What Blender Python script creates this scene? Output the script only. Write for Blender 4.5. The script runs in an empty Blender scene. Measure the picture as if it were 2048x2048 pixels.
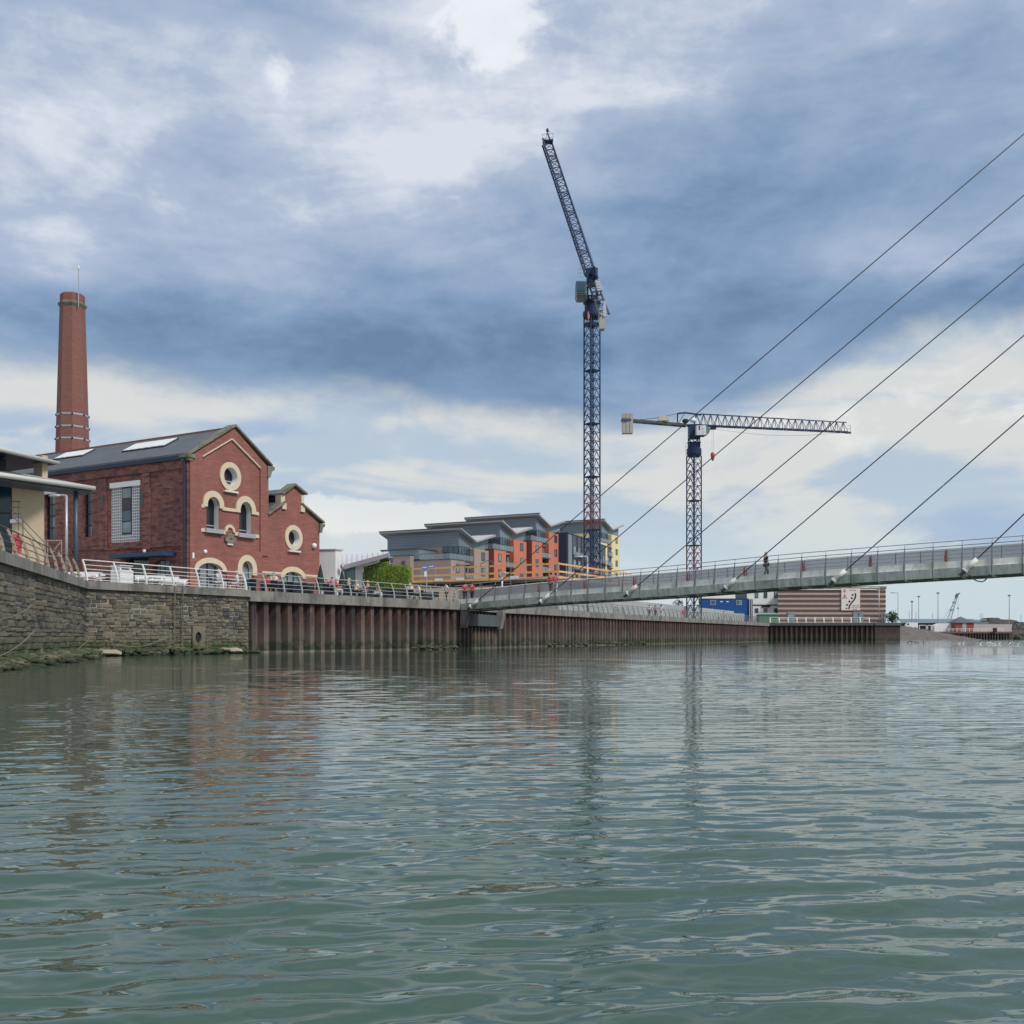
import bpy, bmesh, math, random
import numpy as np
from mathutils import Vector, Matrix
from mathutils.geometry import tessellate_polygon
random.seed(7)
rng = np.random.default_rng(7)
R = math.radians
scn = bpy.context.scene
COL = scn.collection

# ------------------------------------------------------------------ camera
ZC = 1.1                       # the camera stands about a metre above the river
FPX, CX, HY = 2048.0, 1024.0, 1273.5
cam_d = bpy.data.cameras.new('camera')
cam = bpy.data.objects.new('camera', cam_d); COL.objects.link(cam)
cam.location = (0, 0, ZC); cam.rotation_euler = (R(90), 0, 0)
cam_d.sensor_width = 36; cam_d.lens = 36.0
cam_d.shift_y = (HY - 1024) / 2048.0
cam_d.clip_start = 0.1; cam_d.clip_end = 6000
scn.camera = cam

# ------------------------------------------------------------------ exposure
scn.view_settings.view_transform = 'Standard'
scn.view_settings.look = 'None'
scn.view_settings.exposure = 0.16
scn.view_settings.gamma = 1.0
scn.view_settings.use_curve_mapping = False
scn.render.engine = 'CYCLES'
scn.cycles.max_bounces = 8
scn.cycles.transparent_max_bounces = 24

# ------------------------------------------------------------------ sun
SUN_AZ, SUN_EL = R(128), R(46)      # azimuth clockwise from +Y (view direction)
sd = bpy.data.lights.new('sun', 'SUN'); sd.energy = 2.3; sd.angle = R(12); sd.color = (1.0, .96, .90)
sun = bpy.data.objects.new('sun', sd); COL.objects.link(sun)
sv = Vector((math.sin(SUN_AZ) * math.cos(SUN_EL), math.cos(SUN_AZ) * math.cos(SUN_EL), math.sin(SUN_EL)))
sun.rotation_euler = sv.to_track_quat('Z', 'Y').to_euler()
sun.location = (0, 0, 200)

# ------------------------------------------------------------------ node helper
class NT:
    def __init__(s, tree): s.t = tree; s.n = tree.nodes; s.l = tree.links
    def node(s, typ, **kw):
        n = s.n.new(typ)
        for k, v in kw.items(): setattr(n, k, v)
        return n
    def put(s, sock, v):
        if isinstance(v, bpy.types.NodeSocket): s.l.new(v, sock)
        elif v is not None:
            if sock.type == 'RGBA' and len(v) == 3: v = (*v, 1)
            sock.default_value = v
    def m(s, op, a, b=None, c=None, clamp=False):
        n = s.node('ShaderNodeMath', operation=op, use_clamp=clamp)
        s.put(n.inputs[0], a)
        if b is not None: s.put(n.inputs[1], b)
        if c is not None: s.put(n.inputs[2], c)
        return n.outputs[0]
    def add(s, a, b): return s.m('ADD', a, b)
    def sub(s, a, b): return s.m('SUBTRACT', a, b)
    def mul(s, a, b): return s.m('MULTIPLY', a, b)
    def step(s, x, lo, hi):
        n = s.node('ShaderNodeMapRange', interpolation_type='SMOOTHSTEP')
        s.put(n.inputs[0], x); s.put(n.inputs[1], lo); s.put(n.inputs[2], hi)
        n.inputs[3].default_value = 0; n.inputs[4].default_value = 1
        return n.outputs[0]
    def mix(s, f, a, b, mode='MIX'):
        n = s.node('ShaderNodeMix', data_type='RGBA', blend_type=mode)
        s.put(n.inputs[0], f); s.put(n.inputs[6], a); s.put(n.inputs[7], b)
        return n.outputs[2]
    def comb(s, x, y, z):
        n = s.node('ShaderNodeCombineXYZ')
        s.put(n.inputs[0], x); s.put(n.inputs[1], y); s.put(n.inputs[2], z)
        return n.outputs[0]
    def sep(s, v):
        n = s.node('ShaderNodeSeparateXYZ'); s.put(n.inputs[0], v); return n.outputs
    def noise(s, vec, scale=1, detail=4, rough=.5, lac=2.0, dist=0.0, dim='3D'):
        n = s.node('ShaderNodeTexNoise', noise_dimensions=dim)
        s.put(n.inputs['Vector'], vec)
        n.inputs['Scale'].default_value = scale; n.inputs['Detail'].default_value = detail
        n.inputs['Roughness'].default_value = rough; n.inputs['Lacunarity'].default_value = lac
        n.inputs['Distortion'].default_value = dist
        return n.outputs[0]
    def scl(s, v, sx, sy, sz):
        n = s.node('ShaderNodeVectorMath', operation='MULTIPLY'); s.put(n.inputs[0], v)
        n.inputs[1].default_value = (sx, sy, sz); return n.outputs[0]

# ------------------------------------------------------------------ sky: Nishita air behind a broken cloud layer
def make_world():
    w = bpy.data.worlds.new('World'); scn.world = w; w.use_nodes = True
    t = NT(w.node_tree); t.n.clear()
    D = t.node('ShaderNodeTexCoord').outputs['Generated']
    x, y, z = t.sep(D)
    deg = 57.29578
    az = t.mul(t.m('ARCTAN2', x, y), deg)
    el = t.mul(t.m('ARCSINE', t.m('MAXIMUM', z, -.2)), deg)
    Ds = t.scl(D, 1, 1, 2.6)                      # clouds stretched sideways near the horizon
    nA = t.noise(Ds, 2.2, 5, .55)
    nB = t.noise(Ds, 5.5, 7, .6, dist=.25)
    nC = t.noise(t.scl(D, 1, 1, 1.6), 13, 7, .62, dist=.35)
    nE = t.noise(t.scl(D, 1, 1, 1.9), 34, 5, .62, dist=.6)
    nD = t.noise(t.scl(D, 1, 1, 4.5), 3.4, 5, .55, dist=.5)
    warp = t.sub(nB, .5)
    azw = t.add(az, t.mul(t.sub(nA, .5), 9)); elw = t.add(el, t.mul(warp, 4.5))
    def blob(a0, e0, ra, re, amp):
        dx = t.m('DIVIDE', t.sub(azw, a0), ra); dy = t.m('DIVIDE', t.sub(elw, e0), re)
        r2 = t.add(t.mul(dx, dx), t.mul(dy, dy))
        return t.mul(t.m('EXPONENT', t.mul(r2, -1.0)), amp)
    def total(bl):
        o = None
        for b in bl:
            v = blob(*b); o = v if o is None else t.add(o, v)
        return o
    # ragged lower edge of the dark cloud sheet
    edge = total([(-26, 0, 9, 400, 1.0), (23, 0, 6, 400, 2.6), (38, 0, 9, 400, 2.6), (5, 0, 8, 400, -1.3), (-9, 0, 6, 400, .6)])
    edge = t.add(edge, 12.9)
    lower = t.step(t.sub(t.add(el, t.add(t.mul(warp, 3.2), t.mul(t.sub(nC, .5), 1.8))), edge), -1.3, 1.1)
    # low bright sky
    cream = (.64, .655, .64); pale = (.54, .63, .685)
    lowc = t.mix(t.step(t.add(nD, t.mul(t.sub(nC, .5), .25)), .44, .60), cream, (.43, .52, .62))
    lowc = t.mix(t.mul(t.step(el, 8.5, 2.5), .85), lowc, pale)
    puff = t.mul(t.step(t.add(total([(-8, 7.0, 6, 1.4, .85), (-4, 6.3, 4, 1.2, .5), (14, 11.5, 10, 2.0, .45), (26, 12.5, 9, 2.5, .4)]), t.mul(t.sub(nC, .5), 1.3)), .38, .62), .7)
    lowc = t.mix(puff, lowc, (.79, .79, .76))
    lowc = t.mix(t.mul(t.step(t.add(total([(-25, 10.2, 8, 1.4, .9), (-13.5, 11.3, 4, 1.0, .7), (25, 5.6, 8, 1.6, .8)]), t.mul(t.sub(nB, .5), 1.2)), .35, .8), .75), lowc, (.30, .42, .60))
    # upper cloud sheet: dark slate blue low down, paler lilac and bright rifts above
    lite = total([(-24, 26, 15, 7.0, .44), (-9, 27, 10, 6, .24), (0, 33, 8, 6, .45), (-2, 26, 9, 5, .26), (15, 31, 12, 5, .24), (22, 19.5, 8, 1.8, .34), (9, 29, 4, 8, .18), (-27, 17.5, 6, 3, .16),
                  (-90, 35, 50, 25, .6), (90, 38, 50, 25, .6), (180, 40, 60, 28, .7), (-180, 40, 60, 28, .7), (0, 75, 90, 24, .7)])
    dark = total([(-20, 15.3, 15, 2.0, .30), (1, 14.8, 11, 2.4, .26), (16, 17.5, 9, 2.4, .24), (10, 22, 7, 4.0, .22), (26, 17, 6, 2, .2)])
    v = t.add(t.add(t.mul(t.sub(lite, dark), .88), .345), t.add(t.add(t.mul(t.sub(nD, .5), .80), t.mul(t.sub(nB, .5), .80)), t.add(t.mul(t.sub(nC, .5), .50), t.mul(t.sub(nE, .5), .16))))
    cr = t.node('ShaderNodeValToRGB'); t.put(cr.inputs[0], v)
    e = cr.color_ramp.elements
    e[0].position = 0; e[0].color = (.125, .210, .345, 1)
    e[1].position = 1; e[1].color = (.66, .70, .77, 1)
    for p, c in ((.25, (.190, .290, .445)), (.50, (.280, .375, .530)), (.76, (.405, .475, .610))):
        q = e.new(p); q.color = (*c, 1)
    up = cr.outputs[0]
    rift = t.mul(t.step(t.add(total([(-.3, 31.0, 3.0, 2.8, .85), (-12.2, 28.3, 1.5, 2.6, .60), (3, 33, 4, 3, .5), (-25, 26.5, 4, 2.0, .3), (-4, 30, 3, 2, .3)]), t.mul(t.sub(nC, .5), 2.1)), .45, .85), .75)
    up = t.mix(rift, up, (.84, .87, .90))
    cloud = t.mix(lower, lowc, up)
    cloud = t.mix(t.step(el, 0.0, -2.5), cloud, (.20, .25, .26))
    bg1 = t.node('ShaderNodeBackground'); t.put(bg1.inputs[0], cloud); bg1.inputs[1].default_value = 1.0
    sky = t.node('ShaderNodeTexSky', sky_type='NISHITA', sun_disc=False)
    sky.sun_elevation = SUN_EL; sky.sun_rotation = SUN_AZ
    bg0 = t.node('ShaderNodeBackground'); t.put(bg0.inputs[0], sky.outputs[0]); bg0.inputs[1].default_value = .10
    ms = t.node('ShaderNodeMixShader'); ms.inputs[0].default_value = .93
    t.l.new(bg0.outputs[0], ms.inputs[1]); t.l.new(bg1.outputs[0], ms.inputs[2])
    out = t.node('ShaderNodeOutputWorld'); t.l.new(ms.outputs[0], out.inputs[0])
make_world()

# ------------------------------------------------------------------ measuring helpers (photo pixels of the 2048 px picture -> metres)
def at(px, py, Y): return Vector(((px - CX) / FPX * Y, Y, ZC + (HY - py) / FPX * Y))
def hit(px, py, P, N):
    d = Vector(((px - CX) / FPX, 1.0, (HY - py) / FPX)); o = Vector((0, 0, ZC)); N = Vector(N); P = Vector(P)
    return o + d * ((P - o).dot(N) / d.dot(N))
class Frame:                       # a vertical facade plane: s along it, d outward, z up
    def __init__(s, o, u, flip=1):
        s.o = Vector((o[0], o[1], 0)); s.u = Vector((u[0], u[1], 0)).normalized()
        s.n = Vector((s.u.y, -s.u.x, 0)) * flip
    def P(s, a, z, d=0.0): return s.o + s.u * a + s.n * d + Vector((0, 0, z))
    def px(s, x, y, d=0.0):
        h = hit(x, y, s.o + s.n * d, s.n); return ((h - s.o).dot(s.u), h.z)

# ------------------------------------------------------------------ object helpers
WO = {}
def tag(o, label=None, cat=None, group=None, kind=None):
    if label: o['label'] = label
    if cat: o['category'] = cat
    if group: o['group'] = group
    if kind: o['kind'] = kind
    return o
def empty(name, loc=(0, 0, 0), rz=0.0, label=None, cat=None, group=None, parent=None):
    o = bpy.data.objects.new(name, None); COL.objects.link(o)
    o.location = loc; o.rotation_euler = (0, 0, rz); o.empty_display_size = .3
    WO[o.name] = Vector(loc)
    return tag(o, label, cat, group)
def place(name, me, parent=None, loc=(0, 0, 0), rot=(0, 0, 0), sc=(1, 1, 1)):
    o = bpy.data.objects.new(name, me); COL.objects.link(o)
    o.parent = parent; o.location = loc; o.rotation_euler = rot; o.scale = sc
    return o
def copy_tree(o, parent=None):
    c = o.copy(); COL.objects.link(c)
    if parent: c.parent = parent
    for ch in o.children: copy_tree(ch, c)
    return c

def box_uv(me):
    uvl = me.uv_layers.new(name='UVMap')
    nl = len(me.loops); vi = np.empty(nl, np.int32); me.loops.foreach_get('vertex_index', vi)
    co = np.empty(len(me.vertices) * 3); me.vertices.foreach_get('co', co); co = co.reshape(-1, 3)[vi]
    nf = len(me.polygons); nn = np.empty(nf * 3); me.polygons.foreach_get('normal', nn); nn = nn.reshape(-1, 3)
    lt = np.empty(nf, np.int32); me.polygons.foreach_get('loop_total', lt)
    nn = np.repeat(nn, lt, axis=0)
    h = np.hypot(nn[:, 0], nn[:, 1]) + 1e-9
    u = co[:, 0] * -nn[:, 1] / h + co[:, 1] * nn[:, 0] / h
    up = np.abs(nn[:, 2]) > .75
    s = np.sqrt(1 - np.clip(nn[:, 2], -.99, .99) ** 2)
    uv = np.stack([np.where(up, co[:, 0], u), np.where(up, co[:, 1], co[:, 2] / np.maximum(s, .3))], 1)
    uvl.data.foreach_set('uv', uv.ravel())

class MB:
    def __init__(s): s.v = []; s.f = []; s.m = []
    def vs(s, pts):
        i = len(s.v); s.v += [tuple(p) for p in pts]; return i
    def face(s, pts, m=0):
        i = s.vs(pts); s.f.append(tuple(range(i, i + len(pts)))); s.m.append(m); return s
    def pbox(s, o, a, b, c, m=0):
        o, a, b, c = Vector(o), Vector(a), Vector(b), Vector(c)
        if a.cross(b).dot(c) < 0: a, b = b, a
        i = s.vs([o, o + a, o + a + b, o + b, o + c, o + a + c, o + a + b + c, o + b + c])
        for q in ((0, 3, 2, 1), (4, 5, 6, 7), (0, 1, 5, 4), (1, 2, 6, 5), (2, 3, 7, 6), (3, 0, 4, 7)):
            s.f.append(tuple(i + k for k in q)); s.m.append(m)
        return s
    def box(s, x0, x1, y0, y1, z0, z1, m=0): return s.pbox((x0, y0, z0), (x1 - x0, 0, 0), (0, y1 - y0, 0), (0, 0, z1 - z0), m)
    def fbox(s, F, a0, a1, z0, z1, d0, d1, m=0):       # box on a facade frame
        return s.pbox(F.P(a0, z0, d0), F.u * (a1 - a0), F.n * (d1 - d0), (0, 0, z1 - z0), m)
    def bar(s, p, q, w=.1, h=None, m=0):
        p, q = Vector(p), Vector(q); h = h or w; d = (q - p).normalized()
        up = Vector((0, 0, 1)) if abs(d.z) < .95 else Vector((0, 1, 0))
        a = d.cross(up).normalized(); b = a.cross(d).normalized()
        return s.pbox(p - a * w / 2 - b * h / 2, a * w, b * h, q - p, m)
    def tube(s, path, r=.05, n=8, m=0, cap=True):
        path = [Vector(p) for p in path]; rs = r if isinstance(r, (list, tuple)) else [r] * len(path)
        rings = []
        for k, p in enumerate(path):
            d = (path[min(k + 1, len(path) - 1)] - path[max(k - 1, 0)]).normalized()
            up = Vector((0, 0, 1)) if abs(d.z) < .9 else Vector((0, 1, 0))
            a = d.cross(up).normalized(); b = a.cross(d).normalized()
            rings.append(s.vs([p + (a * math.cos(2 * math.pi * j / n) + b * math.sin(2 * math.pi * j / n)) * rs[k] for j in range(n)]))
        for k in range(len(path) - 1):
            for j in range(n):
                j2 = (j + 1) % n
                s.f.append((rings[k] + j, rings[k] + j2, rings[k + 1] + j2, rings[k + 1] + j)); s.m.append(m)
        if cap:
            s.f.append(tuple(rings[0] + j for j in range(n))[::-1]); s.m.append(m)
            s.f.append(tuple(rings[-1] + j for j in range(n))); s.m.append(m)
        return s
    def prism(s, poly, vec, m=0, ms=None):
        poly = [Vector(p) for p in poly]; vec = Vector(vec); n = len(poly)
        nrm = Vector((0, 0, 0))
        for k in range(n): nrm += poly[k].cross(poly[(k + 1) % n])
        if nrm.dot(vec) > 0: poly = poly[::-1]
        i = s.vs(poly); j = s.vs([p + vec for p in poly])
        s.f.append(tuple(range(i, i + n))); s.m.append(m)
        s.f.append(tuple(range(j, j + n))[::-1]); s.m.append(m)
        for k in range(n):
            k2 = (k + 1) % n; s.f.append((i + k, j + k, j + k2, i + k2)); s.m.append(m if ms is None else ms)
        return s
    def lathe(s, prof, c=(0, 0, 0), n=16, m=0, ph=0.0):
        c = Vector(c); rings = [s.vs([c + Vector((r * math.cos(2 * math.pi * j / n + ph), r * math.sin(2 * math.pi * j / n + ph), z)) for j in range(n)]) for r, z in prof]
        for k in range(len(prof) - 1):
            for j in range(n):
                j2 = (j + 1) % n
                s.f.append((rings[k] + j, rings[k] + j2, rings[k + 1] + j2, rings[k + 1] + j)); s.m.append(m)
        s.f.append(tuple(rings[0] + j for j in range(n))[::-1]); s.m.append(m)
        s.f.append(tuple(rings[-1] + j for j in range(n))); s.m.append(m)
        return s
    def blob(s, c, r, n=8, k=5, m=0, jit=0, rnd=random):
        c = Vector(c); rx, ry, rz = r if isinstance(r, (list, tuple)) else (r, r, r)
        i = s.vs([c + Vector((0, 0, -rz))]); rings = []
        for a in range(1, k):
            ph = math.pi * a / k - math.pi / 2
            rings.append(s.vs([c + Vector((rx * math.cos(ph) * math.cos(2 * math.pi * j / n), ry * math.cos(ph) * math.sin(2 * math.pi * j / n), rz * math.sin(ph))) * 1.0 +
                               Vector([rnd.uniform(-jit, jit) for _ in range(3)]) for j in range(n)]))
        t = s.vs([c + Vector((0, 0, rz))])
        for j in range(n):
            j2 = (j + 1) % n
            s.f.append((i, rings[0] + j2, rings[0] + j)); s.m.append(m)
            s.f.append((t, rings[-1] + j, rings[-1] + j2)); s.m.append(m)
            for a in range(len(rings) - 1):
                s.f.append((rings[a] + j, rings[a] + j2, rings[a + 1] + j2, rings[a + 1] + j)); s.m.append(m)
        return s
    def holed(s, F, outer, holes, d, depth, m=0, mr=None, back=True):
        """facade sheet: outline and openings as (s, z); front at d, openings and rim carried back by depth"""
        mr = m if mr is None else mr
        loops = [outer] + holes
        pts = [p for lp in loops for p in lp]
        tri = tessellate_polygon([[Vector((a, z, 0)) for a, z in lp] for lp in loops])
        i = s.vs([F.P(a, z, d) for a, z in pts])
        for t3 in tri:
            t3 = list(t3)
            A, B, C = [Vector(s.v[i + k]) for k in t3]
            if (B - A).cross(C - A).dot(F.n) < 0: t3 = t3[::-1]
            s.f.append(tuple(i + k for k in t3)); s.m.append(m)
        for li, lp in enumerate(loops):
            n = len(lp); area = sum(lp[k][0] * lp[(k + 1) % n][1] - lp[(k + 1) % n][0] * lp[k][1] for k in range(n))
            for k in range(n):
                a, b = lp[k], lp[(k + 1) % n]
                q = [F.P(*a, d), F.P(*b, d), F.P(*b, d - depth), F.P(*a, d - depth)]
                s.face(q if (area > 0) == (li > 0) else q[::-1], mr if li else m)
        return s
    def build(s, name, mats, parent=None, smooth=False, uv=True, local=False):
        me = bpy.data.meshes.new(name)
        off = Vector((0, 0, 0))
        if parent is not None and not local: off = WO.get(parent.name, off)
        me.from_pydata([tuple(Vector(p) - off) for p in s.v] if off.length else s.v, [], s.f)
        if not isinstance(mats, (list, tuple)): mats = [mats]
        for m_ in mats: me.materials.append(m_)
        if len(mats) > 1: me.polygons.foreach_set('material_index', s.m)
        if smooth: me.polygons.foreach_set('use_smooth', [True] * len(s.f))
        me.update()
        if uv: box_uv(me)
        o = bpy.data.objects.new(name, me); COL.objects.link(o)
        if parent is not None: o.parent = parent; WO[o.name] = off
        return o
def arch(s0, s1, zb, zs, zt, n=14):
    c, r = (s0 + s1) / 2, (s1 - s0) / 2
    return [(s0, zb), (s1, zb)] + [(c + r * math.cos(math.pi * k / n), zs + (zt - zs) * math.sin(math.pi * k / n)) for k in range(n + 1)]
def oval(c, z, ra, rz, n=24): return [(c + ra * math.cos(2 * math.pi * k / n), z + rz * math.sin(2 * math.pi * k / n)) for k in range(n)]
def rect(s0, s1, z0, z1): return [(s0, z0), (s1, z0), (s1, z1), (s0, z1)]

# ------------------------------------------------------------------ materials
def pm(name, col, rough=.75, var=.18, scale=1.5, metal=0.0, bump=.0, streak=0.0, dirt=None, spec=.5, fine=.12, objrand=0.0):
    m = bpy.data.materials.new(name); m.use_nodes = True; t = NT(m.node_tree)
    b = t.n['Principled BSDF']
    P = t.node('ShaderNodeNewGeometry').outputs['Position']
    n1 = t.noise(P, scale, 5, .6); n2 = t.noise(P, scale * 9, 3, .6)
    k = t.add(t.mul(t.sub(n1, .5), var * 2.6), t.mul(t.sub(n2, .5), fine * 2))
    if streak:
        k = t.add(k, t.mul(t.sub(t.noise(t.scl(P, 2.2, 2.2, .16), 1.6, 4, .65), .5), streak * 2.4))
    if objrand:
        k = t.add(k, t.mul(t.sub(t.node('ShaderNodeObjectInfo').outputs['Random'], .5), objrand * 2))
    f = t.m('MAXIMUM', t.add(k, 1.0), .15)
    c = t.mix(1.0, (*col, 1), t.comb(f, f, f), 'MULTIPLY')
    if dirt:
        c = t.mix(t.mul(t.step(t.noise(t.scl(P, 1, 1, .5), scale * .8, 5, .65), .45, .64), dirt[1]), c, dirt[0])
    t.put(b.inputs['Base Color'], c)
    b.inputs['Roughness'].default_value = rough; b.inputs['Metallic'].default_value = metal
    b.inputs['Specular IOR Level'].default_value = spec
    if bump:
        bn = t.node('ShaderNodeBump'); bn.inputs['Strength'].default_value = bump; bn.inputs['Distance'].default_value = .03
        t.put(bn.inputs['Height'], t.noise(P, scale * 12, 4, .6)); t.l.new(bn.outputs[0], b.inputs['Normal'])
    return m

def brick_mat(name, c1, c2, mortar, patch=None, patchy=0.0, bw=.225, bh=.075, stain=None):
    m = bpy.data.materials.new(name); m.use_nodes = True; t = NT(m.node_tree); b = t.n['Principled BSDF']
    uv = t.node('ShaderNodeUVMap').outputs[0]
    P = t.node('ShaderNodeNewGeometry').outputs['Position']
    br = t.node('ShaderNodeTexBrick'); t.put(br.inputs['Vector'], uv)
    br.inputs['Scale'].default_value = 1; br.inputs['Mortar Size'].default_value = .006
    br.inputs['Brick Width'].default_value = bw; br.inputs['Row Height'].default_value = bh
    br.inputs['Bias'].default_value = -.1
    t.put(br.inputs['Color1'], c1); t.put(br.inputs['Color2'], c2); t.put(br.inputs['Mortar'], mortar)
    c = br.outputs[0]
    row = t.noise(t.scl(uv, .55, 6, 1), 1.0, 4, .6)                # courses that weathered differently
    f = t.add(.58, t.mul(row, .82)); c = t.mix(1, c, t.comb(f, f, f), 'MULTIPLY')
    if patchy:
        pn = t.noise(t.scl(uv, .8, 3.2, 1), 1.1, 6, .72, dist=.4)
        c = t.mix(t.mul(t.step(pn, .47, .62), patchy), c, patch)
        sp = t.noise(t.scl(uv, 3.5, 9, 1), 1.0, 3, .7)
        c = t.mix(t.mul(t.step(sp, .62, .74), .45), c, (.36, .24, .19))
    if stain:
        c = t.mix(t.mul(t.step(t.noise(t.scl(P, 1, 1, .25), .5, 4, .6), .45, .75), stain[1]), c, stain[0])
    t.put(b.inputs['Base Color'], c); b.inputs['Roughness'].default_value = .85
    bn = t.node('ShaderNodeBump'); bn.inputs['Strength'].default_value = .5; bn.inputs['Distance'].default_value = .02
    t.put(bn.inputs['Height'], t.add(t.mul(br.outputs['Fac'], -1), t.noise(P, 8, 3))); t.l.new(bn.outputs[0], b.inputs['Normal'])
    return m

def glass_mat(name, col, rough=.06, var=.5):
    m = bpy.data.materials.new(name); m.use_nodes = True; t = NT(m.node_tree); b = t.n['Principled BSDF']
    P = t.node('ShaderNodeNewGeometry').outputs['Position']
    f = t.add(1 - var / 2, t.mul(t.sub(t.noise(P, .9, 3, .6), .5), var * 2.5))
    f = t.m('MAXIMUM', f, .2)
    t.put(b.inputs['Base Color'], t.mix(1, (*col, 1), t.comb(f, f, f), 'MULTIPLY'))
    b.inputs['Roughness'].default_value = rough; b.inputs['IOR'].default_value = 1.6
    return m

def stone_mat(name, cols, green=True, rnd_attr=True):
    m = bpy.data.materials.new(name); m.use_nodes = True; t = NT(m.node_tree); b = t.n['Principled BSDF']
    P = t.node('ShaderNodeNewGeometry').outputs['Position']
    rv = t.node('ShaderNodeObjectInfo').outputs['Random']
    at_ = t.node('ShaderNodeAttribute', attribute_name='rnd').outputs['Fac']
    r = t.m('FRACT', t.add(rv, at_))
    cr = t.node('ShaderNodeValToRGB'); e = cr.color_ramp.elements
    e[0].color = (*cols[0], 1); e[1].color = (*cols[-1], 1)
    for k, c in enumerate(cols[1:-1]):
        q = e.new((k + 1) / (len(cols) - 1)); q.color = (*c, 1)
    n1 = t.noise(P, .35, 4, .6)
    t.put(cr.inputs[0], t.m('ADD', t.mul(r, .55), t.mul(t.sub(n1, .25), .75), clamp=True))
    n2 = t.noise(P, 7, 5, .65); f = t.add(.6, t.mul(n2, .8))
    c = t.mix(1, cr.outputs[0], t.comb(f, f, f), 'MULTIPLY')
    z = t.sep(P)[2]
    # pale tide-washed silt, then weed close to the waterline
    silt = t.step(t.sub(z, t.mul(t.noise(P, .5, 4, .6), 1.6)), 1.0, .1)
    c = t.mix(t.mul(silt, .5), c, (.17, .145, .10))
    if green:
        g = t.mul(t.step(t.sub(z, t.mul(t.noise(P, .8, 5, .7), 1.4)), .55, -.2), t.step(t.noise(t.scl(P, 1, 1, 1.5), 1.1, 4, .6), .36, .52))
        c = t.mix(t.mul(g, .9), c, (.035, .062, .018))
        foot = t.step(t.sub(z, t.mul(n2, .25)), .12, -.05)
        c = t.mix(t.mul(foot, .8), c, (.02, .025, .012))
    t.put(b.inputs['Base Color'], c); b.inputs['Roughness'].default_value = .8
    bn = t.node('ShaderNodeBump'); bn.inputs['Strength'].default_value = .7; bn.inputs['Distance'].default_value = .05
    t.put(bn.inputs['Height'], t.noise(P, 9, 5, .65)); t.l.new(bn.outputs[0], b.inputs['Normal'])
    return m

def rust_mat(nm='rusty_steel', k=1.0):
    m = bpy.data.materials.new(nm); m.use_nodes = True; t = NT(m.node_tree); b = t.n['Principled BSDF']
    P = t.node('ShaderNodeNewGeometry').outputs['Position']; z = t.sep(P)[2]
    ov = t.add(.72, t.mul(t.node('ShaderNodeObjectInfo').outputs['Random'], .6))
    st = t.noise(t.scl(P, 1.6, 1.6, .22), 1.3, 5, .65)
    c = t.mix(t.step(st, .35, .65), (.034, .029, .030), (.118, .062, .043))
    c = t.mix(t.mul(t.step(t.noise(P, 3, 5, .7), .5, .7), .4), c, (.22, .12, .085))
    zz = t.sub(z, t.mul(t.noise(P, .7, 4, .6), 1.1))
    c = t.mix(t.mul(t.step(zz, 1.9, .5), .7), c, (.13, .108, .078))
    g = t.mul(t.step(zz, .55, .0), t.step(t.noise(P, 1.6, 4, .6), .40, .55))
    c = t.mix(t.mul(g, .85), c, (.022, .045, .016))
    c = t.mix(t.mul(t.step(z, .16, .10), .8), c, (.20, .17, .12))
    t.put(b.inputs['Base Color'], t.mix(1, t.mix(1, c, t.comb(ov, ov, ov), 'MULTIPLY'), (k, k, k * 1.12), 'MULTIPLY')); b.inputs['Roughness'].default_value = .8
    bn = t.node('ShaderNodeBump'); bn.inputs['Strength'].default_value = .5; bn.inputs['Distance'].default_value = .03
    t.put(bn.inputs['Height'], t.noise(P, 10, 5, .65)); t.l.new(bn.outputs[0], b.inputs['Normal'])
    return m

def leaf_mat(name, c0, c1):
    m = bpy.data.materials.new(name); m.use_nodes = True; t = NT(m.node_tree); b = t.n['Principled BSDF']
    P = t.node('ShaderNodeNewGeometry').outputs['Position']
    t.put(b.inputs['Base Color'], t.mix(t.step(t.noise(P, 3, 4, .7), .3, .7), c0, c1))
    b.inputs['Roughness'].default_value = .6
    tr = t.node('ShaderNodeBsdfTranslucent'); t.l.new(b.inputs['Base Color'].links[0].from_socket, tr.inputs[0])
    mx = t.node('ShaderNodeMixShader'); mx.inputs[0].default_value = .42
    t.l.new(b.outputs[0], mx.inputs[1]); t.l.new(tr.outputs[0], mx.inputs[2]); t.l.new(mx.outputs[0], t.n['Material Output'].inputs[0])
    return m

def mesh_mat(name, col, alpha):
    m = bpy.data.materials.new(name); m.use_nodes = True; t = NT(m.node_tree); b = t.n['Principled BSDF']
    b.inputs['Base Color'].default_value = (*col, 1); b.inputs['Roughness'].default_value = .5
    b.inputs['Metallic'].default_value = .3
    b.inputs['Alpha'].default_value = alpha
    return m

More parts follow.
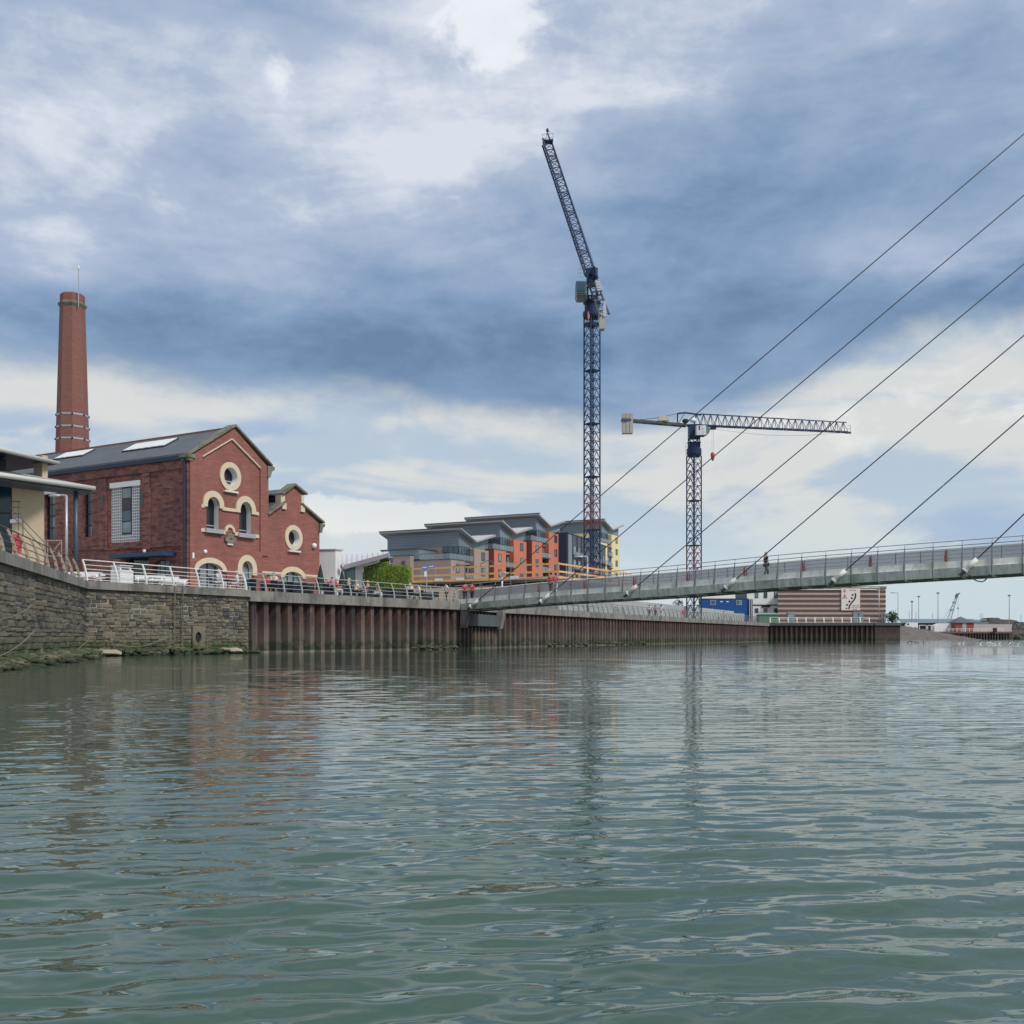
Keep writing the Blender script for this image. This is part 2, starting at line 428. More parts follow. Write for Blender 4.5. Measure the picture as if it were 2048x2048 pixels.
M = dict(
    brick_new=brick_mat('new_red_brick', (.305, .104, .080), (.235, .078, .064), (.38, .22, .18), patch=(.19, .066, .058), patchy=.42, stain=((.17, .055, .05), .45)),
    brick_old=brick_mat('old_mottled_brick', (.34, .122, .084), (.175, .066, .060), (.26, .18, .15), patch=(.070, .034, .046), patchy=.85, stain=((.045, .026, .038), .55)),
    brick_stack=brick_mat('chimney_brick', (.27, .102, .078), (.20, .080, .066), (.27, .15, .12), patch=(.20, .105, .085), patchy=.5, stain=((.13, .055, .06), .5)),
    sandstone=pm('sandstone', (.64, .53, .38), .8, .1, 2.0, bump=.2),
    coping=pm('weathered_coping', (.21, .19, .15), .9, .3, 1.5, bump=.5, dirt=((.09, .09, .065), .7)),
    slate=pm('slate_roof', (.105, .115, .125), .62, .22, .55, streak=.25, bump=.3),
    ridge=pm('ridge_tile', (.24, .10, .07), .8, .2),
    white=pm('white_paint', (.80, .80, .79), .5, .05, 1, fine=.03),
    offwhite=pm('off_white_render', (.66, .66, .65), .7, .06, .6, streak=.08),
    navy=pm('navy_paint', (.016, .024, .06), .5, .2),
    navy_metal=pm('navy_crane_steel', (.015, .034, .092), .5, .2, .8, spec=.3),
    crane_red=pm('red_crane_steel', (.13, .022, .032), .5, .2),
    dark=pm('dark_interior', (.012, .014, .02), .7, .3),
    pane=glass_mat('dark_window_glass', (.010, .014, .022), .12),
    pane_blue=glass_mat('blue_window_glass', (.07, .12, .17)),
    pane_pale=glass_mat('pale_window_glass', (.26, .30, .33), .15),
    pane_teal=glass_mat('teal_glazing', (.14, .26, .28), .12, .2),
    frame_dark=pm('dark_window_frame', (.03, .032, .04), .5, .1),
    concrete=pm('quay_concrete', (.235, .222, .20), .85, .22, .9, bump=.35, streak=.42, dirt=((.085, .08, .072), .75)),
    concrete_pale=pm('bridge_concrete', (.58, .59, .545), .75, .16, .8, bump=.2, objrand=.09, streak=.6, dirt=((.24, .28, .23), .6)),
    concrete_lite=pm('bridge_kerb_concrete', (.76, .76, .69), .75, .16, 1.0, bump=.2, objrand=.06, streak=.35, dirt=((.40, .40, .30), .6)),
    paving=pm('terrace_paving', (.30, .28, .25), .9, .12, .7),
    rust=rust_mat(),
    rust_shaded=rust_mat('shaded_far_steel', .62),  # same rust darkened: shade of the frontal far piles put into the colour
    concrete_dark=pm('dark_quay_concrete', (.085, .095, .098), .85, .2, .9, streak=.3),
    stone=stone_mat('quay_stone', ((.036, .039, .046), (.055, .055, .056), (.115, .098, .072), (.185, .150, .102), (.085, .074, .060), (.044, .046, .050))),
    mortar=stone_mat('quay_mortar', ((.22, .21, .18), (.28, .26, .22), (.20, .18, .15))),
    rubble=stone_mat('rubble_stone', ((.03, .03, .026), (.07, .065, .05), (.20, .165, .115), (.05, .046, .036))),
    rail_tan=pm('tan_rail_plate', (.34, .27, .20), .6, .15),
    rail_dark=pm('dull_rail_tube', (.10, .085, .075), .5, .15),
    rail_white=pm('white_rail_paint', (.76, .75, .70), .45, .05, fine=.04),
    rail_grey=pm('grey_green_rail_paint', (.42, .45, .42), .5, .08),
    rail_dull=pm('dull_grey_rail', (.20, .21, .20), .5, .1),
    cream=pm('cream_render', (.56, .46, .32), .85, .06, .5, streak=.06),
    tube_grey=pm('pale_roof_tube', (.58, .58, .53), .4, .06, 1.0),
    soffit=pm('navy_soffit', (.018, .026, .055), .6, .1),
    roof_grey=pm('grey_green_roof', (.15, .165, .15), .5, .15, .6, streak=.2),
    blue_post=pm('blue_grey_post', (.05, .085, .12), .4, .1),
    galv=pm('galvanised_steel', (.42, .44, .46), .4, .08, 1, metal=.4),
    steel_dark=pm('dark_steel', (.06, .07, .08), .4, .1),
    cable=pm('stay_cable_sheath', (.075, .085, .095), .45, .08),
    life_red=pm('red_plastic', (.62, .07, .085), .5, .1),
    orange=pm('orange_timber', (.78, .42, .16), .7, .15, 1.2),
    planks=pm('brown_deck_edge', (.16, .10, .07), .8, .25),
    hoard_cream=pm('cream_site_board', (.56, .45, .34), .8, .12, .8),
    hoard=pm('grey_hoarding_panel', (.36, .38, .38), .6, .08, .5, streak=.1, objrand=.07),
    taupe=pm('taupe_render', (.36, .275, .235), .85, .05, .3),
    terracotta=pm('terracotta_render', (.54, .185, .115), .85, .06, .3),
    terracotta_shade=pm('shaded_terracotta_render', (.20, .058, .05), .85, .06, .3),  # darkened terracotta: the bays' shadow face put into the colour
    yellow=pm('pale_yellow_render', (.74, .64, .36), .85, .04, .3),
    clad=pm('grey_cladding', (.190, .245, .280), .55, .06, .4),
    clad_dark=pm('slate_cladding', (.060, .075, .098), .5, .10, .4),
    roof_edge=pm('roof_edge_grey', (.34, .36, .37), .5, .06),
    roof_pale=pm('pale_roof_sheet', (.55, .53, .52), .5, .06),
    trim_dark=pm('dark_trim', (.055, .06, .07), .5, .1),
    blue=pm('blue_cabin_paint', (.004, .062, .235), .45, .10),
    blue_sign=pm('blue_sign_paint', (.10, .20, .50), .45, .05),
    band_brown=pm('brown_brick_band', (.115, .070, .070), .85, .12, 1),
    band_cream=pm('buff_brick_band', (.42, .335, .27), .85, .10, 1),
    sign_white=pm('sign_face', (.72, .66, .60), .6, .03, .5, fine=.01),
    sign_red=pm('sign_red', (.45, .06, .06), .6, .03),
    sign_pink=pm('sign_border', (.62, .42, .38), .6, .03),
    black=pm('black_paint', (.015, .016, .018), .6, .1),
    charcoal=pm('charcoal_fabric', (.012, .016, .032), .8, .2),
    green_dark=pm('dark_green_canvas', (.012, .03, .028), .8, .2),
    shingle=pm('shingle', (.15, .128, .11), .95, .3, .5, bump=.8, fine=.4, dirt=((.12, .10, .085), .7)),
    coal=pm('coal_heap', (.075, .07, .06), .95, .25, .1, fine=.3),
    far_shed=pm('far_shed_roof', (.17, .22, .25), .7, .05, .1),
    far_teal=pm('teal_boom_paint', (.27, .38, .40), .6, .05),
    far_post=pm('far_mast_grey', (.30, .33, .35), .6, .05),
    red_brick_far=pm('far_red_brick', (.30, .07, .06), .85, .05),
    wood=pm('driftwood', (.05, .045, .04), .9, .3),
    rope=pm('old_rope', (.22, .20, .15), .9, .2),
    leaf=leaf_mat('clipped_leaf', (.20, .31, .045), (.36, .48, .08)),
    leaf_dark=leaf_mat('shrub_leaf', (.02, .05, .018), (.05, .10, .03)),
    bark=pm('bark', (.08, .06, .045), .9, .2),
    skin=pm('skin', (.50, .29, .21), .6, .05),
    hair_dark=pm('dark_hair', (.02, .015, .012), .6, .1),
    hair_blond=pm('blond_hair', (.50, .38, .22), .6, .1),
    hair_grey=pm('grey_hair', (.35, .33, .31), .6, .1),
    sh_white=pm('white_shirt', (.72, .72, .72), .8, .05),
    sh_red=pm('red_top', (.55, .05, .06), .8, .08),
    sh_pink=pm('pink_top', (.70, .16, .30), .8, .08),
    sh_black=pm('black_top', (.02, .02, .025), .8, .1),
    sh_blue=pm('pale_blue_top', (.42, .52, .58), .8, .08),
    tr_dark=pm('dark_trousers', (.02, .022, .03), .8, .1),
    tr_pale=pm('pale_shorts', (.55, .50, .52), .8, .1),
    tr_grey=pm('grey_trousers', (.10, .10, .095), .8, .1),
    steel_mesh=mesh_mat('steel_mesh_panel', (.50, .52, .55), .66),
    balcony_glass=mesh_mat('balcony_glass', (.42, .50, .52), .38),
    gull=pm('gull_white', (.85, .85, .84), .7, .03),
    gull_grey=pm('gull_grey', (.40, .42, .44), .7, .05),
)

# ================================================================== setting: river, promenade, far bank
ZT = 4.2                                           # promenade level above the low-tide river
Q = [(-12.0, 12.0), (-23.8, 57.2), (-17.7, 69.0), (-4.6, 91.0), (-1.3, 103.0), (2.3, 110.0), (13.1, 136.5), (27.0, 165.0), (49.3, 212.0), (58.0, 231.0), (81.0, 228.5), (87.0, 229.5), (92.0, 300.0)]

def water():
    wt = bpy.data.materials.new('river_water'); wt.use_nodes = True; t = NT(wt.node_tree); b = t.n['Principled BSDF']
    P = t.node('ShaderNodeNewGeometry').outputs['Position']
    n = t.noise(P, .12, 4, .6)
    t.put(b.inputs['Base Color'], t.mix(n, (.040, .086, .060), (.054, .088, .050)))
    b.inputs['Roughness'].default_value = .02; b.inputs['IOR'].default_value = 1.62
    dist = t.node('ShaderNodeVectorMath', operation='LENGTH'); t.put(dist.inputs[0], P)
    fade = t.step(dist.outputs['Value'], 150, 8)
    h = t.add(t.mul(t.noise(t.scl(P, .55, 1.25, 1), 6.0, 3, .55), .020), t.mul(t.noise(t.scl(P, .45, 1.0, 1), 2.4, 3, .5), .05))
    h = t.add(h, t.mul(t.noise(t.scl(P, .4, 1.0, 1), .9, 3, .5), .075))
    bn = t.node('ShaderNodeBump'); bn.inputs['Distance'].default_value = 1.0
    t.put(bn.inputs['Strength'], t.add(.10, t.mul(t.step(dist.outputs['Value'], 20, 70), .20)))
    t.put(bn.inputs['Height'], h); t.l.new(bn.outputs[0], b.inputs['Normal'])
    # polar sheet round the river bank, finest where the viewer stands
    th = np.concatenate([np.linspace(-180, -36, 29)[:-1], np.linspace(-36, 36, 600), np.linspace(36, 180, 29)[1:-1]])
    r = [.0]
    rr = .8
    while rr < 70: r.append(rr); rr += max(.0115, .0034 * rr) if rr > 2.3 else .25
    while rr < 3500: r.append(rr); rr *= 1.06
    r = np.array(r[1:]); th = np.radians(th)
    T, RR = np.meshgrid(th, r); X = RR * np.sin(T); Y = RR * np.cos(T)
    dr = np.gradient(r)[:, None] * np.ones_like(T)
    Z = np.zeros_like(X)
    g = np.random.default_rng(11)
    patch = np.zeros_like(X)
    for k in range(14):
        L = g.uniform(6, 26); a = g.uniform(0, 2 * np.pi); patch += np.sin((X * np.cos(a) + Y * np.sin(a)) * 2 * np.pi / L + g.uniform(0, 6.3))
    patch = np.clip(.95 + .14 * patch, .35, 1.5)
    # slacker water under the left-hand quay
    lee = np.clip(1.0 - .35 * np.clip((6 - X) / 20, 0, 1) * np.clip((Y - 9) / 26, 0, 1), .35, 1)
    fade_d = .72 + .28 * np.clip((16 - RR) / 11, 0, 1)
    N = 150
    lam = np.exp(g.uniform(np.log(.085), np.log(1.5), N))
    for k in range(N):
        L = lam[k]
        a = R(97) + g.normal(0, R(20 if L < .16 else 13)) if L < .8 else R(104) + g.normal(0, R(9))      # wave travel direction
        slope = .0088 * (1.0 if L < .16 else 1.5 if L < .6 else .75 if L < .85 else .35)
        A = slope * L / (2 * np.pi)
        ph = (X * np.cos(a) + Y * np.sin(a)) * 2 * np.pi / L + g.uniform(0, 2 * np.pi)
        w = np.clip((L / dr - 2.6) / 1.6, 0, 1)
        s = np.sin(ph)
        Z += A * w * (s + .18 * np.cos(2 * ph))
    Z *= patch * lee * fade_d
    nr, nt = X.shape
    co = np.stack([X, Y, Z], -1).reshape(-1, 3)
    i = np.arange(nr - 1)[:, None] * nt; j = np.arange(nt)[None, :]; j2 = (j + 1) % nt
    quads = np.stack([i + j, i + j2, i + nt + j2, i + nt + j], -1).reshape(-1, 4)[:, ::-1]
    inner = np.arange(nt)                                    # close the little hole under the viewer
    me = bpy.data.meshes.new('river')
    nq = len(quads)
    me.vertices.add(len(co)); me.vertices.foreach_set('co', co.ravel().astype(np.float32))
    me.loops.add(nq * 4 + nt); me.loops.foreach_set('vertex_index', np.concatenate([quads.ravel(), inner[::-1]]).astype(np.int32))
    me.polygons.add(nq + 1)
    me.polygons.foreach_set('loop_start', np.concatenate([np.arange(nq) * 4, [nq * 4]]).astype(np.int32))
    me.polygons.foreach_set('loop_total', np.concatenate([np.full(nq, 4), [nt]]).astype(np.int32))
    me.polygons.foreach_set('use_smooth', np.ones(nq + 1, bool))
    me.materials.append(wt); me.update(calc_edges=True)
    tag(place('river', me), kind='structure')
water()

def setting():
    b = MB()                                               # promenade slab and the town ground behind it
    inner = [(x, y) for x, y in Q]
    off = []
    for i in range(len(Q)):
        p = Vector(Q[i]); d = (Vector(Q[min(i + 1, len(Q) - 1)]) - Vector(Q[max(i - 1, 0)])).normalized(); off.append(tuple(p - Vector((d.y, -d.x)) * 1.05))
    poly = off + [(95, 420), (-900, 1500), (-900, 8), (-12.9, 8)]
    b.prism([Vector((x, y, ZT - .03)) for x, y in poly], (0, 0, -6))
    tag(b.build('promenade_ground', M['paving']), kind='structure')
    b = MB()                                               # river bed, so the river is not a film
    b.box(-1500, 1500, -300, 3200, -9, -4)
    tag(b.build('river_bed', M['rubble']), kind='structure')
    # far bank
    b = MB()
    g = random.Random(3)
    nx, ny = 90, 16
    def zz(u, v):
        return -.8 + 6.2 * min(1, max(0, (v - .05) * 2.2)) + g.uniform(-.18, .18)
    rows = []
    for jv in range(ny):
        row = []
        for iu in range(nx):
            u = iu / (nx - 1); v = jv / (ny - 1)
            X = 128 + u * 62; Y = 352 + 62 * v + 8 * math.sin(u * 3.2)
            slope = 1 - max(0, min(1, (u - .36) / .30)) * .92
            row.append(Vector((X, Y, min(zz(u, v), 5.2 * slope + (-.5) * (1 - slope)))))
        rows.append(row)
    for jv in range(ny - 1):
        for iu in range(nx - 1):
            b.face([rows[jv][iu], rows[jv][iu + 1], rows[jv + 1][iu + 1], rows[jv + 1][iu]])
    tag(b.build('shingle_bank', M['shingle'], smooth=True), kind='structure')
    b = MB(); b.box(60, 1400, 434, 2800, -3, 3.1)
    tag(b.build('far_ground', M['shingle']), kind='structure')
    b = MB()
    for k in range(40):
        X = 212 + g.uniform(-3, 30); Y = 424 + g.uniform(-3, 8)
        b.blob((X, Y, g.uniform(0, 1.7)), g.uniform(.7, 1.6), 6, 4, jit=.2, rnd=g)
    tag(b.build('rock_bank', M['rubble']), kind='stuff')
setting()

# ================================================================== quay walls
def seg(i, j):
    a, b = Vector((*Q[i], 0)), Vector((*Q[j], 0)); u = (b - a).normalized()
    return a, b, u, Vector((u.y, -u.x, 0)), (b - a).length

def stone_protos():
    out = []; g = random.Random(5)
    for k in range(8):
        b = MB(); c = .035
        def J(s): return g.uniform(-s, s)
        back = [(-.5, 0, -.5), (.5, 0, -.5), (.5, 0, .5), (-.5, 0, .5)]
        mid = [(x * (1 + J(.02)), -.7 + J(.1), z * (1 + J(.05))) for x, _, z in back]
        fr = [(x * (.93 + J(.04)), -1 + J(.2), z * (.85 + J(.08))) for x, _, z in back]
        cen = (J(.25), -1.03 + J(.14), J(.2))
        for A, B in ((back, mid), (mid, fr)):
            for q in range(4):
                q2 = (q + 1) % 4; b.face([A[q], A[q2], B[q2], B[q]])
        for q in range(4): b.face([fr[q], fr[(q + 1) % 4], cen])
        me = bpy.data.meshes.new('stone'); me.from_pydata(b.v, [], b.f); me.materials.append(M['stone']); me.update(); out.append(me)
    return out
SP = stone_protos()

def stone_wall(i, j, label, zc, courses, lo, hi, s_start=0.0, seed=1, holes=()):
    a, b, u, n, L = seg(i, j); g = random.Random(seed)
    root = empty('stone_quay_wall', (a.x, a.y, 0), 0, label, 'quay wall', 'stone sections of the quay wall')
    m = MB(); m.pbox(a - n * .9 + Vector((0, 0, -1.5)), u * L, n * .80, (0, 0, zc + 1.5)); m.build('mortar', M['mortar'], root)
    m = MB(); s = -.0
    sz = ZT + .02 - zc
    k = 0
    while s < L - .01:                                # coping in separate cast lengths
        l = min(2.9, L - s); c = MB(); c.pbox(a + u * (s + .008) - n * .75 + Vector((0, 0, zc + .002)), u * (l - .016), n * .87, (0, 0, sz)); c.build('coping', M['concrete'], root); s += l
    z = -.9; lst = []
    hs = [g.uniform(.7, 1.35) for _ in range(courses)]; tot = sum(hs); hs = [h / tot * (zc + .9) for h in hs]
    for h in hs:
        s = s_start + g.uniform(-.3, 0)
        while s < L:
            l = g.uniform(lo, hi) * (1.35 if g.random() < .15 else 1)
            if s + l > s_start + .1 and z + h > -.25:
                s0, s1 = max(s, s_start), min(s + l, L)
                if s1 - s0 > .12 and not any(x0 < (s0 + s1) / 2 < x1 and z0 < z + h / 2 < z1 for x0, x1, z0, z1 in holes):
                    lst.append(((s0 + s1) / 2, z + h / 2, s1 - s0, h))
            s += l
        z += h
    ang = math.atan2(u.y, u.x)
    def size(t_):
        p = a + u * t_[0]; return -t_[2] * t_[3] / p.length ** 2 * (1 if t_[1] > 0 else .1)
    lst.sort(key=size)
    for q, (sc, z_, l, h) in enumerate(lst[:300]):
        p = a + u * sc - n * .16 - a + Vector((0, 0, z_))
        place('stone', SP[g.randrange(8)], root, p, (0, g.uniform(-.012, .012), ang), (l - .035, .085 + g.uniform(-.02, .05), h * g.uniform(.80, .93)))
    if len(lst) > 300:
        me = bpy.data.meshes.new('small_stone'); V = []; F_ = []; rnd = []
        for (sc, z_, l, h) in lst[300:]:
            src = SP[g.randrange(8)]
            mt = Matrix.Translation(u * sc - n * .16 + Vector((0, 0, z_))) @ Matrix.Rotation(ang, 4, 'Z') @ Matrix.Diagonal((l - .03, .11 + g.uniform(-.02, .05), h - .03, 1))
            o_ = len(V); V += [tuple(mt @ v.co) for v in src.vertices]; F_ += [tuple(o_ + x for x in p.vertices) for p in src.polygons]
            rnd += [g.random()] * len(src.vertices)
        me.from_pydata(V, [], F_); at_ = me.attributes.new('rnd', 'FLOAT', 'POINT'); at_.data.foreach_set('value', rnd)
        me.materials.append(M['stone']); me.update()
        tag(place('small_stone', me, root), kind='stuff')
    return root, a, u, n

LW = stone_wall(0, 1, 'long weedy stone quay wall receding from the left edge, under the tan railing', 3.78, 19, .45, 1.15, 20.0, 1)
FW = stone_wall(1, 2, 'dark stone quay wall with ladder and drain between the corner and the steel piles', 3.78, 21, .28, .66, 0.0, 2, holes=[(8.0, 9.15, .35, 1.75)])
# drain with its stone surround (part of that wall)
r_, a_, u_, n_ = FW
Fw = Frame(a_, u_)
d_ = MB(); d_.holed(Fw, rect(8.05, 9.1, .35, 1.75), [oval(8.55, 1.05, .27, .36, 16)], .06, .12); d_.build('drain_surround', M['rubble'], r_)
d_ = MB(); d_.fbox(Fw, 8.07, 9.08, .37, 1.73, -.09, -.055); d_.build('drain_mouth', M['dark'], r_)

def rubble(name, i, j, s0, s1, n_, seed, out=1.3):
    a, b, u, n, L = seg(i, j); g = random.Random(seed); m = MB()
    for k in range(n_):
        s = g.uniform(s0, s1); r = g.uniform(.07, .27); d = g.uniform(-.05, out) * g.random() ** .6
        p = a + u * s + n * d + Vector((0, 0, .34 - .34 * d / out + g.uniform(-.18, .06)))
        m.blob(p, (r * g.uniform(.9, 1.7), r * g.uniform(.8, 1.3), r * g.uniform(.4, .75)), 7, 5, jit=r * .16, rnd=g)
    tag(m.build(name, M['rubble']), kind='stuff')
rubble('foot_rubble', 0, 1, 18, 46.7, 420, 4, 1.5)
rubble('foot_rubble', 1, 2, 0, 13.2, 130, 5, 1.2)
rubble('foot_rubble', 2, 3, 17, 25, 34, 6, .5)
rubble('foot_rubble', 5, 7, 4, 40, 60, 8, .4)
def slab(s, i, j, d, l, w, lab):
    a, b, u, n, L = seg(i, j); g = random.Random(int(s * 9)); m = MB()
    p = a + u * s + n * d
    m.blob(p + Vector((0, 0, .2)), (l / 2, w, .18), 9, 5, jit=.06, rnd=g)
    tag(m.build('loose_stone', pm('washed_stone', (.38, .33, .24), .9, .25)), lab, 'stone')
slab(.7, 1, 2, .6, 2.2, .5, 'pale flat stone lying at the foot of the quay corner')
slab(10.9, 1, 2, .35, 1.9, .4, 'pale washed slab at the water beside the first steel pile')

# steel sheet piles
def pile_mesh():
    b = MB(); H = 1.0
    pr = [(-.60, .0), (-.34, .0), (-.21, .52), (.21, .52), (.34, .0), (.60, .0), (.60, -.06), (-.60, -.06)]
    b.prism([(x, -y, 0) for x, y in pr], (0, 0, 1.0))
    o = b.build('pile', M['rust']); me = o.data; bpy.data.objects.remove(o); return me
PM = pile_mesh()
def pile_wall(i, j, label, zcap, pitch=1.18, cap_h=.72, pm_=None, cm='concrete'):
    a, b, u, n, L = seg(i, j); g = random.Random(i)
    root = empty('sheet_pile_wall', (a.x, a.y, 0), 0, label, 'quay wall', 'steel pile sections of the quay wall')
    k = round(L / pitch); w = L / k; ang = math.atan2(u.y, u.x); zc = ZT + .02 - cap_h
    for q in range(k):
        place('pile', pm_ or PM, root, u * (w * (q + .5)) - n * .67 + Vector((0, 0, -1.5)), (0, 0, ang), (w / 1.2, 1, zc + 1.5 + .0))
    s = 0
    while s < L - .01:
        l = min(7.3, L - s); c = MB(); c.pbox(a + u * (s + .01) - n * .9 + Vector((0, 0, zc)), u * (l - .02), n * 1.0, (0, 0, cap_h)); c.build('capping_beam', M[cm], root); s += l
    return root
pile_wall(2, 3, 'rusty sheet pile wall under the crowded terrace, left of the footbridge', 0)
pile_wall(3, 4, 'short sheet pile wall in the shade below the bridge landing', 0)
pile_wall(4, 5, 'short angled sheet pile wall just right of the bridge landing', 0)
pile_wall(5, 6, 'sheet pile wall under the left part of the bridge span', 0)
pile_wall(6, 7, 'receding sheet pile wall below the middle of the bridge', 0)
pile_wall(7, 8, 'long far sheet pile wall in front of the grey hoarding', 0)
pile_wall(8, 9, 'last receding sheet pile wall before the far corner', 0)
PM2 = PM.copy(); PM2.materials[0] = M['rust_shaded']
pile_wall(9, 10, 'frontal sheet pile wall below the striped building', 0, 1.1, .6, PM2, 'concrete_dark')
def plain_end():
    a, b, u, n, L = seg(10, 11)
    root = empty('concrete_quay_end', (a.x, a.y, 0), 0, 'plain dark quay end at the right tip of the far quay', 'quay wall')
    m = MB(); m.prism([Vector((x, y, -1.5)) for x, y in (Q[10], Q[11], Q[12], (Q[12][0] - 6, Q[12][1]), (Q[10][0] - 1, Q[10][1] + 3))], (0, 0, 5.1)); m.build('wall', M['rust_shaded'], root)
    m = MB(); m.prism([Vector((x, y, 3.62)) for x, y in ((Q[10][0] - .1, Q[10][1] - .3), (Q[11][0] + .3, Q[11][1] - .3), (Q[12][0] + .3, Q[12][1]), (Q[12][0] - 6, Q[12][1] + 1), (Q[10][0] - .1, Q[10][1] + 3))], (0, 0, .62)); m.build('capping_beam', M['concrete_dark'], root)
plain_end()
# bridge landing: concrete block over the piles
def landing():
    a, b, u, n, L = seg(3, 4)
    root = empty('bridge_abutment', (a.x, a.y, 0), 0, 'grey concrete bridge abutment with splayed corbels over the piles', 'abutment')
    for s0, s1, w in ((0.0, .9, .65), (L - .9, L, .65)):
        m = MB(); m.prism([a + u * s0 + n * .0 + Vector((0, 0, 4.1)), a + u * s0 + n * w + Vector((0, 0, 4.1)), a + u * s0 + n * w + Vector((0, 0, 3.2)), a + u * s0 + n * .4 + Vector((0, 0, 1.9)), a + u * s0 + Vector((0, 0, 1.9))], u * (s1 - s0)); m.build('corbel', M['concrete'], root)
    m = MB(); m.pbox(a + u * .9 + Vector((0, 0, 2.1)), u * (L - 1.8), n * .30, (0, 0, 1.1)); m.build('beam', M['concrete_dark'], root)
landing()

# ladder and mooring ropes
def ladder():
    a, b, u, n, L = seg(1, 2); F = Frame(a, u)
    s0 = F.px(346, 1250)[0]; s1 = F.px(362, 1250)[0]
    root = empty('quay_ladder', F.P((s0 + s1) / 2, 0, .1), 0, 'rusty steel ladder fixed to the dark stone quay left of the drain', 'ladder')
    for s in (s0, s1):
        m = MB(); m.tube([F.P(s, -.3, .10), F.P(s, 4.3, .16)], .035, 6); m.build('stile', M['rubble'], root)
    z = .0
    while z < 4.0:
        m = MB(); m.tube([F.P(s0, z, .11), F.P(s1, z, .11)], .022, 5); m.build('rung', M['steel_dark'] if z > 1.6 else M['rubble'], root); z += .3
ladder()
def rope(px, i, j, lab):
    a, b, u, n, L = seg(i, j); F = Frame(a, u)
    pts = [F.P(*F.px(x, y, .12), .12 + .03 * k) for k, (x, y) in enumerate(px)]
    sm = []
    for k in range(len(pts) - 1):
        for q in range(6):
            t_ = q / 6; p0 = pts[max(k - 1, 0)]; p1 = pts[k]; p2 = pts[k + 1]; p3 = pts[min(k + 2, len(pts) - 1)]
            sm.append(.5 * ((2 * p1) + (p2 - p0) * t_ + (2 * p0 - 5 * p1 + 4 * p2 - p3) * t_ ** 2 + (3 * p1 - p0 - 3 * p2 + p3) * t_ ** 3))
    m = MB(); m.tube(sm + [pts[-1]], .018, 5); tag(m.build('mooring_rope', M['rope']), lab, 'rope', 'slack ropes hanging on the quay walls')
rope([(0, 1239), (20, 1234), (45, 1222), (60, 1208)], 0, 1, 'slack rope rising to the right, highest on the left wall')
rope([(0, 1312), (22, 1300), (45, 1282), (64, 1261)], 0, 1, 'slack rope just above the weed at the far left')
rope([(140, 1308), (152, 1300), (168, 1286), (174, 1278)], 0, 1, 'short rope hanging at the foot of the quay corner')
rope([(215, 1283), (250, 1293), (290, 1291), (330, 1275), (342, 1270)], 1, 2, 'slack rope sagging over the weed left of the ladder')

# ================================================================== quay railings
def post_mesh(mat, wide, th=.03):
    b = MB(); N = 6; prev = None
    H = 1.25
    for k in range(N):
        t0, t1 = k / N, (k + 1) / N
        def p(t): return -.34 * t ** 1.9, H * t, wide * (1 - .45 * t)
        (y0, z0, w0), (y1, z1, w1) = p(t0), p(t1)
        b.face([(-th, -y0 - w0 / 2, z0), (-th, -y0 + w0 / 2, z0), (-th, -y1 + w1 / 2, z1), (-th, -y1 - w1 / 2, z1)])
        b.face([(th, -y0 - w0 / 2, z0), (th, -y1 - w1 / 2, z1), (th, -y1 + w1 / 2, z1), (th, -y0 + w0 / 2, z0)])
        b.face([(-th, -y0 - w0 / 2, z0), (-th, -y1 - w1 / 2, z1), (th, -y1 - w1 / 2, z1), (th, -y0 - w0 / 2, z0)])
        b.face([(-th, -y0 + w0 / 2, z0), (th, -y0 + w0 / 2, z0), (th, -y1 + w1 / 2, z1), (-th, -y1 + w1 / 2, z1)])
    o = b.build('post', mat); me = o.data; bpy.data.objects.remove(o); return me
def railing(idx, label, pm_, rm_, wide=.16, s0=0.0, s1=None, step=2.0, setback=.35, tube_r=.028, hs=(1.25, .98, .76, .55, .34, .14), th=.03):
    a0 = Vector((*Q[idx[0]], ZT))
    root = empty('quay_railing', a0, 0, label, 'railing', 'curved post railings along the quay edge')
    me = post_mesh(pm_, wide, th)
    corners = []
    for i in range(len(idx) - 1):
        a, b, u, n, L = seg(idx[i], idx[i + 1]); corners.append((a, b, u, n, L))
    def cor(i):      # rail corner points with the inward setback
        if i == 0: a, b, u, n, L = corners[0]; return a + u * s0, n
        if i == len(corners): a, b, u, n, L = corners[-1]; return (b if s1 is None else a + u * s1), n
        n = (corners[i - 1][3] + corners[i][3]).normalized(); return corners[i][0], n
    for h in hs:
        t_ = h / 1.25; inn = .34 * t_ ** 1.9 + setback
        path = []
        for i in range(len(corners) + 1):
            p, n = cor(i); path.append(p - n * inn + Vector((0, 0, ZT + h)))
        for k in range(len(path) - 1):
            m = MB(); m.tube([path[k], path[k + 1]], tube_r * (1.5 if h == 1.25 else 1), 6)
            m.build('handrail' if h == 1.25 else 'rail', rm_, root)
    for i, (a, b, u, n, L) in enumerate(corners):
        st = s0 if i == 0 else 0; en = (s1 if (s1 is not None and i == len(corners) - 1) else L)
        k = max(1, round((en - st) / step)); ang = math.atan2(u.y, u.x)
        for q in range(k + (1 if i == len(corners) - 1 else 0)):
            p = a + u * (st + (en - st) * q / k) - n * setback + Vector((0, 0, ZT))
            place('post', me, root, p - a0, (0, 0, ang))
    return root
railing((0, 1), 'tan plate railing with dull rails on the receding left quay', M['rail_tan'], M['rail_dark'], .17, 14, 46.4, 2.35, .3, .020, (1.25, .92, .62, .32, .08))
railing((1, 2), 'bright white railing above the ladder and stone quay', M['rail_white'], M['rail_white'], .15, .3, None, 2.05, .3, .021, (1.25, .96, .72, .50, .30, .12))
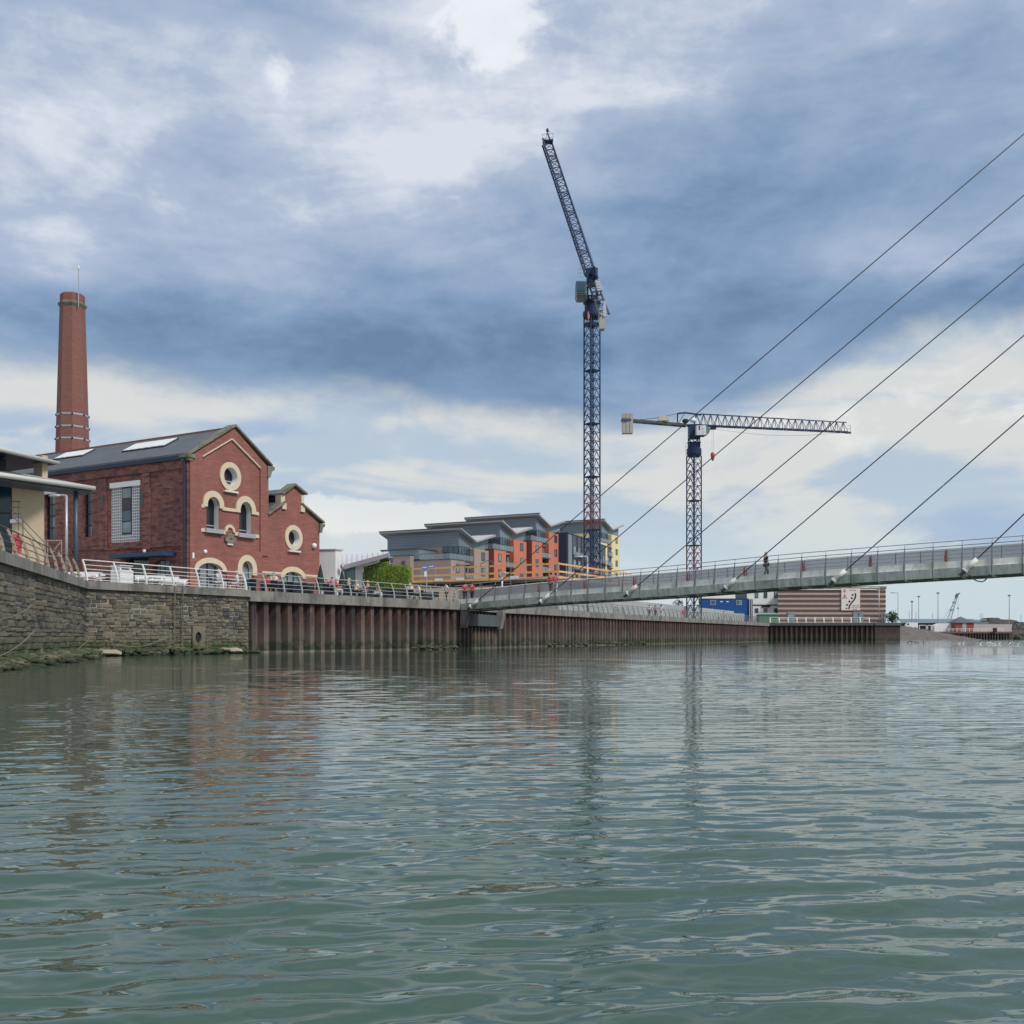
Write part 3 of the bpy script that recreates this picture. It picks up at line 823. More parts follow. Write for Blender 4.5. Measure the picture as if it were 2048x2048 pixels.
railing((2, 3), 'pale grey-green railing in front of the seated terrace crowd', M['rail_grey'], M['rail_grey'], .12, .05, 25.5, 1.85, .3, .019, (1.25, .86, .58, .30))
railing((4, 5, 6, 7, 8, 9), 'dull grey railing of the long far promenade beneath and beyond the bridge', M['rail_dull'], M['rail_dull'], .12, .5, None, 2.1, .3)
railing((9, 10), 'white railing in front of the striped building', M['rail_white'], M['rail_white'], .20, .3, 22.0, 2.0, .3, .03, (1.25, .70, .25), .10)

# ================================================================== people
def skin_body(chain, name, mat):
    """chain: list of (pos, radius, parent index); grows one continuous surface"""
    me = bpy.data.meshes.new(name)
    me.from_pydata([c[0] for c in chain], [(c[2], i) for i, c in enumerate(chain) if c[2] is not None], [])
    o = bpy.data.objects.new(name, me); COL.objects.link(o)
    md = o.modifiers.new('skin', 'SKIN')
    for i, c in enumerate(chain):
        sv_ = me.skin_vertices[0].data[i]; r = c[1]; sv_.radius = r if isinstance(r, tuple) else (r, r); sv_.use_root = (i == 0)
    o.modifiers.new('sub', 'SUBSURF').levels = 1
    bpy.context.view_layer.update()
    dg = bpy.context.evaluated_depsgraph_get()
    res = bpy.data.meshes.new_from_object(o.evaluated_get(dg))
    bpy.data.objects.remove(o)
    res.name = name; res.materials.clear(); res.materials.append(mat)
    res.polygons.foreach_set('use_smooth', [True] * len(res.polygons))
    return res
def pose(kind):
    """joints facing -Y, feet at z=0"""
    if kind == 'sit':
        H = dict(pel=(0, .05, .50), wai=(0, .06, .66), che=(0, .04, .90), nec=(0, .02, 1.06), hed=(0, -.02, 1.20), top=(0, -.01, 1.30),
                 hipL=(.10, .0, .49), kneL=(.13, -.42, .50), ankL=(.13, -.42, .09), toeL=(.14, -.60, .05),
                 hipR=(-.10, .0, .49), kneR=(-.12, -.42, .50), ankR=(-.14, -.36, .09), toeR=(-.15, -.54, .05),
                 shoL=(.18, .04, .99), elbL=(.24, -.04, .73), wriL=(.16, -.26, .70), hanL=(.13, -.35, .70),
                 shoR=(-.18, .04, .99), elbR=(-.24, -.06, .73), wriR=(-.15, -.28, .74), hanR=(-.12, -.36, .75))
    else:
        w = .16 if kind == 'walk' else .03
        H = dict(pel=(0, 0, .95), wai=(0, 0, 1.08), che=(0, -.01, 1.32), nec=(0, 0, 1.48), hed=(0, -.02, 1.61), top=(0, -.01, 1.71),
                 hipL=(.09, 0, .90), kneL=(.10, -w - .02, .50), ankL=(.11, -w * 1.2, .09), toeL=(.12, -w * 1.2 - .17, .04),
                 hipR=(-.09, 0, .90), kneR=(-.10, w * .3 - .02, .50), ankR=(-.11, w * 1.6, .11), toeR=(-.12, w * 1.6 - .15, .05),
                 shoL=(.19, 0, 1.41), elbL=(.25, .05, 1.14), wriL=(.24, -.08, .93), hanL=(.23, -.13, .84),
                 shoR=(-.19, 0, 1.41), elbR=(-.25, .02, 1.14), wriR=(-.25, -.14, .95), hanR=(-.24, -.20, .86))
    return H
def person_meshes(kind, female=False):
    H = pose(kind); V = lambda k: H[k]
    ch = [(V('pel'), (.145, .11), None), (V('wai'), (.13, .10), 0), (V('che'), (.165, .11), 1), (V('nec'), .055, 2), (V('hed'), (.075, .095), 3), (V('top'), (.055, .07), 4)]
    def add(keys, rs, par):
        for k, r in zip(keys, rs): ch.append((V(k), r, par)); par = len(ch) - 1
        return par
    e = {}
    for s in 'LR':
        add(['hip' + s, 'kne' + s, 'ank' + s, 'toe' + s], [.088, .058, .038, .032], 0)
        w = add(['sho' + s, 'elb' + s, 'wri' + s, 'han' + s], [.058, .042, .028, .036], 2)
        hx, hy, hz = V('han' + s)
        sx = 1 if s == 'L' else -1
        dx, dy, dz = (np.array(V('han' + s)) - np.array(V('wri' + s))); l = math.sqrt(dx * dx + dy * dy + dz * dz) or 1
        dx, dy, dz = dx / l, dy / l, dz / l
        for q, o_, ln in ((0, -.028, .075), (1, -.009, .085), (2, .010, .080), (3, .028, .062)):
            ch.append(((hx + o_, hy + dy * ln, hz + dz * ln + (-.01)), .010, w))
        ch.append(((hx - sx * .045, hy + dy * .02, hz + dz * .02 - .01), .012, w))
    body = skin_body(ch, 'body', M['skin'])
    # face: nose, ears as extra vertices joined into the body mesh
    bm = bmesh.new(); bm.from_mesh(body)
    hx, hy, hz = H['hed']
    for c, r in (((hx, hy - .10, hz - .005), (.013, .018, .02)), ((hx - .085, hy, hz), (.012, .02, .03)), ((hx + .085, hy, hz), (.012, .02, .03))):
        g = bmesh.ops.create_icosphere(bm, subdivisions=1, radius=1.0)
        for v in g['verts']: v.co = Vector((v.co.x * r[0] + c[0], v.co.y * r[1] + c[1], v.co.z * r[2] + c[2]))
    bm.to_mesh(body); bm.free()
    sh = [(V('pel'), (.158, .125), None), (V('wai'), (.148, .118), 0), (V('che'), (.182, .128), 1), ((V('nec')[0], V('nec')[1], V('nec')[2] - .03), (.075, .075), 2)]
    for s in 'LR':
        e_ = np.array(V('elb' + s)); o_ = np.array(V('sho' + s))
        sh.append((V('sho' + s), .072, 2)); sh.append((tuple(o_ + (e_ - o_) * .8), .060, len(sh) - 1))
    shirt = skin_body(sh, 'shirt', M['sh_white'])
    tr = [(V('pel'), (.162, .128), None)]
    for s in 'LR':
        tr.append((V('hip' + s), .104, 0)); tr.append((V('kne' + s), .076, len(tr) - 1))
        k_ = np.array(V('kne' + s)); a_ = np.array(V('ank' + s)); tr.append((tuple(k_ + (a_ - k_) * .9), .060, len(tr) - 1))
    trou = skin_body(tr, 'trousers', M['tr_dark'])
    hb = MB(); hx, hy, hz = H['hed']
    hb.blob((hx, hy + .025, hz + .035), (.098, .105, .115), 10, 7)
    if female: hb.blob((hx, hy + .075, hz - .06), (.09, .06, .16), 9, 6)
    o = hb.build('hair', M['hair_dark'], smooth=True); hair = o.data; bpy.data.objects.remove(o)
    return dict(body=body, shirt=shirt, trousers=trou, hair=hair)
PK = {}
def person(kind, X, Y, face, shirt, trousers, hair, label, z=ZT, female=False, sc=1.0):
    key = (kind, female)
    if key not in PK: PK[key] = person_meshes(kind, female)
    sc *= 1.07; root = empty('person', (X, Y, z), face, label, 'person'); root.scale = (sc, sc, sc)
    for nm, mt in (('body', 'skin'), ('shirt', shirt), ('trousers', trousers), ('hair', hair)):
        src = PK[key][nm]; k2 = (key, nm, mt)
        if k2 not in PK:
            me = src.copy(); me.materials.clear(); me.materials.append(M[mt]); PK[k2] = me
        place(nm, PK[k2], root)
    return root

# terrace furniture ------------------------------------------------
def chair_at(X, Y, rz, label, mat=None):
    mat = mat or M['charcoal']
    if 'chair' not in PK:
        root = empty('terrace_chair', (0, 0, 0))
        m = MB(); m.box(-.24, .24, -.24, .24, .42, .47); m.build('seat', mat, root, local=True)
        m = MB(); m.prism([(-.24, .22, .47), (-.24, .27, .47), (-.24, .34, .95), (-.24, .29, .95)], (.48, 0, 0)); m.build('backrest', mat, root, local=True)
        for sx in (-1, 1):
            for sy in (-1, 1):
                m = MB(); m.bar((sx * .22, sy * .22, 0), (sx * .21, sy * .21, .42), .035); m.build('leg', M['steel_dark'], root, local=True)
            m = MB(); m.bar((sx * .25, -.2, .66), (sx * .25, .27, .68), .04); m.build('armrest', M['steel_dark'], root, local=True)
        PK['chair'] = root; c = root
    else: c = copy_tree(PK['chair'])
    c.location = (X, Y, ZT); c.rotation_euler = (0, 0, rz); tag(c, label, 'chair', 'dark chairs on the terrace')
    return c
def table_at(X, Y, label):
    if 'table' not in PK:
        root = empty('terrace_table', (0, 0, 0))
        m = MB(); m.lathe([(.40, .70), (.42, .72), (.42, .74), (.40, .75)], n=18); m.build('tabletop', M['charcoal'], root, local=True)
        m = MB(); m.lathe([(.04, .03), (.035, .70)], n=8); m.build('stem', M['steel_dark'], root, local=True)
        m = MB(); m.lathe([(.26, 0), (.24, .03), (.05, .05)], n=14); m.build('base', M['steel_dark'], root, local=True)
        PK['table'] = root; c = root
    else: c = copy_tree(PK['table'])
    c.location = (X, Y, ZT); tag(c, label, 'table', 'round tables on the terrace')
    return c
def tpx(px, back):           # point on the terrace behind the railing at a photo column
    for i, j in ((1, 2), (2, 3)):
        a, b, u, n, L = seg(i, j); k = (px - CX) / FPX; o = a - n * back
        s = (k * o.y - o.x) / (u.x - k * u.y)
        if -.5 <= s <= L + .5: return o + u * s
    return o + u * s
def ppl(px, back, kind, face, sh, tr, ha, lab, fem=False, sc=1.0):
    p = tpx(px, back); person(kind, p.x, p.y, face, sh, tr, ha, lab, female=fem, sc=sc)
ppl(437, 1.6, 'sit', R(80), 'sh_blue', 'tr_pale', 'hair_blond', 'person in a pale blue top and pale shorts leaning forward before the big arched door')
ppl(473, 1.6, 'sit', R(-70), 'sh_white', 'tr_pale', 'hair_grey', 'person in a white shirt seated facing the pale blue top')
ppl(537, 2.4, 'sit', R(40), 'sh_red', 'tr_dark', 'hair_dark', 'person in a red top seated at the right end of the brick gable')
ppl(548, 1.7, 'sit', R(180), 'sh_white', 'tr_dark', 'hair_grey', 'bald person in white seated with back to the river', sc=1.08)
ppl(653, 2.0, 'sit', R(150), 'sh_black', 'tr_dark', 'hair_blond', 'fair-haired person in black just left of the pink-clad couple')
ppl(664, 1.7, 'stand', R(160), 'sh_pink', 'tr_dark', 'hair_dark', 'person in a long pink top beside the white wall', sc=.80)
ppl(673, 1.8, 'sit', R(120), 'sh_red', 'tr_pale', 'hair_grey', 'person in a red top just right of the long pink top', True)
ppl(698, 1.7, 'sit', R(185), 'sh_black', 'tr_dark', 'hair_blond', 'long-haired blond person in black seen from behind', True, 1.06)
ppl(713, 2.0, 'sit', R(140), 'sh_white', 'tr_dark', 'hair_blond', 'person in white with fair hair beside the white column', True)
ppl(735, 1.6, 'sit', R(-100), 'sh_pink', 'tr_pale', 'hair_grey', 'white-haired person in a bright pink jacket facing right')
ppl(752, 2.2, 'sit', R(90), 'sh_black', 'tr_pale', 'hair_dark', 'person in black with bare legs opposite the pink jacket')
ppl(820, 1.6, 'sit', R(180), 'sh_white', 'tr_pale', 'hair_blond', 'long-haired blond person in white by the right end of the hedge', True, 1.05)
ppl(836, 1.9, 'sit', R(-60), 'sh_white', 'tr_dark', 'hair_dark', 'dark-haired person in a white shirt right of the blond one', sc=1.08)
ppl(892, 2.4, 'stand', R(-50), 'sh_white', 'tr_dark', 'hair_dark', 'person in white standing where the railing meets the bridge')
CH = []
for px, back, rz in ((429, 1.7, 80), (479, 1.7, -70), (497, 2.6, 0), (510, 2.2, 160), (541, 2.4, 40), (550, 1.65, 180), (566, 2.6, 20), (584, 2.4, 170), (603, 2.4, -30), (622, 2.7, 10),
                     (655, 1.9, 170), (676, 2.2, 120), (699, 1.6, 185), (716, 2.3, 140), (733, 1.7, -100), (756, 2.2, 90), (774, 2.4, -20), (790, 2.6, 150), (806, 2.2, 10), (822, 1.5, 180), (838, 1.95, -60), (858, 2.4, 90), (872, 2.5, 0)):
    p = tpx(px, back); lab = ['empty dark chair', 'occupied dark chair'][px in (429, 479, 541, 550, 655, 676, 699, 716, 733, 756, 822, 838)]
    near = ('before the big arched door' if px < 490 else 'by the small arched door' if px < 520 else 'by the pair at the gable end' if px < 560 else 'before the low right arch' if px < 612 else 'before the dark shrub' if px < 640 else 'beside the white pavilion' if px < 725 else 'before the clipped trees' if px < 830 else 'by the bridge end')
    CH.append((px, near, lab, p, rz))
NTH = ['leftmost', 'second from the left', 'third from the left', 'fourth from the left', 'fifth from the left', 'sixth from the left', 'seventh from the left', 'eighth from the left', 'ninth from the left', 'tenth from the left', 'eleventh from the left', 'twelfth from the left', 'thirteenth from the left', 'fourteenth from the left', 'fifteenth from the left', 'sixteenth from the left', 'seventeenth from the left', 'fourth from the right', 'third from the right', 'second from the right', 'rightmost']
for px, near, lab, p, rz in CH:
    same = sorted(c[0] for c in CH if c[1] == near and c[2] == lab); i = same.index(px); n = len(same)
    w = '' if n == 1 else ', ' + (['left', 'right'][i] if n == 2 else ['left', 'middle', 'right'][i] if n == 3 else NTH[i]) + ' one'
    chair_at(p.x, p.y, R(rz), f'{lab} {near}{w}')
for px, back, lab in ((455, 1.8, 'round table between the couple in pale clothes'), (522, 2.0, 'round table left of the person in red'), (560, 2.6, 'round table behind the bald person'), (594, 2.6, 'empty round table before the low right arch'),
                      (688, 2.2, 'round table beside the long-haired blond person in black'), (744, 1.9, 'round table before the pink jacket'), (782, 2.5, 'empty round table before the clipped trees'), (829, 2.6, 'round table between the two people in white'), (864, 2.4, 'round table nearest the bridge end')):
    p = tpx(px, back); table_at(p.x, p.y, lab)
def screen(px0, px1, back, h, lab):
    p, q = tpx(px0, back), tpx(px1, back); d = q - p
    root = empty('wind_screen', (p.x, p.y, ZT), 0, lab, 'wind break', 'dark fabric wind screens on the terrace')
    m = MB(); m.pbox(p + Vector((0, 0, ZT + .12)), d, Vector((d.y, -d.x, 0)).normalized() * -.03, (0, 0, h)); m.build('panel', M['charcoal'], root)
    for e in (p, q):
        m = MB(); m.tube([e + Vector((0, 0, ZT)), e + Vector((0, 0, ZT + h + .15))], .03, 6); m.build('post', M['steel_dark'], root)
screen(502, 512, 2.8, .95, 'narrow dark wind screen right of the small arched door')
screen(521, 533, 3.2, .80, 'dark wind screen left of the person in red')
screen(556, 604, 3.2, .85, 'wide dark wind screen below the low right arch')
screen(606, 626, 3.2, .85, 'dark wind screen at the end of the brick wing')
screen(648, 668, 3.2, .75, 'dark wind screen in front of the white wall')
screen(677, 712, 3.2, .75, 'dark wind screen below the teal window')
screen(718, 745, 3.3, .8, 'dark wind screen under the first clipped tree')
screen(758, 812, 3.3, .8, 'wide dark wind screen under the clipped trees')
screen(838, 868, 3.6, .8, 'dark wind screen nearest the bridge')
def parasol(px, back, h, lab):
    p = tpx(px, back); root = empty('folded_parasol', (p.x, p.y, ZT), 0, lab, 'parasol', 'folded dark parasols')
    m = MB(); m.lathe([(.03, 0), (.03, h)], (p.x, p.y, ZT), 8); m.build('pole', M['steel_dark'], root)
    m = MB(); m.lathe([(.42, .55), (.40, .75), (.26, h * .6), (.10, h * .9), (.02, h + .08)], (p.x, p.y, ZT), 12); m.build('canopy', M['green_dark'], root)
    m = MB(); m.lathe([(.25, 0), (.25, .06), (.06, .1)], (p.x, p.y, ZT), 12); m.build('base', M['black'], root)
parasol(641, 4.2, 2.6, 'dark folded parasol at the corner of the brick wing')
parasol(684, 4.2, 2.35, 'dark folded parasol before the white corner pier')
# white benches and planter on the left terrace
def bench(px, back, lab, rz):
    p = tpx(px, back)
    if 'bench' not in PK:
        root = empty('picnic_bench', (0, 0, 0))
        for k in range(5):
            m = MB(); m.box(-.9, .9, -.36 + k * .148, -.23 + k * .148, .72, .76); m.build('table_slat', M['white'], root, local=True)
        for sy in (-1, 1):
            for q in (0, 1):
                m = MB(); m.box(-.9, .9, sy * .70 + q * .14 - .13, sy * .70 + q * .14, .43, .47); m.build('seat_slat', M['white'], root, local=True)
            m = MB(); m.box(-.9, .9, sy * .86 - .02, sy * .86 + .02, .60, .72); m.build('backrest', M['white'], root, local=True)
        for sx in (-1, 1):
            m = MB(); m.bar((sx * .7, -.75, 0), (sx * .7, -.2, .72), .08); m.bar((sx * .7, .75, 0), (sx * .7, .2, .72), .08); m.bar((sx * .7, -.85, .40), (sx * .7, .85, .40), .07)
            m.build('leg_frame', M['white'], root, local=True)
        PK['bench'] = root; c = root
    else: c = copy_tree(PK['bench'])
    c.location = (p.x, p.y, ZT); c.rotation_euler = (0, 0, rz); tag(c, lab, 'bench', 'white picnic benches on the left terrace')
bench(172, 3.4, 'white picnic bench directly behind the quay corner', R(8))
bench(140, 5.2, 'white picnic bench left of the quay corner, behind the tan posts', R(8))
bench(300, 2.6, 'white picnic bench left of the blue entrance', R(20))
bench(328, 2.7, 'white picnic bench above the ladder', R(20))
bench(346, 4.2, 'white picnic bench behind the other two above the ladder', R(20))
def planter():
    p = tpx(244, 1.5); root = empty('white_bin_housing', (p.x, p.y, ZT), 0, 'white square bin housing behind the white railing', 'bin')
    F = Frame(p, seg(1, 2)[2])
    m = MB(); m.fbox(F, -.5, .5, ZT + .05, ZT + .88, -.4, .4); m.build('casing', M['white'], root)
    m = MB(); m.fbox(F, -.5, .5, ZT, ZT + .05, -.38, .38); m.build('plinth', M['steel_dark'], root)
    for s in (-.42, .34):
        m = MB(); m.fbox(F, s, s + .1, ZT + .88, ZT + 1.12, -.4, .3); m.build('lid_post', M['offwhite'], root)
    m = MB(); m.fbox(F, -.5, .5, ZT + 1.12, ZT + 1.17, -.42, .4); m.build('lid', M['offwhite'], root)
planter()
def lifebuoy(P, lab, rz, sc=1.0):
    root = empty('lifebuoy_housing', P, rz, lab, 'lifebuoy', 'red lifebuoy housings on the quay'); root.scale = sc if isinstance(sc, tuple) else (sc, sc, sc)
    m = MB(); m.tube([(0, 0, 0), (0, 0, 1.0)], .04, 6); m.build('post', M['steel_dark'], root, local=True)
    m = MB(); m.prism([(x, -.10, z) for x, z in ((-.28, .62), (.28, .62), (.32, 1.15), (.24, 1.38), (0, 1.46), (-.24, 1.38), (-.32, 1.15))], (0, .2, 0)); m.build('housing', M['life_red'], root, local=True)
    m = MB()
    ring = [Vector((.2 * math.cos(R(a)), -.12, 1.02 + .2 * math.sin(R(a)))) for a in range(0, 361, 24)]
    m.tube(ring, .045, 6); m.build('ring', M['life_red'], root, local=True)
a, b, u, n, L = seg(0, 1)
p = a + u * 32.6 - n * .75; lifebuoy((p.x, p.y, ZT - .12), 'bright red lifebuoy housing behind the tan railing at far left', R(20), (.60, .60, .95))
p = Vector(at(1369, 1230, 172)); lifebuoy((p.x, p.y + 1, ZT), 'small red lifebuoy housing on the far promenade', R(10))

# ================================================================== red brick pump house with chimney
GA = Vector((-25.23, 80.0, 0)); GU = Vector((.508, .861, 0)).normalized()
FG = Frame(GA, GU)                         # gable front, s to the right-back
GV = Vector((-GU.y, GU.x, 0))              # along the side wall, to the left-back
FS = Frame(GA, GV, -1)                     # side wall
def pump_house():
    root = empty('pump_house', (GA.x, GA.y, ZT), 0, 'old red brick pump house with two gables and round windows', 'building')
    g = FG.px; z0 = ZT - .02
    T0 = .30
    # front wall sheet: main gable and stepped wing gable in one plane
    outer = [(0, z0), (g(639, 1100)[0], z0), g(639, 1047), g(604, 1013), g(604, 990), g(587, 973), g(566, 988), g(566, 1007), g(535, 1030), g(535, 933), g(467, 853), g(379, 909)]
    outer[-1] = (0, outer[-1][1])
    def A(x0, x1, ys, yt, yb=None):
        s0 = g(x0, ys)[0]; s1 = g(x1, ys)[0]; zb = z0 + .02 if yb is None else g((x0 + x1) / 2, yb)[1]
        return s0, s1, zb, g((x0 + x1) / 2, ys)[1], g((x0 + x1) / 2, yt)[1]
    w1 = A(413, 437, 1010, 994, 1058); w2 = A(478.5, 501.6, 1022, 1004, 1067.5)
    d1 = A(394.5, 444, 1142, 1126); d2 = A(482, 503, 1138, 1122); d3 = A(567, 604, 1156, 1143.5)
    c1 = g(460, 953); r1 = abs(g(460, 935)[1] - c1[1]); c2 = g(586.5, 1075.5); r2 = abs(g(586, 1059.5)[1] - c2[1])
    o1 = oval(*c1, r1, r1, 28); o2 = oval(*c2, r2, r2, 28)
    arches = [arch(*w1), arch(*w2)]; doors = [arch(*d1), arch(*d2), arch(*d3)]
    m = MB(); m.holed(FG, outer, arches + doors + [o1, o2], 0, .55, 0, 1); m.build('front_wall', [M['brick_new'], M['white']], root)
    # proud brick surround of the sunk panel
    so = [(0.0, z0), (g(517, 1120)[0] + .35, z0), (g(517, 1120)[0] + .35, g(517, 1101)[1] - .4), (g(535, 1120)[0], g(517, 1101)[1] - .4), (g(535, 1000)[0], g(535, 936)[1]), g(467, 858), (0.0, g(379, 912)[1])]
    si = [g(403, 913), g(403, 1092), g(517, 1101), g(519, 936), g(462, 878)]
    si[1] = (si[0][0], si[1][1]); si[2] = (si[3][0], si[1][1])
    dh = [arch(d1[0] - .41, d1[1] + .41, z0 + .05, d1[3], d1[4] + .41), arch(d2[0] - .2, d2[1] + .2, z0 + .05, d2[3], d2[4] + .2)]
    m = MB(); m.holed(FG, so, [si] + dh, .12, .12); m.build('brick_surround', M['brick_new'], root)
    # pale moulding inside the surround
    for k, (p, q) in enumerate(((si[0], si[4]), (si[4], si[3]))):
        m = MB(); m.bar(FG.P(*p, .08), FG.P(*q, .08), .16, .10); m.build('moulding', M['sandstone'], root)
    # side wall: eave runs level
    SL = 31.0; ze = 15.32
    hs = []
    f = FS.px
    def RW(x0, x1, y0, y1): 
        s0, zt = f(x1, y0); s1 = f(x0, y0)[0]; zb = f((x0 + x1) / 2, y1)[1]; return (s0, s1, zb, f((x0 + x1) / 2, y0)[1])
    lat = RW(222.5, 280, 974, 1084); n1 = RW(166, 184, 981, 1074); n2 = RW(89, 110, 985, 1079)
    dA = A2 = (f(345, 1150)[0], f(305, 1150)[0])
    door = arch(dA[0], dA[1], z0 + .02, f(325, 1128)[1], f(325, 1119)[1]); bay = rect(f(298, 1150)[0], f(252, 1150)[0], z0 + .02, f(275, 1116)[1])
    m = MB(); m.holed(FS, [(0, z0), (SL, z0), (SL, ze), (0, ze)], [rect(*lat), rect(*n1), rect(*n2), door, bay], 0, .45); m.build('side_wall', M['brick_old'], root)
    # raised piers and bands of the side wall
    def pier(x0, x1, y0=None, y1=None, d=.14, nm='brick_pier'):
        s0, s1 = sorted((f(x0, 1000)[0], f(x1, 1000)[0]))
        zz0 = z0 if y1 is None else f((x0 + x1) / 2, y1)[1]; zz1 = ze if y0 is None else f((x0 + x1) / 2, y0)[1]
        m = MB(); m.fbox(FS, s0, s1, zz0, zz1, .002, d); m.build(nm, M['brick_old'], root)
    pier(366, 377.5); pier(287, 301, 946, 1100); pier(200, 214, 958, 1100); pier(128, 146, 965, 1110)
    pier(146, 366, None, 950, .16, 'brick_band'); pier(214, 366, 1091, 1096, .10, 'string_course'); pier(92, 200, 1098, 1102, .10, 'string_course')
    for x, y in ((208, 1005), (288, 1000)):      # iron tie plates
        s, z = f(x, y); m = MB(); m.fbox(FS, s - .12, s + .12, z - .55, z + .55, .14, .2); m.build('tie_plate', M['steel_dark'], root)
    # back and far end so the block is closed
    W = g(535, 1000)[0]
    m = MB(); b0 = FG.P(0, z0, -.55); 
    m.pbox(FG.P(.3, z0, 0) + GV * (SL - .4), GU * (W - .3), GV * .4, (0, 0, ze - z0))
    m.pbox(FG.P(W - .35, z0, 0) + GV * .6, GU * .35, GV * (SL - .6), (0, 0, ze - z0)); m.build('rear_wall', M['brick_old'], root)
    # roof slopes
    rz = 18.0; mid = W / 2
    for nm, s0, s1 in (('roof_slope', -.28, mid), ('roof_slope', W + .28, mid)):
        za = ze - .02
        p = [FG.P(s0, za, -.25), FG.P(s1, rz, -.25)]; q = [x + GV * (SL + .3) for x in p]
        m = MB(); m.prism([p[0], p[1], q[1], q[0]], (0, 0, .16)); sl = m.build(nm, M['slate'], root)
        if s0 < 0:
            # rooflights: pick two runs lying in this slope
            N = (p[1] - p[0]).cross(GV); P0 = p[0] + Vector((0, 0, .16))
            for (x0, y0), (x1, y1), (x2, y2), n_ in (((109, 920), (158, 916), (168, 906), 5), ((245.5, 904.5), (317, 899.6), (337, 886), 6)):
                a = hit(x0, y0, P0, N); b = hit(x1, y1, P0, N); c = hit(x2, y2, P0, N)
                u = GV * ((b - a).dot(GV)); sd = (p[1] - p[0]).normalized(); w = sd * (c - b).dot(sd); up = N.normalized() * (1 if N.z > 0 else -1)
                fr = MB(); fr.pbox(a - u * .01 - w * .04, u * 1.02, w * 1.08, up * .10); fo = fr.build('rooflight', M['frame_dark'], root)
                for k in range(n_):
                    pm_ = MB(); pm_.pbox(a + u * ((k + .07) / n_) + up * .10, u * (.86 / n_), w, up * .05); pm_.build('pane', M['white'], fo)
    m = MB(); m.bar(FG.P(mid, rz + .14, -.25), FG.P(mid, rz + .14, -.25) + GV * (SL + .3), .34, .14); m.build('ridge_tiles', M['ridge'], root)
    m = MB(); m.pbox(FS.P(0.1, ze - .32, .02), GV * SL, FS.n * .30, (0, 0, .28)); m.build('gutter', M['navy'], root)
    m = MB(); s_ = f(374.5, 1000)[0]; m.tube([FS.P(s_, ze - .1, .30), FS.P(s_, z0, .30)], .11, 8); m.build('downpipe', M['navy'], root)
    # main gable coping with kneelers
    kz = g(379, 912)[1]
    def coping(pts, w=.42, h=.17, nm='gable_coping'):
        for p, q in zip(pts, pts[1:]):
            m = MB(); d0, d1 = .28, -.75
            P0, Q0 = FG.P(*p, d0), FG.P(*q, d0); m.pbox(P0, Q0 - P0, FG.n * (d1 - d0), (0, 0, h)); m.build(nm, M['coping'], root)
    coping([(-.22, g(379, 909)[1] - .10), g(467.5, 853), (g(541, 932)[0], g(541, 933)[1])])
    m = MB(); zk = g(379, 909)[1]; m.fbox(FG, -.42, .42, zk - .26, zk + .02, -.7, .30); m.fbox(FG, -.28, .26, zk - .48, zk - .26, -.65, .20); m.build('kneeler', M['coping'], root)
    s_, zk = g(536, 933); m = MB(); m.prism([FG.P(s_ - .25, zk - .95, -.6), FG.P(s_ + .05, zk - .95, -.6), FG.P(s_ + .22, zk - .45, -.6), FG.P(s_ + .55, zk - .22, -.6), FG.P(s_ + .55, zk + .02, -.6), FG.P(s_ - .25, zk + .02, -.6)], FG.n * .86); m.build('kneeler', M['coping'], root)
    # wing gable copings
    coping([g(533.5, 1030), g(567, 1006)]); coping([g(562, 990), g(587, 970.5), g(611, 990)]); coping([g(603, 1011), g(645, 1047)])
    for x, y in ((567, 1008), (604, 1014)):
        s_, z_ = g(x, y); m = MB(); m.fbox(FG, s_ - .28, s_ + .22, z_ - .45, z_ + .1, -.5, .16); m.build('corbel', M['sandstone'], root)
    s_, z_ = g(640, 1048); m = MB(); m.prism([FG.P(s_ - .22, z_ - .8, -.6), FG.P(s_ + .04, z_ - .8, -.6), FG.P(s_ + .18, z_ - .35, -.6), FG.P(s_ + .45, z_ - .18, -.6), FG.P(s_ + .45, z_ + .02, -.6), FG.P(s_ - .22, z_ + .02, -.6)], FG.n * .82); m.build('kneeler', M['coping'], root)
    for x0, x1 in ((561, 569), (602, 607)):
        s0 = g(x0, 1000)[0]; s1 = g(x1, 1000)[0]; zt = g(x0, 990)[1]; zb = g(x0, 1006)[1]; m = MB(); m.fbox(FG, s0, s1, zb, zt, -.6, .06); m.build('quoin', M['sandstone'], root)
    # wing body and roofs behind its gable
    W2 = g(639, 1100)[0]; zw = g(639, 1047)[1] - .2
    m = MB(); m.pbox(FG.P(W2 - .35, z0, -.56), GU * .35, GV * 14, (0, 0, zw - z0)); m.pbox(FG.P(W, z0, -.56) + GV * 13.6, GU * (W2 - W - .36), GV * .4, (0, 0, zw - z0)); m.build('wing_wall', M['brick_new'], root)
    mc = (W + W2) / 2; zr = g(566, 1004)[1]
    for s0, s1 in ((W + .02, g(563, 1000)[0]), (W2 + .2, g(606, 1000)[0])):
        za = zw if s0 > W + 1 else g(535, 1034)[1]
        p0, p1 = FG.P(s0, za, -.6), FG.P(s1, zr - .1, -.6); m = MB(); m.prism([p0, p1, p1 + GV * 13.5, p0 + GV * 13.5], (0, 0, .14)); m.build('roof_slope', M['slate'], root)
    s0, s1 = g(563, 1000)[0], g(606, 1000)[0]; zl = g(587, 976)[1] - .15; zv = g(566, 988)[1] - .1
    m = MB(); m.pbox(FG.P(s0, zr - .2, -.7), GU * (s1 - s0), GV * 12.8, (0, 0, zv - zr + .2)); m.build('lantern_wall', M['navy'], root)
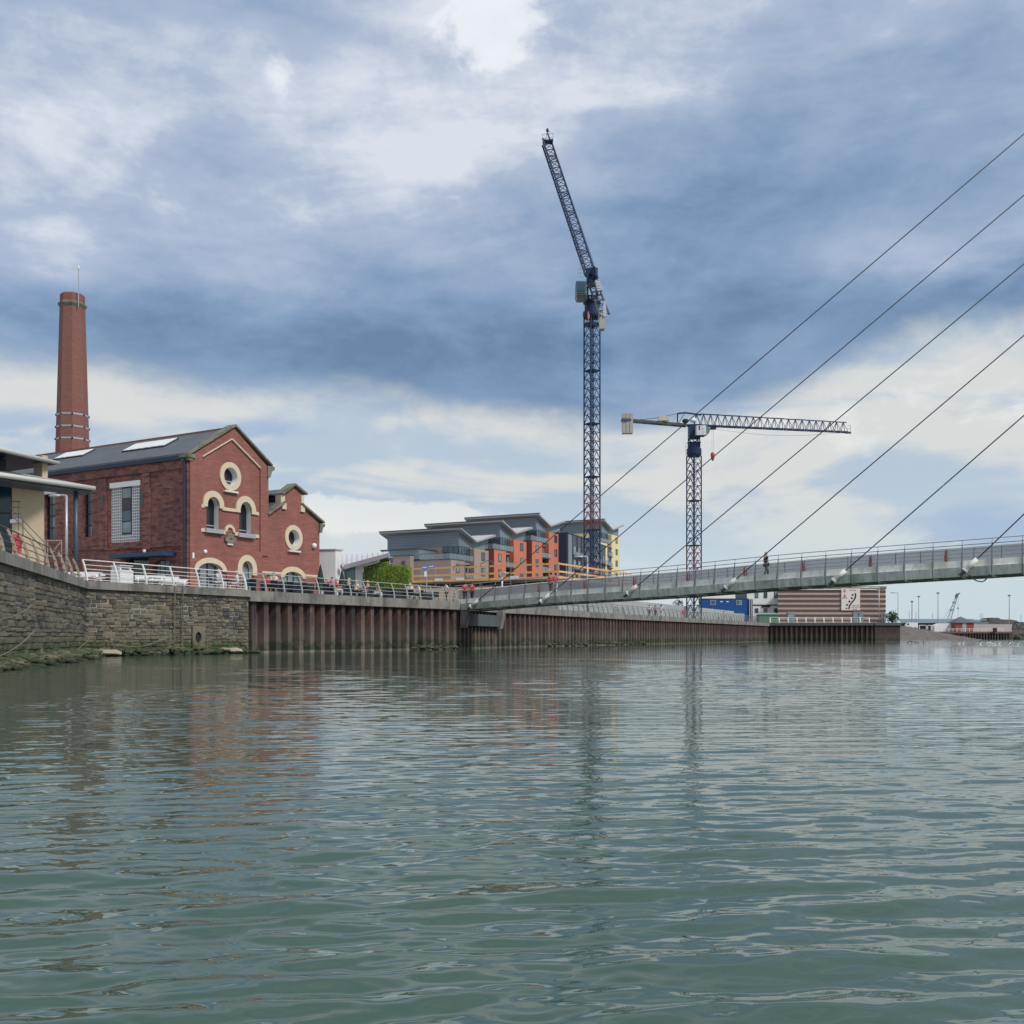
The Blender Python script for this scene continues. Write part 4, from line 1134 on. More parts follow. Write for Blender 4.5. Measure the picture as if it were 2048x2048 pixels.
    for k in range(4):
        m = MB(); m.pbox(FG.P(s0 - .04, zr + .15 + k * (zv - zr - .2) / 4, -.9), GU * .04, GV * 12.4, (0, 0, .07)); m.build('louvre', M['steel_dark'], root)
    for sa in (s0 - .35, s1 + .35):
        p0, p1 = FG.P(sa, zv - .04, -.65), FG.P((s0 + s1) / 2, zl, -.65); m = MB(); m.prism([p0, p1, p1 + GV * 13, p0 + GV * 13], (0, 0, .12)); m.build('lantern_roof', M['slate'], root)
    # stone dressings: arch rings, string courses, sills
    def ring_arch(a, t, nm='stone_arch', dp=.16, leg=0.0):
        s0, s1, zb, zs, zt = a; t2 = t
        oa = arch(s0 - t, s1 + t, zs, zs, zt + t2)[2:]; ia = arch(s0, s1, zs, zs, zt)[2:]
        N = 9 if s1 - s0 > 1.5 else 7
        M_ = MB()
        for k in range(len(oa) - 1):
            q = [FG.P(*oa[k], dp), FG.P(*oa[k + 1], dp), FG.P(*ia[k + 1], dp), FG.P(*ia[k], dp)]; M_.prism(q, -FG.n * (dp + .1))
        if leg:
            for x0, x1 in ((s0 - t, s0), (s1, s1 + t)): M_.fbox(FG, x0, x1, zs - leg, zs, -.1, dp)
        M_.build(nm, M['sandstone'], root)
    ring_arch(w1, .48, leg=.20); ring_arch(w2, .48, leg=.20)
    ring_arch(d1, .42, dp=.16); ring_arch(d2, .50, dp=.16, leg=.5); ring_arch(d3, .44, dp=.10)
    for c, ri, ro, d in ((c1, r1, r1 * 1.58, .10), (c2, r2, r2 * 1.58, .10)):
        m = MB(); m.holed(FG, oval(*c, ro, ro, 32), [oval(*c, ri, ri, 28)], d, .12, 0, 1); m.build('stone_ring', [M['sandstone'], M['white']], root)
        m = MB(); m.fbox(FG, c[0] - .75, c[0] + .75, c[1] - ro - .16, c[1] - ro - .02, 0, .24); m.build('ledge', M['offwhite'], root)
    def band(xa, xb, ya, h, d=.13):
        s0, z = g(xa, ya); s1 = g(xb, ya)[0]; m = MB(); m.fbox(FG, s0, s1, z - h, z, .0, d); m.build('string_course', M['sandstone'], root)
    zi = g(401, 1010)[1]
    for xa, xb in ((401, 408), (443, 474), (507.5, 516)): band(xa, xb, HY - (zi + .08 - ZC) * FPX / FG.P(g(xa, 1012)[0], 0).y, .26)
    zi2 = g(400.5, 1056)[1]
    for xa, xb in ((400.5, 409), (442.5, 449), (468, 476), (505, 516)): band(xa, xb, HY - (zi2 - ZC) * FPX / FG.P(g(xa, 1060)[0], 0).y, .28)
    zi3 = g(380, 1131)[1]
    for xa, xb in ((380, 391), (451, 475), (513, 561), (609, 637)): band(xa, xb, HY - (zi3 - ZC) * FPX / FG.P(g(xa, 1140)[0], 0).y, .17, .10)
    for w in (w1, w2):
        m = MB(); m.fbox(FG, w[0] - .28, w[1] + .28, w[2] - .34, w[2], -.3, .30); m.build('sill', M['galv'], root)
    # blind little arch and crest
    cc = g(458.5, 1064); M_ = MB(); oa = arch(cc[0] - .56, cc[0] + .56, 0, cc[1], cc[1] + .60)[2:]; ia = arch(cc[0] - .33, cc[0] + .33, 0, cc[1], cc[1] + .36)[2:]
    for k in range(len(oa) - 1): M_.prism([FG.P(*oa[k], .13), FG.P(*oa[k + 1], .13), FG.P(*ia[k + 1], .13), FG.P(*ia[k], .13)], -FG.n * .13)
    M_.build('blind_arch', M['sandstone'], root)
    cz = g(458.5, 1080)
    m = MB(); m.prism([FG.P(cz[0] + x, cz[1] + z, .04) for x, z in ((-.30, .42), (.30, .42), (.36, .15), (.58, .22), (.56, -.10), (.32, -.26), (-.32, -.26), (-.56, -.10), (-.58, .22), (-.36, .15))], FG.n * .16)
    m.lathe([(.05, 0), (.22, .02), (.24, .3), (.10, .42)], FG.P(cz[0], cz[1] + .1, .10), 8); m.build('carved_crest', M['coping'], root)
    m = MB(); m.fbox(FG, cz[0] - .30, cz[0] + .30, cz[1] - .42, cz[1] - .28, 0, .16); m.build('crest_plate', M['offwhite'], root)
    # glazing set back in the openings
    def glaze(poly, bars, hb, d=-.50, mt='pane', nm='window'):
        fr = MB(); fr.holed(FG, poly, [[(cx0, cz0) for cx0, cz0 in shrink(poly, .07)]], d, .06); o = fr.build(nm, M['frame_dark'], root)
        m = MB(); m.holed(FG, shrink(poly, .07), [], d - .02, .02); m.build('pane', M[mt], o)
        s0 = min(p[0] for p in poly); s1 = max(p[0] for p in poly); zb = min(p[1] for p in poly); zt = max(p[1] for p in poly)
        for k in bars:
            x = s0 + (s1 - s0) * k; zz = max(topz(poly, x) - .04, zb + .1); b_ = MB(); b_.fbox(FG, x - .05, x + .05, zb, zz, d - .03, d + .05); b_.build('glazing_bar', M['frame_dark'], o)
        for z in hb:
            b_ = MB(); b_.fbox(FG, s0 + .06, s1 - .06, z - .04, z + .04, d - .03, d + .04); b_.build('transom', M['galv' if mt == 'pane' else 'frame_dark'], o)
    def shrink(poly, w):
        cx = sum(p[0] for p in poly) / len(poly); cz = sum(p[1] for p in poly) / len(poly)
        r = max(max(abs(p[0] - cx), 1e-3) for p in poly); rzz = max(abs(p[1] - cz) for p in poly)
        return [(cx + (p[0] - cx) * (1 - w / r), cz + (p[1] - cz) * (1 - w / rzz)) for p in poly]
    def topz(poly, x):
        best = None
        n = len(poly)
        for k in range(n):
            a, b = poly[k], poly[(k + 1) % n]
            if (a[0] - x) * (b[0] - x) <= 0 and abs(a[0] - b[0]) > 1e-6:
                z = a[1] + (b[1] - a[1]) * (x - a[0]) / (b[0] - a[0]); best = z if best is None else max(best, z)
        return best
    glaze(arches[0], [], [w1[2] + .32]); glaze(arches[1], [], [w2[2] + .32]); glaze(o1, [], [c1[1] - r1 * .45]); glaze(o2, [], [])
    glaze(doors[0], [.18, .5, .82], [], -.3, 'pane_pale', 'arched_door'); glaze(doors[1], [], [], -.3, 'pane_pale', 'arched_door'); glaze(doors[2], [.33, .66], [], -.3, 'pane_pale', 'arched_door')
    # side wall windows
    for k, (s0, s1, zb, zt) in enumerate((n1, n2)):
        m = MB(); m.fbox(FS, s0, s1, zb, zt, -.36, -.30); o = m.build('window', M['frame_dark'], root)
        for q in range(4):
            h = (zt - zb) / 4; m = MB(); m.fbox(FS, s0 + .1, s0 + (s1 - s0) * .48, zb + q * h + .07, zb + (q + 1) * h - .07, -.30, -.27); m.build('pane', M['pane_blue' if k == 0 and q == 2 else 'pane_pale' if (q + k) % 2 == 0 else 'pane_blue'], o)
            m = MB(); m.fbox(FS, s0 + (s1 - s0) * .52, s1 - .1, zb + q * h + .07, zb + (q + 1) * h - .07, -.30, -.27); m.build('pane', M['pane'], o)
    sL = f(114, 983)[0]; sR = f(87, 983)[0]; m = MB(); zl = f(100, 980)[1]; m.fbox(FS, sL, sR, zl - .36, zl, .0, .12); m.build('lintel', M['offwhite'], root)
    s0, s1, zb, zt = lat
    sl0, sl1 = f(281.6, 965)[0], f(221.5, 965)[0]; zl = f(252, 963.5)[1]
    m = MB(); m.fbox(FS, sl0, sl1, zt, zl, -.1, .12); m.build('lintel', M['white'], root)
    # square-grid screen round the narrow window
    i0, i1 = f(263, 1020)[0], f(242.5, 1020)[0]; iz = f(252, 1069)[1]
    m = MB(); m.fbox(FS, s0, s1, zb, zt, -.40, -.36); m.build('screen_backing', M['pane_blue'], root)
    nx = 15; dx = (s1 - s0) / nx; nz = int((zt - zb) / dx); dz = (zt - zb) / nz; g_ = MB()
    for a in range(nx + 1):
        x = s0 + a * dx
        if i0 - .02 < x < i1 + .02: g_.fbox(FS, x - .028, x + .028, zb, iz, -.14, -.04)
        else: g_.fbox(FS, x - .028, x + .028, zb, zt, -.14, -.04)
    for a in range(nz + 1):
        z = zb + a * dz
        if z > iz:
            g_.fbox(FS, s0, i0, z - .028, z + .028, -.13, -.03); g_.fbox(FS, i1, s1, z - .028, z + .028, -.13, -.03)
        else: g_.fbox(FS, s0, s1, z - .028, z + .028, -.13, -.03)
    tag(g_.build('grid_screen', M['white'], root), kind='stuff')
    m = MB(); m.fbox(FS, i0, i1, iz, zt, -.12, -.05); o = m.build('window', M['frame_dark'], root)
    H = zt - iz
    for z_a, z_b, mt in ((.77, .97, 'pane_pale'), (.52, .75, 'pane'), (.29, .50, 'pane_blue'), (.04, .26, 'pane_pale')):
        m = MB(); m.fbox(FS, i0 + .12, i1 - .10, iz + H * z_a, iz + H * z_b, -.05, -.02); m.build('pane', M[mt], o)
    # ground floor: dark arched window and blue entrance canopy
    m = MB(); m.holed(FS, door, [], -.3, .05); o = m.build('arched_window', M['frame_dark'], root)
    for q in range(4):
        w_ = (dA[1] - dA[0]) / 4; m = MB(); m.fbox(FS, dA[0] + w_ * q + .06, dA[0] + w_ * (q + 1) - .06, z0 + .2, f(325, 1128)[1] + (.25 if q in (1, 2) else .05), -.3, -.27); m.build('pane', M['pane_blue'], o)
    m = MB(); pts = bay; m.holed(FS, pts, [], -.40, .04); m.build('entrance_doors', M['pane'], root)
    s0, s1 = f(352, 1110)[0], f(245, 1113)[0]; zc_ = f(300, 1108)[1]
    m = MB(); m.fbox(FS, s0, s1, zc_ - .30, zc_, .0, 1.3); m.build('entrance_canopy', pm('blue_canopy', (.02, .06, .13), .5, .1), root)
    # round and oval wall lamps
    for fr_, x, y, r in ((FS, 292, 1103, .16), (FG, 408, 1103.5, .17), (FG, 626, 1091.5, .24)):
        s, z = fr_.px(x, y); m = MB(); m.blob(fr_.P(s, z, .14), r, 10, 6); m.build('wall_lamp', M['white'], root, smooth=True)
    s, z = g(384.5, 1111); m = MB(); m.fbox(FG, s - .09, s + .09, z - .22, z + .22, 0, .14); m.build('alarm_box', M['white'], root)
    # skirting of the ground floor
pump_house()

def chimney():
    Y = 113.0; c = at(145, 1273.5, Y); X = c.x
    root = empty('brick_chimney', (X, Y, ZT), 0, 'tall tapering red brick factory chimney behind the pump house', 'chimney')
    def z(py): return at(145, py, Y).z
    def rad(px_w): return px_w / 2 / FPX * Y
    n = 8
    def octa(prof, name, mat, nn=8):
        m = MB(); m.lathe(prof, (X, Y, 0), nn, ph=math.pi / 8); return m.build(name, mat, root)
    octa([(rad(64), ZT), (rad(63), z(900)), (rad(47.5), z(616))], 'shaft', M['brick_stack'])
    octa([(rad(48), z(617.5)), (rad(54.5), z(612)), (rad(54.5), z(609)), (rad(47.5), z(606.5))], 'cornice', M['coping'])
    g = random.Random(2)
    octa([(rad(46.5), z(607)), (rad(46.5), z(592)), (rad(44), z(590)), (rad(36), z(590))], 'crown', M['brick_stack'])
    for py in (832, 856.5, 880.5):
        w = 63 - (900 - py) * (63 - 47.5) / 284 + 1.2
        octa([(rad(w), z(py + 1.6)), (rad(w), z(py - 1.6))], 'steel_band', M['galv'])
        for k in range(8):
            a = math.pi / 4 * (k + .5); m = MB(); m.blob((X + rad(w) * math.cos(a), Y + rad(w) * math.sin(a), z(py)), (.12, .12, .13), 6, 4); m.build('band_bolt', M['steel_dark'], root)
    xr = at(165.5, 600, Y).x
    m = MB(); m.tube([(xr, Y - rad(40), z(620)), (xr, Y - rad(40), z(545))], .05, 5); m.build('lightning_rod', M['galv'], root)
    m = MB(); m.blob((xr, Y - rad(40), z(542)), (.13, .13, .22), 6, 5); m.build('rod_tip', M['white'], root)
chimney()

# ================================================================== cafe building with tube-edged roofs (left edge)
def cafe():
    P1 = at(87, 1180, 64.5); P1.z = 0
    root = empty('cafe_building', (P1.x, P1.y, ZT), 0, 'cream and glass cafe with two pale tube-edged roofs at the left edge', 'building')
    L1 = at(189, 976.7, 66); L0 = at(0, 949.5, 60.5); L0.z = L1.z; Lm = L0 + (L0 - L1) * 1.5
    U1 = at(117.5, 926.5, 66.8); U0 = at(0, 898, 61.8); U0.z = U1.z; Um = U0 + (U0 - U1) * 2
    back = Vector((-.861, .508, 0))
    m = MB(); m.tube([L1, L0, Lm], [.14, .16, .16], 12); m.build('roof_tube', M['tube_grey'], root, smooth=True)
    m = MB(); m.tube([U1, U0, Um], [.12, .16, .16], 12); m.build('roof_tube', M['tube_grey'], root, smooth=True)
    # lower roof: rises away from its tube
    def roof(A, B, rise, depth, mt, nm, th=.12):
        q = back * depth + Vector((0, 0, rise)); m = MB(); m.prism([A, B, B + q, A + q], (0, 0, -th)); return m.build(nm, mt, root)
    t_ = .60
    Le = L1 + (L0 - L1) * t_
    roof(Le + Vector((0, 0, .05)), Lm + Vector((0, 0, .05)), .85, 3.4, M['roof_grey'], 'lower_roof')
    m = MB(); q = back * 3.4 + Vector((0, 0, .85)); m.prism([L1 + Vector((0, 0, .03)), Le + Vector((0, 0, .05)), Le + q], (0, 0, -.10)); m.build('canopy_tip', M['roof_grey'], root)
    m = MB(); m.tube([L1 + Vector((0, 0, .1)), Le + q], .035, 5); m.build('edge_tube', M['tube_grey'], root)
    # soffit board under the lower tube
    m = MB(); d = Vector((0, 0, -.42)); m.prism([L1 + d * .5 - back * -.25, Lm + d - back * -.25, Lm + d + back * 3, L1 + d + back * 1.0], (0, 0, .18)); m.build('soffit', M['clad_dark'], root)
    # clerestory
    C1 = Le + q + Vector((0, 0, .0)); C0 = Lm + q
    C1.z = C0.z = L1.z + .6
    m = MB(); m.pbox(C1, C0 - C1, back * 3, (0, 0, 1.0)); m.build('clerestory', M['soffit'], root)
    a = hit(86, 940, C1, (GU.y, -GU.x, 0)); b = hit(72, 940, C1, (GU.y, -GU.x, 0))
    F_ = Frame(C1, (C1 - C0))
    s0 = F_.px(75, 940)[0]; s1 = F_.px(86, 940)[0]
    m = MB(); m.fbox(F_, s0, s1, C1.z - .4, C1.z + 1.55, -.4, .5); m.build('cream_pier', M['cream'], root)
    roof(U1 + Vector((0, 0, .03)), Um + Vector((0, 0, .03)), -.05, 7.5, M['soffit'], 'upper_roof', .1)
    # walls under the canopy
    FW_ = Frame(P1, (-1, -.30), -1)                     # to the left, slightly nearer
    zt = L1.z - .10
    wl = FW_.px(24, 1000)[0]
    m = MB(); m.fbox(FW_, 0, wl, ZT - .02, zt, -.35, 0); m.pbox(FW_.P(.05, ZT - .02, -.36), FW_.u * .4, Vector((-.455, .89, 0)) * 5, (0, 0, zt - ZT)); m.build('cream_wall', M['cream'], root)
    m = MB(); m.fbox(FW_, wl, wl + 9, ZT - .02, zt, -.30, -.2); gl = m.build('glass_wall', pm('dark_teal_glass', (.012, .045, .07), .1, .5, .8), root)
    for k in range(8):
        m = MB(); m.fbox(FW_, wl + k * .8, wl + k * .8 + .07, ZT, zt, -.2, -.12); m.build('mullion', M['navy'], gl)
    for z in (5.2, 6.4, 7.6, 8.8):
        m = MB(); m.fbox(FW_, wl, wl + 8, z, z + .06, -.2, -.13); m.build('transom', M['navy'], gl)
    c = at(152, 1100, 65.6); m = MB(); m.tube([(c.x, c.y, ZT), (c.x, c.y, L1.z - .25)], .13, 10); m.build('column', M['blue_post'], root, smooth=True)
    # outside stair railing in tan steel
    st = empty('stair_railing', (P1.x, P1.y - 2, ZT), 0, 'thin dark stair railing sloping down across the cream cafe wall', 'stair railing')
    Fr = Frame(P1 + FW_.n * 1.5, FW_.u, -1)
    def L(x, y): return Fr.P(*Fr.px(x, y), 0)
    for a_, b_ in (((22, 1015), (86, 1082)), ((24, 1030), (84, 1095)), ((22, 1003), (42, 1003)), ((22, 1015), (42, 1015)), ((22, 1027), (42, 1027)), ((37, 1003), (37, 1060)), ((46, 1040), (46, 1070)), ((86, 1082), (128, 1120))):
        m = MB(); m.tube([L(*a_), L(*b_)], .03, 5); m.build('rail', M['rail_dark'], st)
    m = MB(); p = L(20, 1046); q_ = L(40, 1044); m.pbox(p, q_ - p, -FW_.n * .8, (0, 0, .22)); m.build('landing', M['galv'], st)
    gt = empty('steel_gate', (P1.x + 1.5, P1.y - 2, ZT), 0, 'pale braced steel gate beside the cream wall', 'gate')
    for a_, b_ in (((90, 1081), (123, 1081)), ((123, 1081), (123, 1118)), ((90, 1081), (90, 1112)), ((95, 1083), (95, 1112)), ((103, 1107), (121, 1084)), ((90, 1112), (123, 1112))):
        m = MB(); m.tube([L(*a_), L(*b_)], .035, 5); m.build('gate_bar', M['rail_tan'], gt)
cafe()
def street_lamp(px, ytop, Y, arm, lab, z=ZT, r=.07, head='flat', group='street lamps'):
    P = at(px, ytop, Y); root = empty('street_lamp', (P.x, Y, z), 0, lab, 'street lamp', group)
    m = MB(); m.tube([(P.x, Y, z), (P.x, Y, P.z)], [r * 1.3, r], 8); m.build('pole', M['galv'], root, smooth=True)
    ax = arm / FPX * Y
    m = MB(); m.tube([(P.x, Y, P.z), (P.x + ax, Y - .2, P.z + .02)], r * .7, 6); m.build('arm', M['galv'], root)
    m = MB(); m.blob((P.x + ax * .95, Y - .2, P.z - .04), (abs(ax) * .42 + .1, .16, r * 1.3), 10, 5); m.build('lamp_head', M['galv'], root, smooth=True)
street_lamp(133, 991, 58, -22, 'galvanised street lamp between the cream cafe wall and the blue column')
street_lamp(1175, 1113, 128, -20, 'galvanised street lamp behind the bridge below the big crane', r=.09)
street_lamp(1004, 1146, 126, 6, 'stubby grey lamp post before the orange site boards', r=.12)
street_lamp(1758, 1175, 236, -40, 'tall thin street lamp at the right end of the striped building', r=.09)

# ================================================================== white pavilion, clipped trees, finger post
def pavilion():
    Y = 96; P = at(671, 1180, Y); P.z = 0
    root = empty('white_pavilion', (P.x, P.y, ZT), 0, 'white pavilion with sloping sheet roof and teal window beside the brick wing', 'building')
    uR = Vector((.62, .785, 0)).normalized(); F = Frame(P, uR)                 # right-hand face
    uL = Vector((-.97, .10, 0)).normalized(); G = Frame(P, uL, -1)
    zt = at(671, 1100.5, Y).z
    wR = F.px(683.5, 1150)[0]; wL = G.px(636, 1150)[0]
    m = MB(); m.prism([P + uL * wL + Vector((0, 0, ZT - .02)), P + Vector((0, 0, ZT - .02)), P + uR * wR + Vector((0, 0, ZT - .02)), P + uR * wR + uL * wL + Vector((0, 0, ZT - .02))], (0, 0, zt - ZT)); m.build('wall', M['offwhite'], root)
    m = MB(); m.prism([P + uL * wL - uR * .1 + Vector((0, 0, zt)), P - uR * .1 - uL * .1 + Vector((0, 0, zt)), P + uR * (wR + .1) - uL * .1 + Vector((0, 0, zt)), P + uR * wR + uL * wL + Vector((0, 0, zt))], (0, 0, .12)); m.build('parapet_cap', M['galv'], root)
    # mono-pitch roof sheet, rising to a point on the right
    A = at(684, 1131, 97); B = at(778, 1105.5, 92); C = at(776, 1103, 104); D = at(684, 1110, 106)
    m = MB()
    for q in range(36):
        a_, b_, c_, d_ = A.lerp(B, q / 36), A.lerp(B, (q + 1) / 36), D.lerp(C, (q + 1) / 36), D.lerp(C, q / 36)
        for v in range(4): m.face([a_.lerp(d_, v / 4), b_.lerp(c_, v / 4), b_.lerp(c_, (v + 1) / 4), a_.lerp(d_, (v + 1) / 4)])
    m.build('roof_sheet', M['offwhite'], root, smooth=True)
    m = MB(); m.prism([A, B, B + Vector((0, 0, -.35)), A + Vector((0, 0, -.42))], (0, .35, 0)); m.build('fascia', M['offwhite'], root)
    k = 0
    for t_ in [x / 9 for x in range(10)]:
        p = A.lerp(B, t_) + Vector((0, 0, .01)); q = D.lerp(C, t_) + Vector((0, 0, .01)); m = MB(); m.bar(p, q, .05, .02); m.build('roof_seam', M['roof_edge'], root)
    m = MB(); p = at(702, 1127, 97.5); q = at(770, 1110, 93.5); m.prism([p, q, q + Vector((0, 4, -.0)), p + Vector((0, 4, 0))], (0, 0, -.22)); m.build('soffit', M['soffit'], root)
    p = at(728, 1130.5, 95.5); q = at(757, 1122, 94.2); m = MB(); m.bar(p, q, .3, .22); m.build('brace', M['offwhite'], root)
    W = Frame(at(684, 1180, 97.5), (1, .02))
    s1 = W.px(711, 1150)[0]; s2 = W.px(724.5, 1150)[0]; zc = W.px(705, 1129)[1]
    m = MB(); m.prism([W.P(0, ZT, -.1), W.P(s1, ZT, -.1), W.P(s1, W.px(711, 1127)[1], -.1), W.P(0, W.px(684, 1138)[1], -.1)], -W.n * .1); m.build('window', M['pane_teal'], root)
    m = MB(); m.fbox(W, s1, s2, ZT, zc, -.4, .1); m.build('column', M['white'], root)
    m = MB(); m.fbox(W, s1 - .04, s2 + .06, zc - .02, zc + .22, -.45, .16); m.build('column_head', M['white'], root)
    for a, b in (((684, 1137), (712, 1131)), ((684, 1129), (712, 1127)), ((684, 1183), (684, 1130)), ((690, 1170), (686, 1143))):
        m = MB(); p = at(*a, 96.8); q = at(*b, 96.8); m.bar(p, q, .16); m.build('window_frame', M['offwhite'], root)
    m = MB(); m.blob(at(685, 1133, 96), (.22, .2, .28), 8, 6); m.build('vent_cowl', M['galv'], root)
pavilion()

def clipped_tree(x0, x1, y0, Y, lab, seed):
    g = np.random.default_rng(seed); a, b = at(x0, y0, Y), at(x1, y0, Y); zt = a.z; w = b.x - a.x; cx = (a.x + b.x) / 2
    zb = ZT + .45
    root = empty('clipped_tree', (cx, Y, ZT), 0, lab, 'tree', 'box-clipped trees beside the pavilion')
    m = MB(); m.tube([(cx, Y, ZT), (cx + .05, Y, ZT + .9), (cx - .05, Y, zt - .8)], [.12, .09, .04], 7)
    for k in range(8):
        an = k * .8; m.tube([(cx, Y, ZT + .7 + k * .2), (cx + math.cos(an) * w * .35, Y + math.sin(an) * w * .35, ZT + 1.3 + k * .22)], [.05, .02], 5)
    m.build('trunk', M['bark'], root)
    N = 15000
    # leaves through a rounded box, thicker near the skin, clumped
    p = g.uniform(-1, 1, (N * 2, 3)); q = np.abs(p)
    sup = (q ** 9).sum(1) ** (1 / 9)
    keep = (sup < 1.0) & ((sup > .72) | (g.random(len(p)) < .25)); p = p[keep][:N]
    cl = np.sin(p[:, 0] * 9 + seed) * np.sin(p[:, 2] * 8 + 1) * np.sin(p[:, 1] * 7)
    p *= (1 + .025 * cl)[:, None]
    p = p[(g.random(len(p)) < .80 + .3 * cl)]
    c = np.stack([cx + p[:, 0] * w / 2, Y + p[:, 1] * w / 2, (zt + zb) / 2 + p[:, 2] * (zt - zb) / 2], 1)
    n = len(c); s = g.uniform(.05, .095, n)[:, None]
    d1 = g.normal(size=(n, 3)); d1 /= np.linalg.norm(d1, axis=1)[:, None]; d2 = np.cross(d1, g.normal(size=(n, 3))); d2 /= np.linalg.norm(d2, axis=1)[:, None]
    co = np.stack([c + d1 * s, c + d2 * s * .55, c - d1 * s, c - d2 * s * .55], 1).reshape(-1, 3) - np.array([cx, Y, ZT])
    me = bpy.data.meshes.new('crown'); me.from_pydata(co.tolist(), [], np.arange(n * 4).reshape(-1, 4).tolist()); me.materials.append(M['leaf']); me.update()
    place('crown', me, root)
clipped_tree(727, 780, 1123, 101, 'left, taller box-clipped bright green tree beside the white column', 1)
clipped_tree(772, 822, 1131, 98, 'right, lower box-clipped bright green tree before the blue finger post', 2)
def finger_post():
    Y = 98; root = empty('finger_post', (at(853, 0, Y).x, Y, ZT), 0, 'finger post with two blue direction boards right of the clipped trees', 'signpost')
    m = MB(); m.tube([(at(853, 0, Y).x, Y, ZT), at(853, 1136, Y)], .055, 7); m.build('post', M['galv'], root)
    for (x0, y0), (x1, y1), dY in (((843, 1135.5), (856, 1134.5), -.2), ((855, 1134), (870, 1132), .2)):
        a = at(x0, y0, Y + dY); b = at(x1, y1, Y + dY); m = MB(); m.pbox(a + Vector((0, 0, -.16)), b - a, (0, .06, 0), (0, 0, .32)); m.build('direction_board', M['blue_sign'], root)
        m = MB(); c = a.lerp(b, .12); m.pbox(c + Vector((0, -.01, -.04)), (b - a) * .7, (0, -.01, 0), (0, 0, .07)); m.build('lettering_strip', M['white'], root)
    m = MB(); p = at(851, 1148, Y); m.pbox(p + Vector((-.12, -.1, -.25)), (.24, 0, 0), (0, .04, 0), (0, 0, .5)); m.build('small_notice', M['white'], root)
finger_post()

# ================================================================== building site deck with orange edge protection
AU = Vector((.47, .883, 0)).normalized(); AW = Vector((-AU.y, AU.x, 0))
def site_deck():
    C = Vector((6.2, 135, 0)); E = Frame(C, AW, -1); S = Frame(C, AU)
    root = empty('site_deck', (C.x, C.y, ZT), 0, 'building site deck with orange timber edge rails behind the bridge', 'building site')
    LE, LS = 23.5, 26.0
    zs = 8.55
    m = MB(); m.prism([C + Vector((0, 0, zs)), C + AW * LE + Vector((0, 0, zs)), C + AW * LE + AU * LS + Vector((0, 0, zs)), C + AU * LS + Vector((0, 0, zs))], (0, 0, .35)); m.build('deck_slab', M['planks'], root)
    m = MB()
    for k in range(10):
        p = C + AW * (1 + k * 2.4) + AU * .6; m.tube([p + Vector((0, 0, ZT)), p + Vector((0, 0, zs))], .10, 6)
    for k in range(9):
        p = C + AU * (2 + k * 2.9) + AW * .6; m.tube([p + Vector((0, 0, ZT)), p + Vector((0, 0, zs))], .10, 6)
    tag(m.build('prop', M['steel_dark'], root), kind='stuff')
    for F, L, dirn in ((E, LE, 0), (S, LS, 1)):
        for h, t_ in ((.22, .34), (.95, .26), (1.95, .22)):
            s = .0
            while s < L:
                l = min(3.9, L - s)
                if not (dirn == 0 and h > 1.5 and s > 20.5):
                    m = MB(); m.fbox(F, s + .02, s + l - .02, zs + .35 + h - t_, zs + .35 + h, -.03, .03); m.build('orange_rail', M['orange'], root)
                s += l
        s = .0
        while s < L:
            m = MB(); m.fbox(F, s, s + .07, zs - .4, zs + 2.4, -.10, -.04); m.build('guard_post', M['galv'], root); s += 2.4
        s = 0
        while s < L:                                        # cream hoarding boards below the deck
            l = min(2.4, L - s); m = MB(); m.fbox(F, s + .015, s + l - .015, 5.9 if not dirn else 5.35, 7.95 if not dirn else 7.2, -.06, .02); m.build('site_board', M['hoard'] if dirn else M['hoard_cream'], root)
            if not dirn: m = MB(); m.fbox(F, s + .015, s + l - .015, 5.35, 5.85, .03, .10); m.build('orange_board', M['orange'], root)
            m = MB(); m.fbox(F, s + .015, s + l - .015, ZT, 5.3, -.04, .02); m.build('grey_board', M['hoard'], root); s += l
        m = MB(); m.fbox(F, 0, L, ZT, zs - .4, -1.2, -1.1); m.build('back_wall', M['taupe'], root)
    for k, (s, lab) in enumerate(((6.0, 0), (14.5, 0), (18.0, 0))):
        m = MB(); m.fbox(E, s, s + 1.3, zs + .38, zs + .75, .04, .07); m.build('white_banner', M['white'], root)
site_deck()
def site_crane_truss():
    # small dark davit arms against the taupe block
    for (x0, y0), (x1, y1), lab in (((907, 1133), (930, 1130), 'dark davit arm before the taupe block, left of the crane'), ((962, 1127), (978, 1120), 'dark curved davit before the taupe wall, left of the shaded terracotta bay')):
        root = empty('davit_arm', at(x1, 1150, 133), 0, lab, 'davit')
        a = at(x0, y0, 133); b = at(x1, y1, 133); m = MB(); m.tube([a + Vector((0, 0, -.5)), a, b, at(x1 + 12, y1 + 8, 133)], .05, 5); m.build('arm', M['steel_dark'], root)
        m = MB(); m.tube([at(x1, y1, 133), at(x1, 1160, 133)], .06, 5); m.build('post', M['steel_dark'], root)
site_crane_truss()

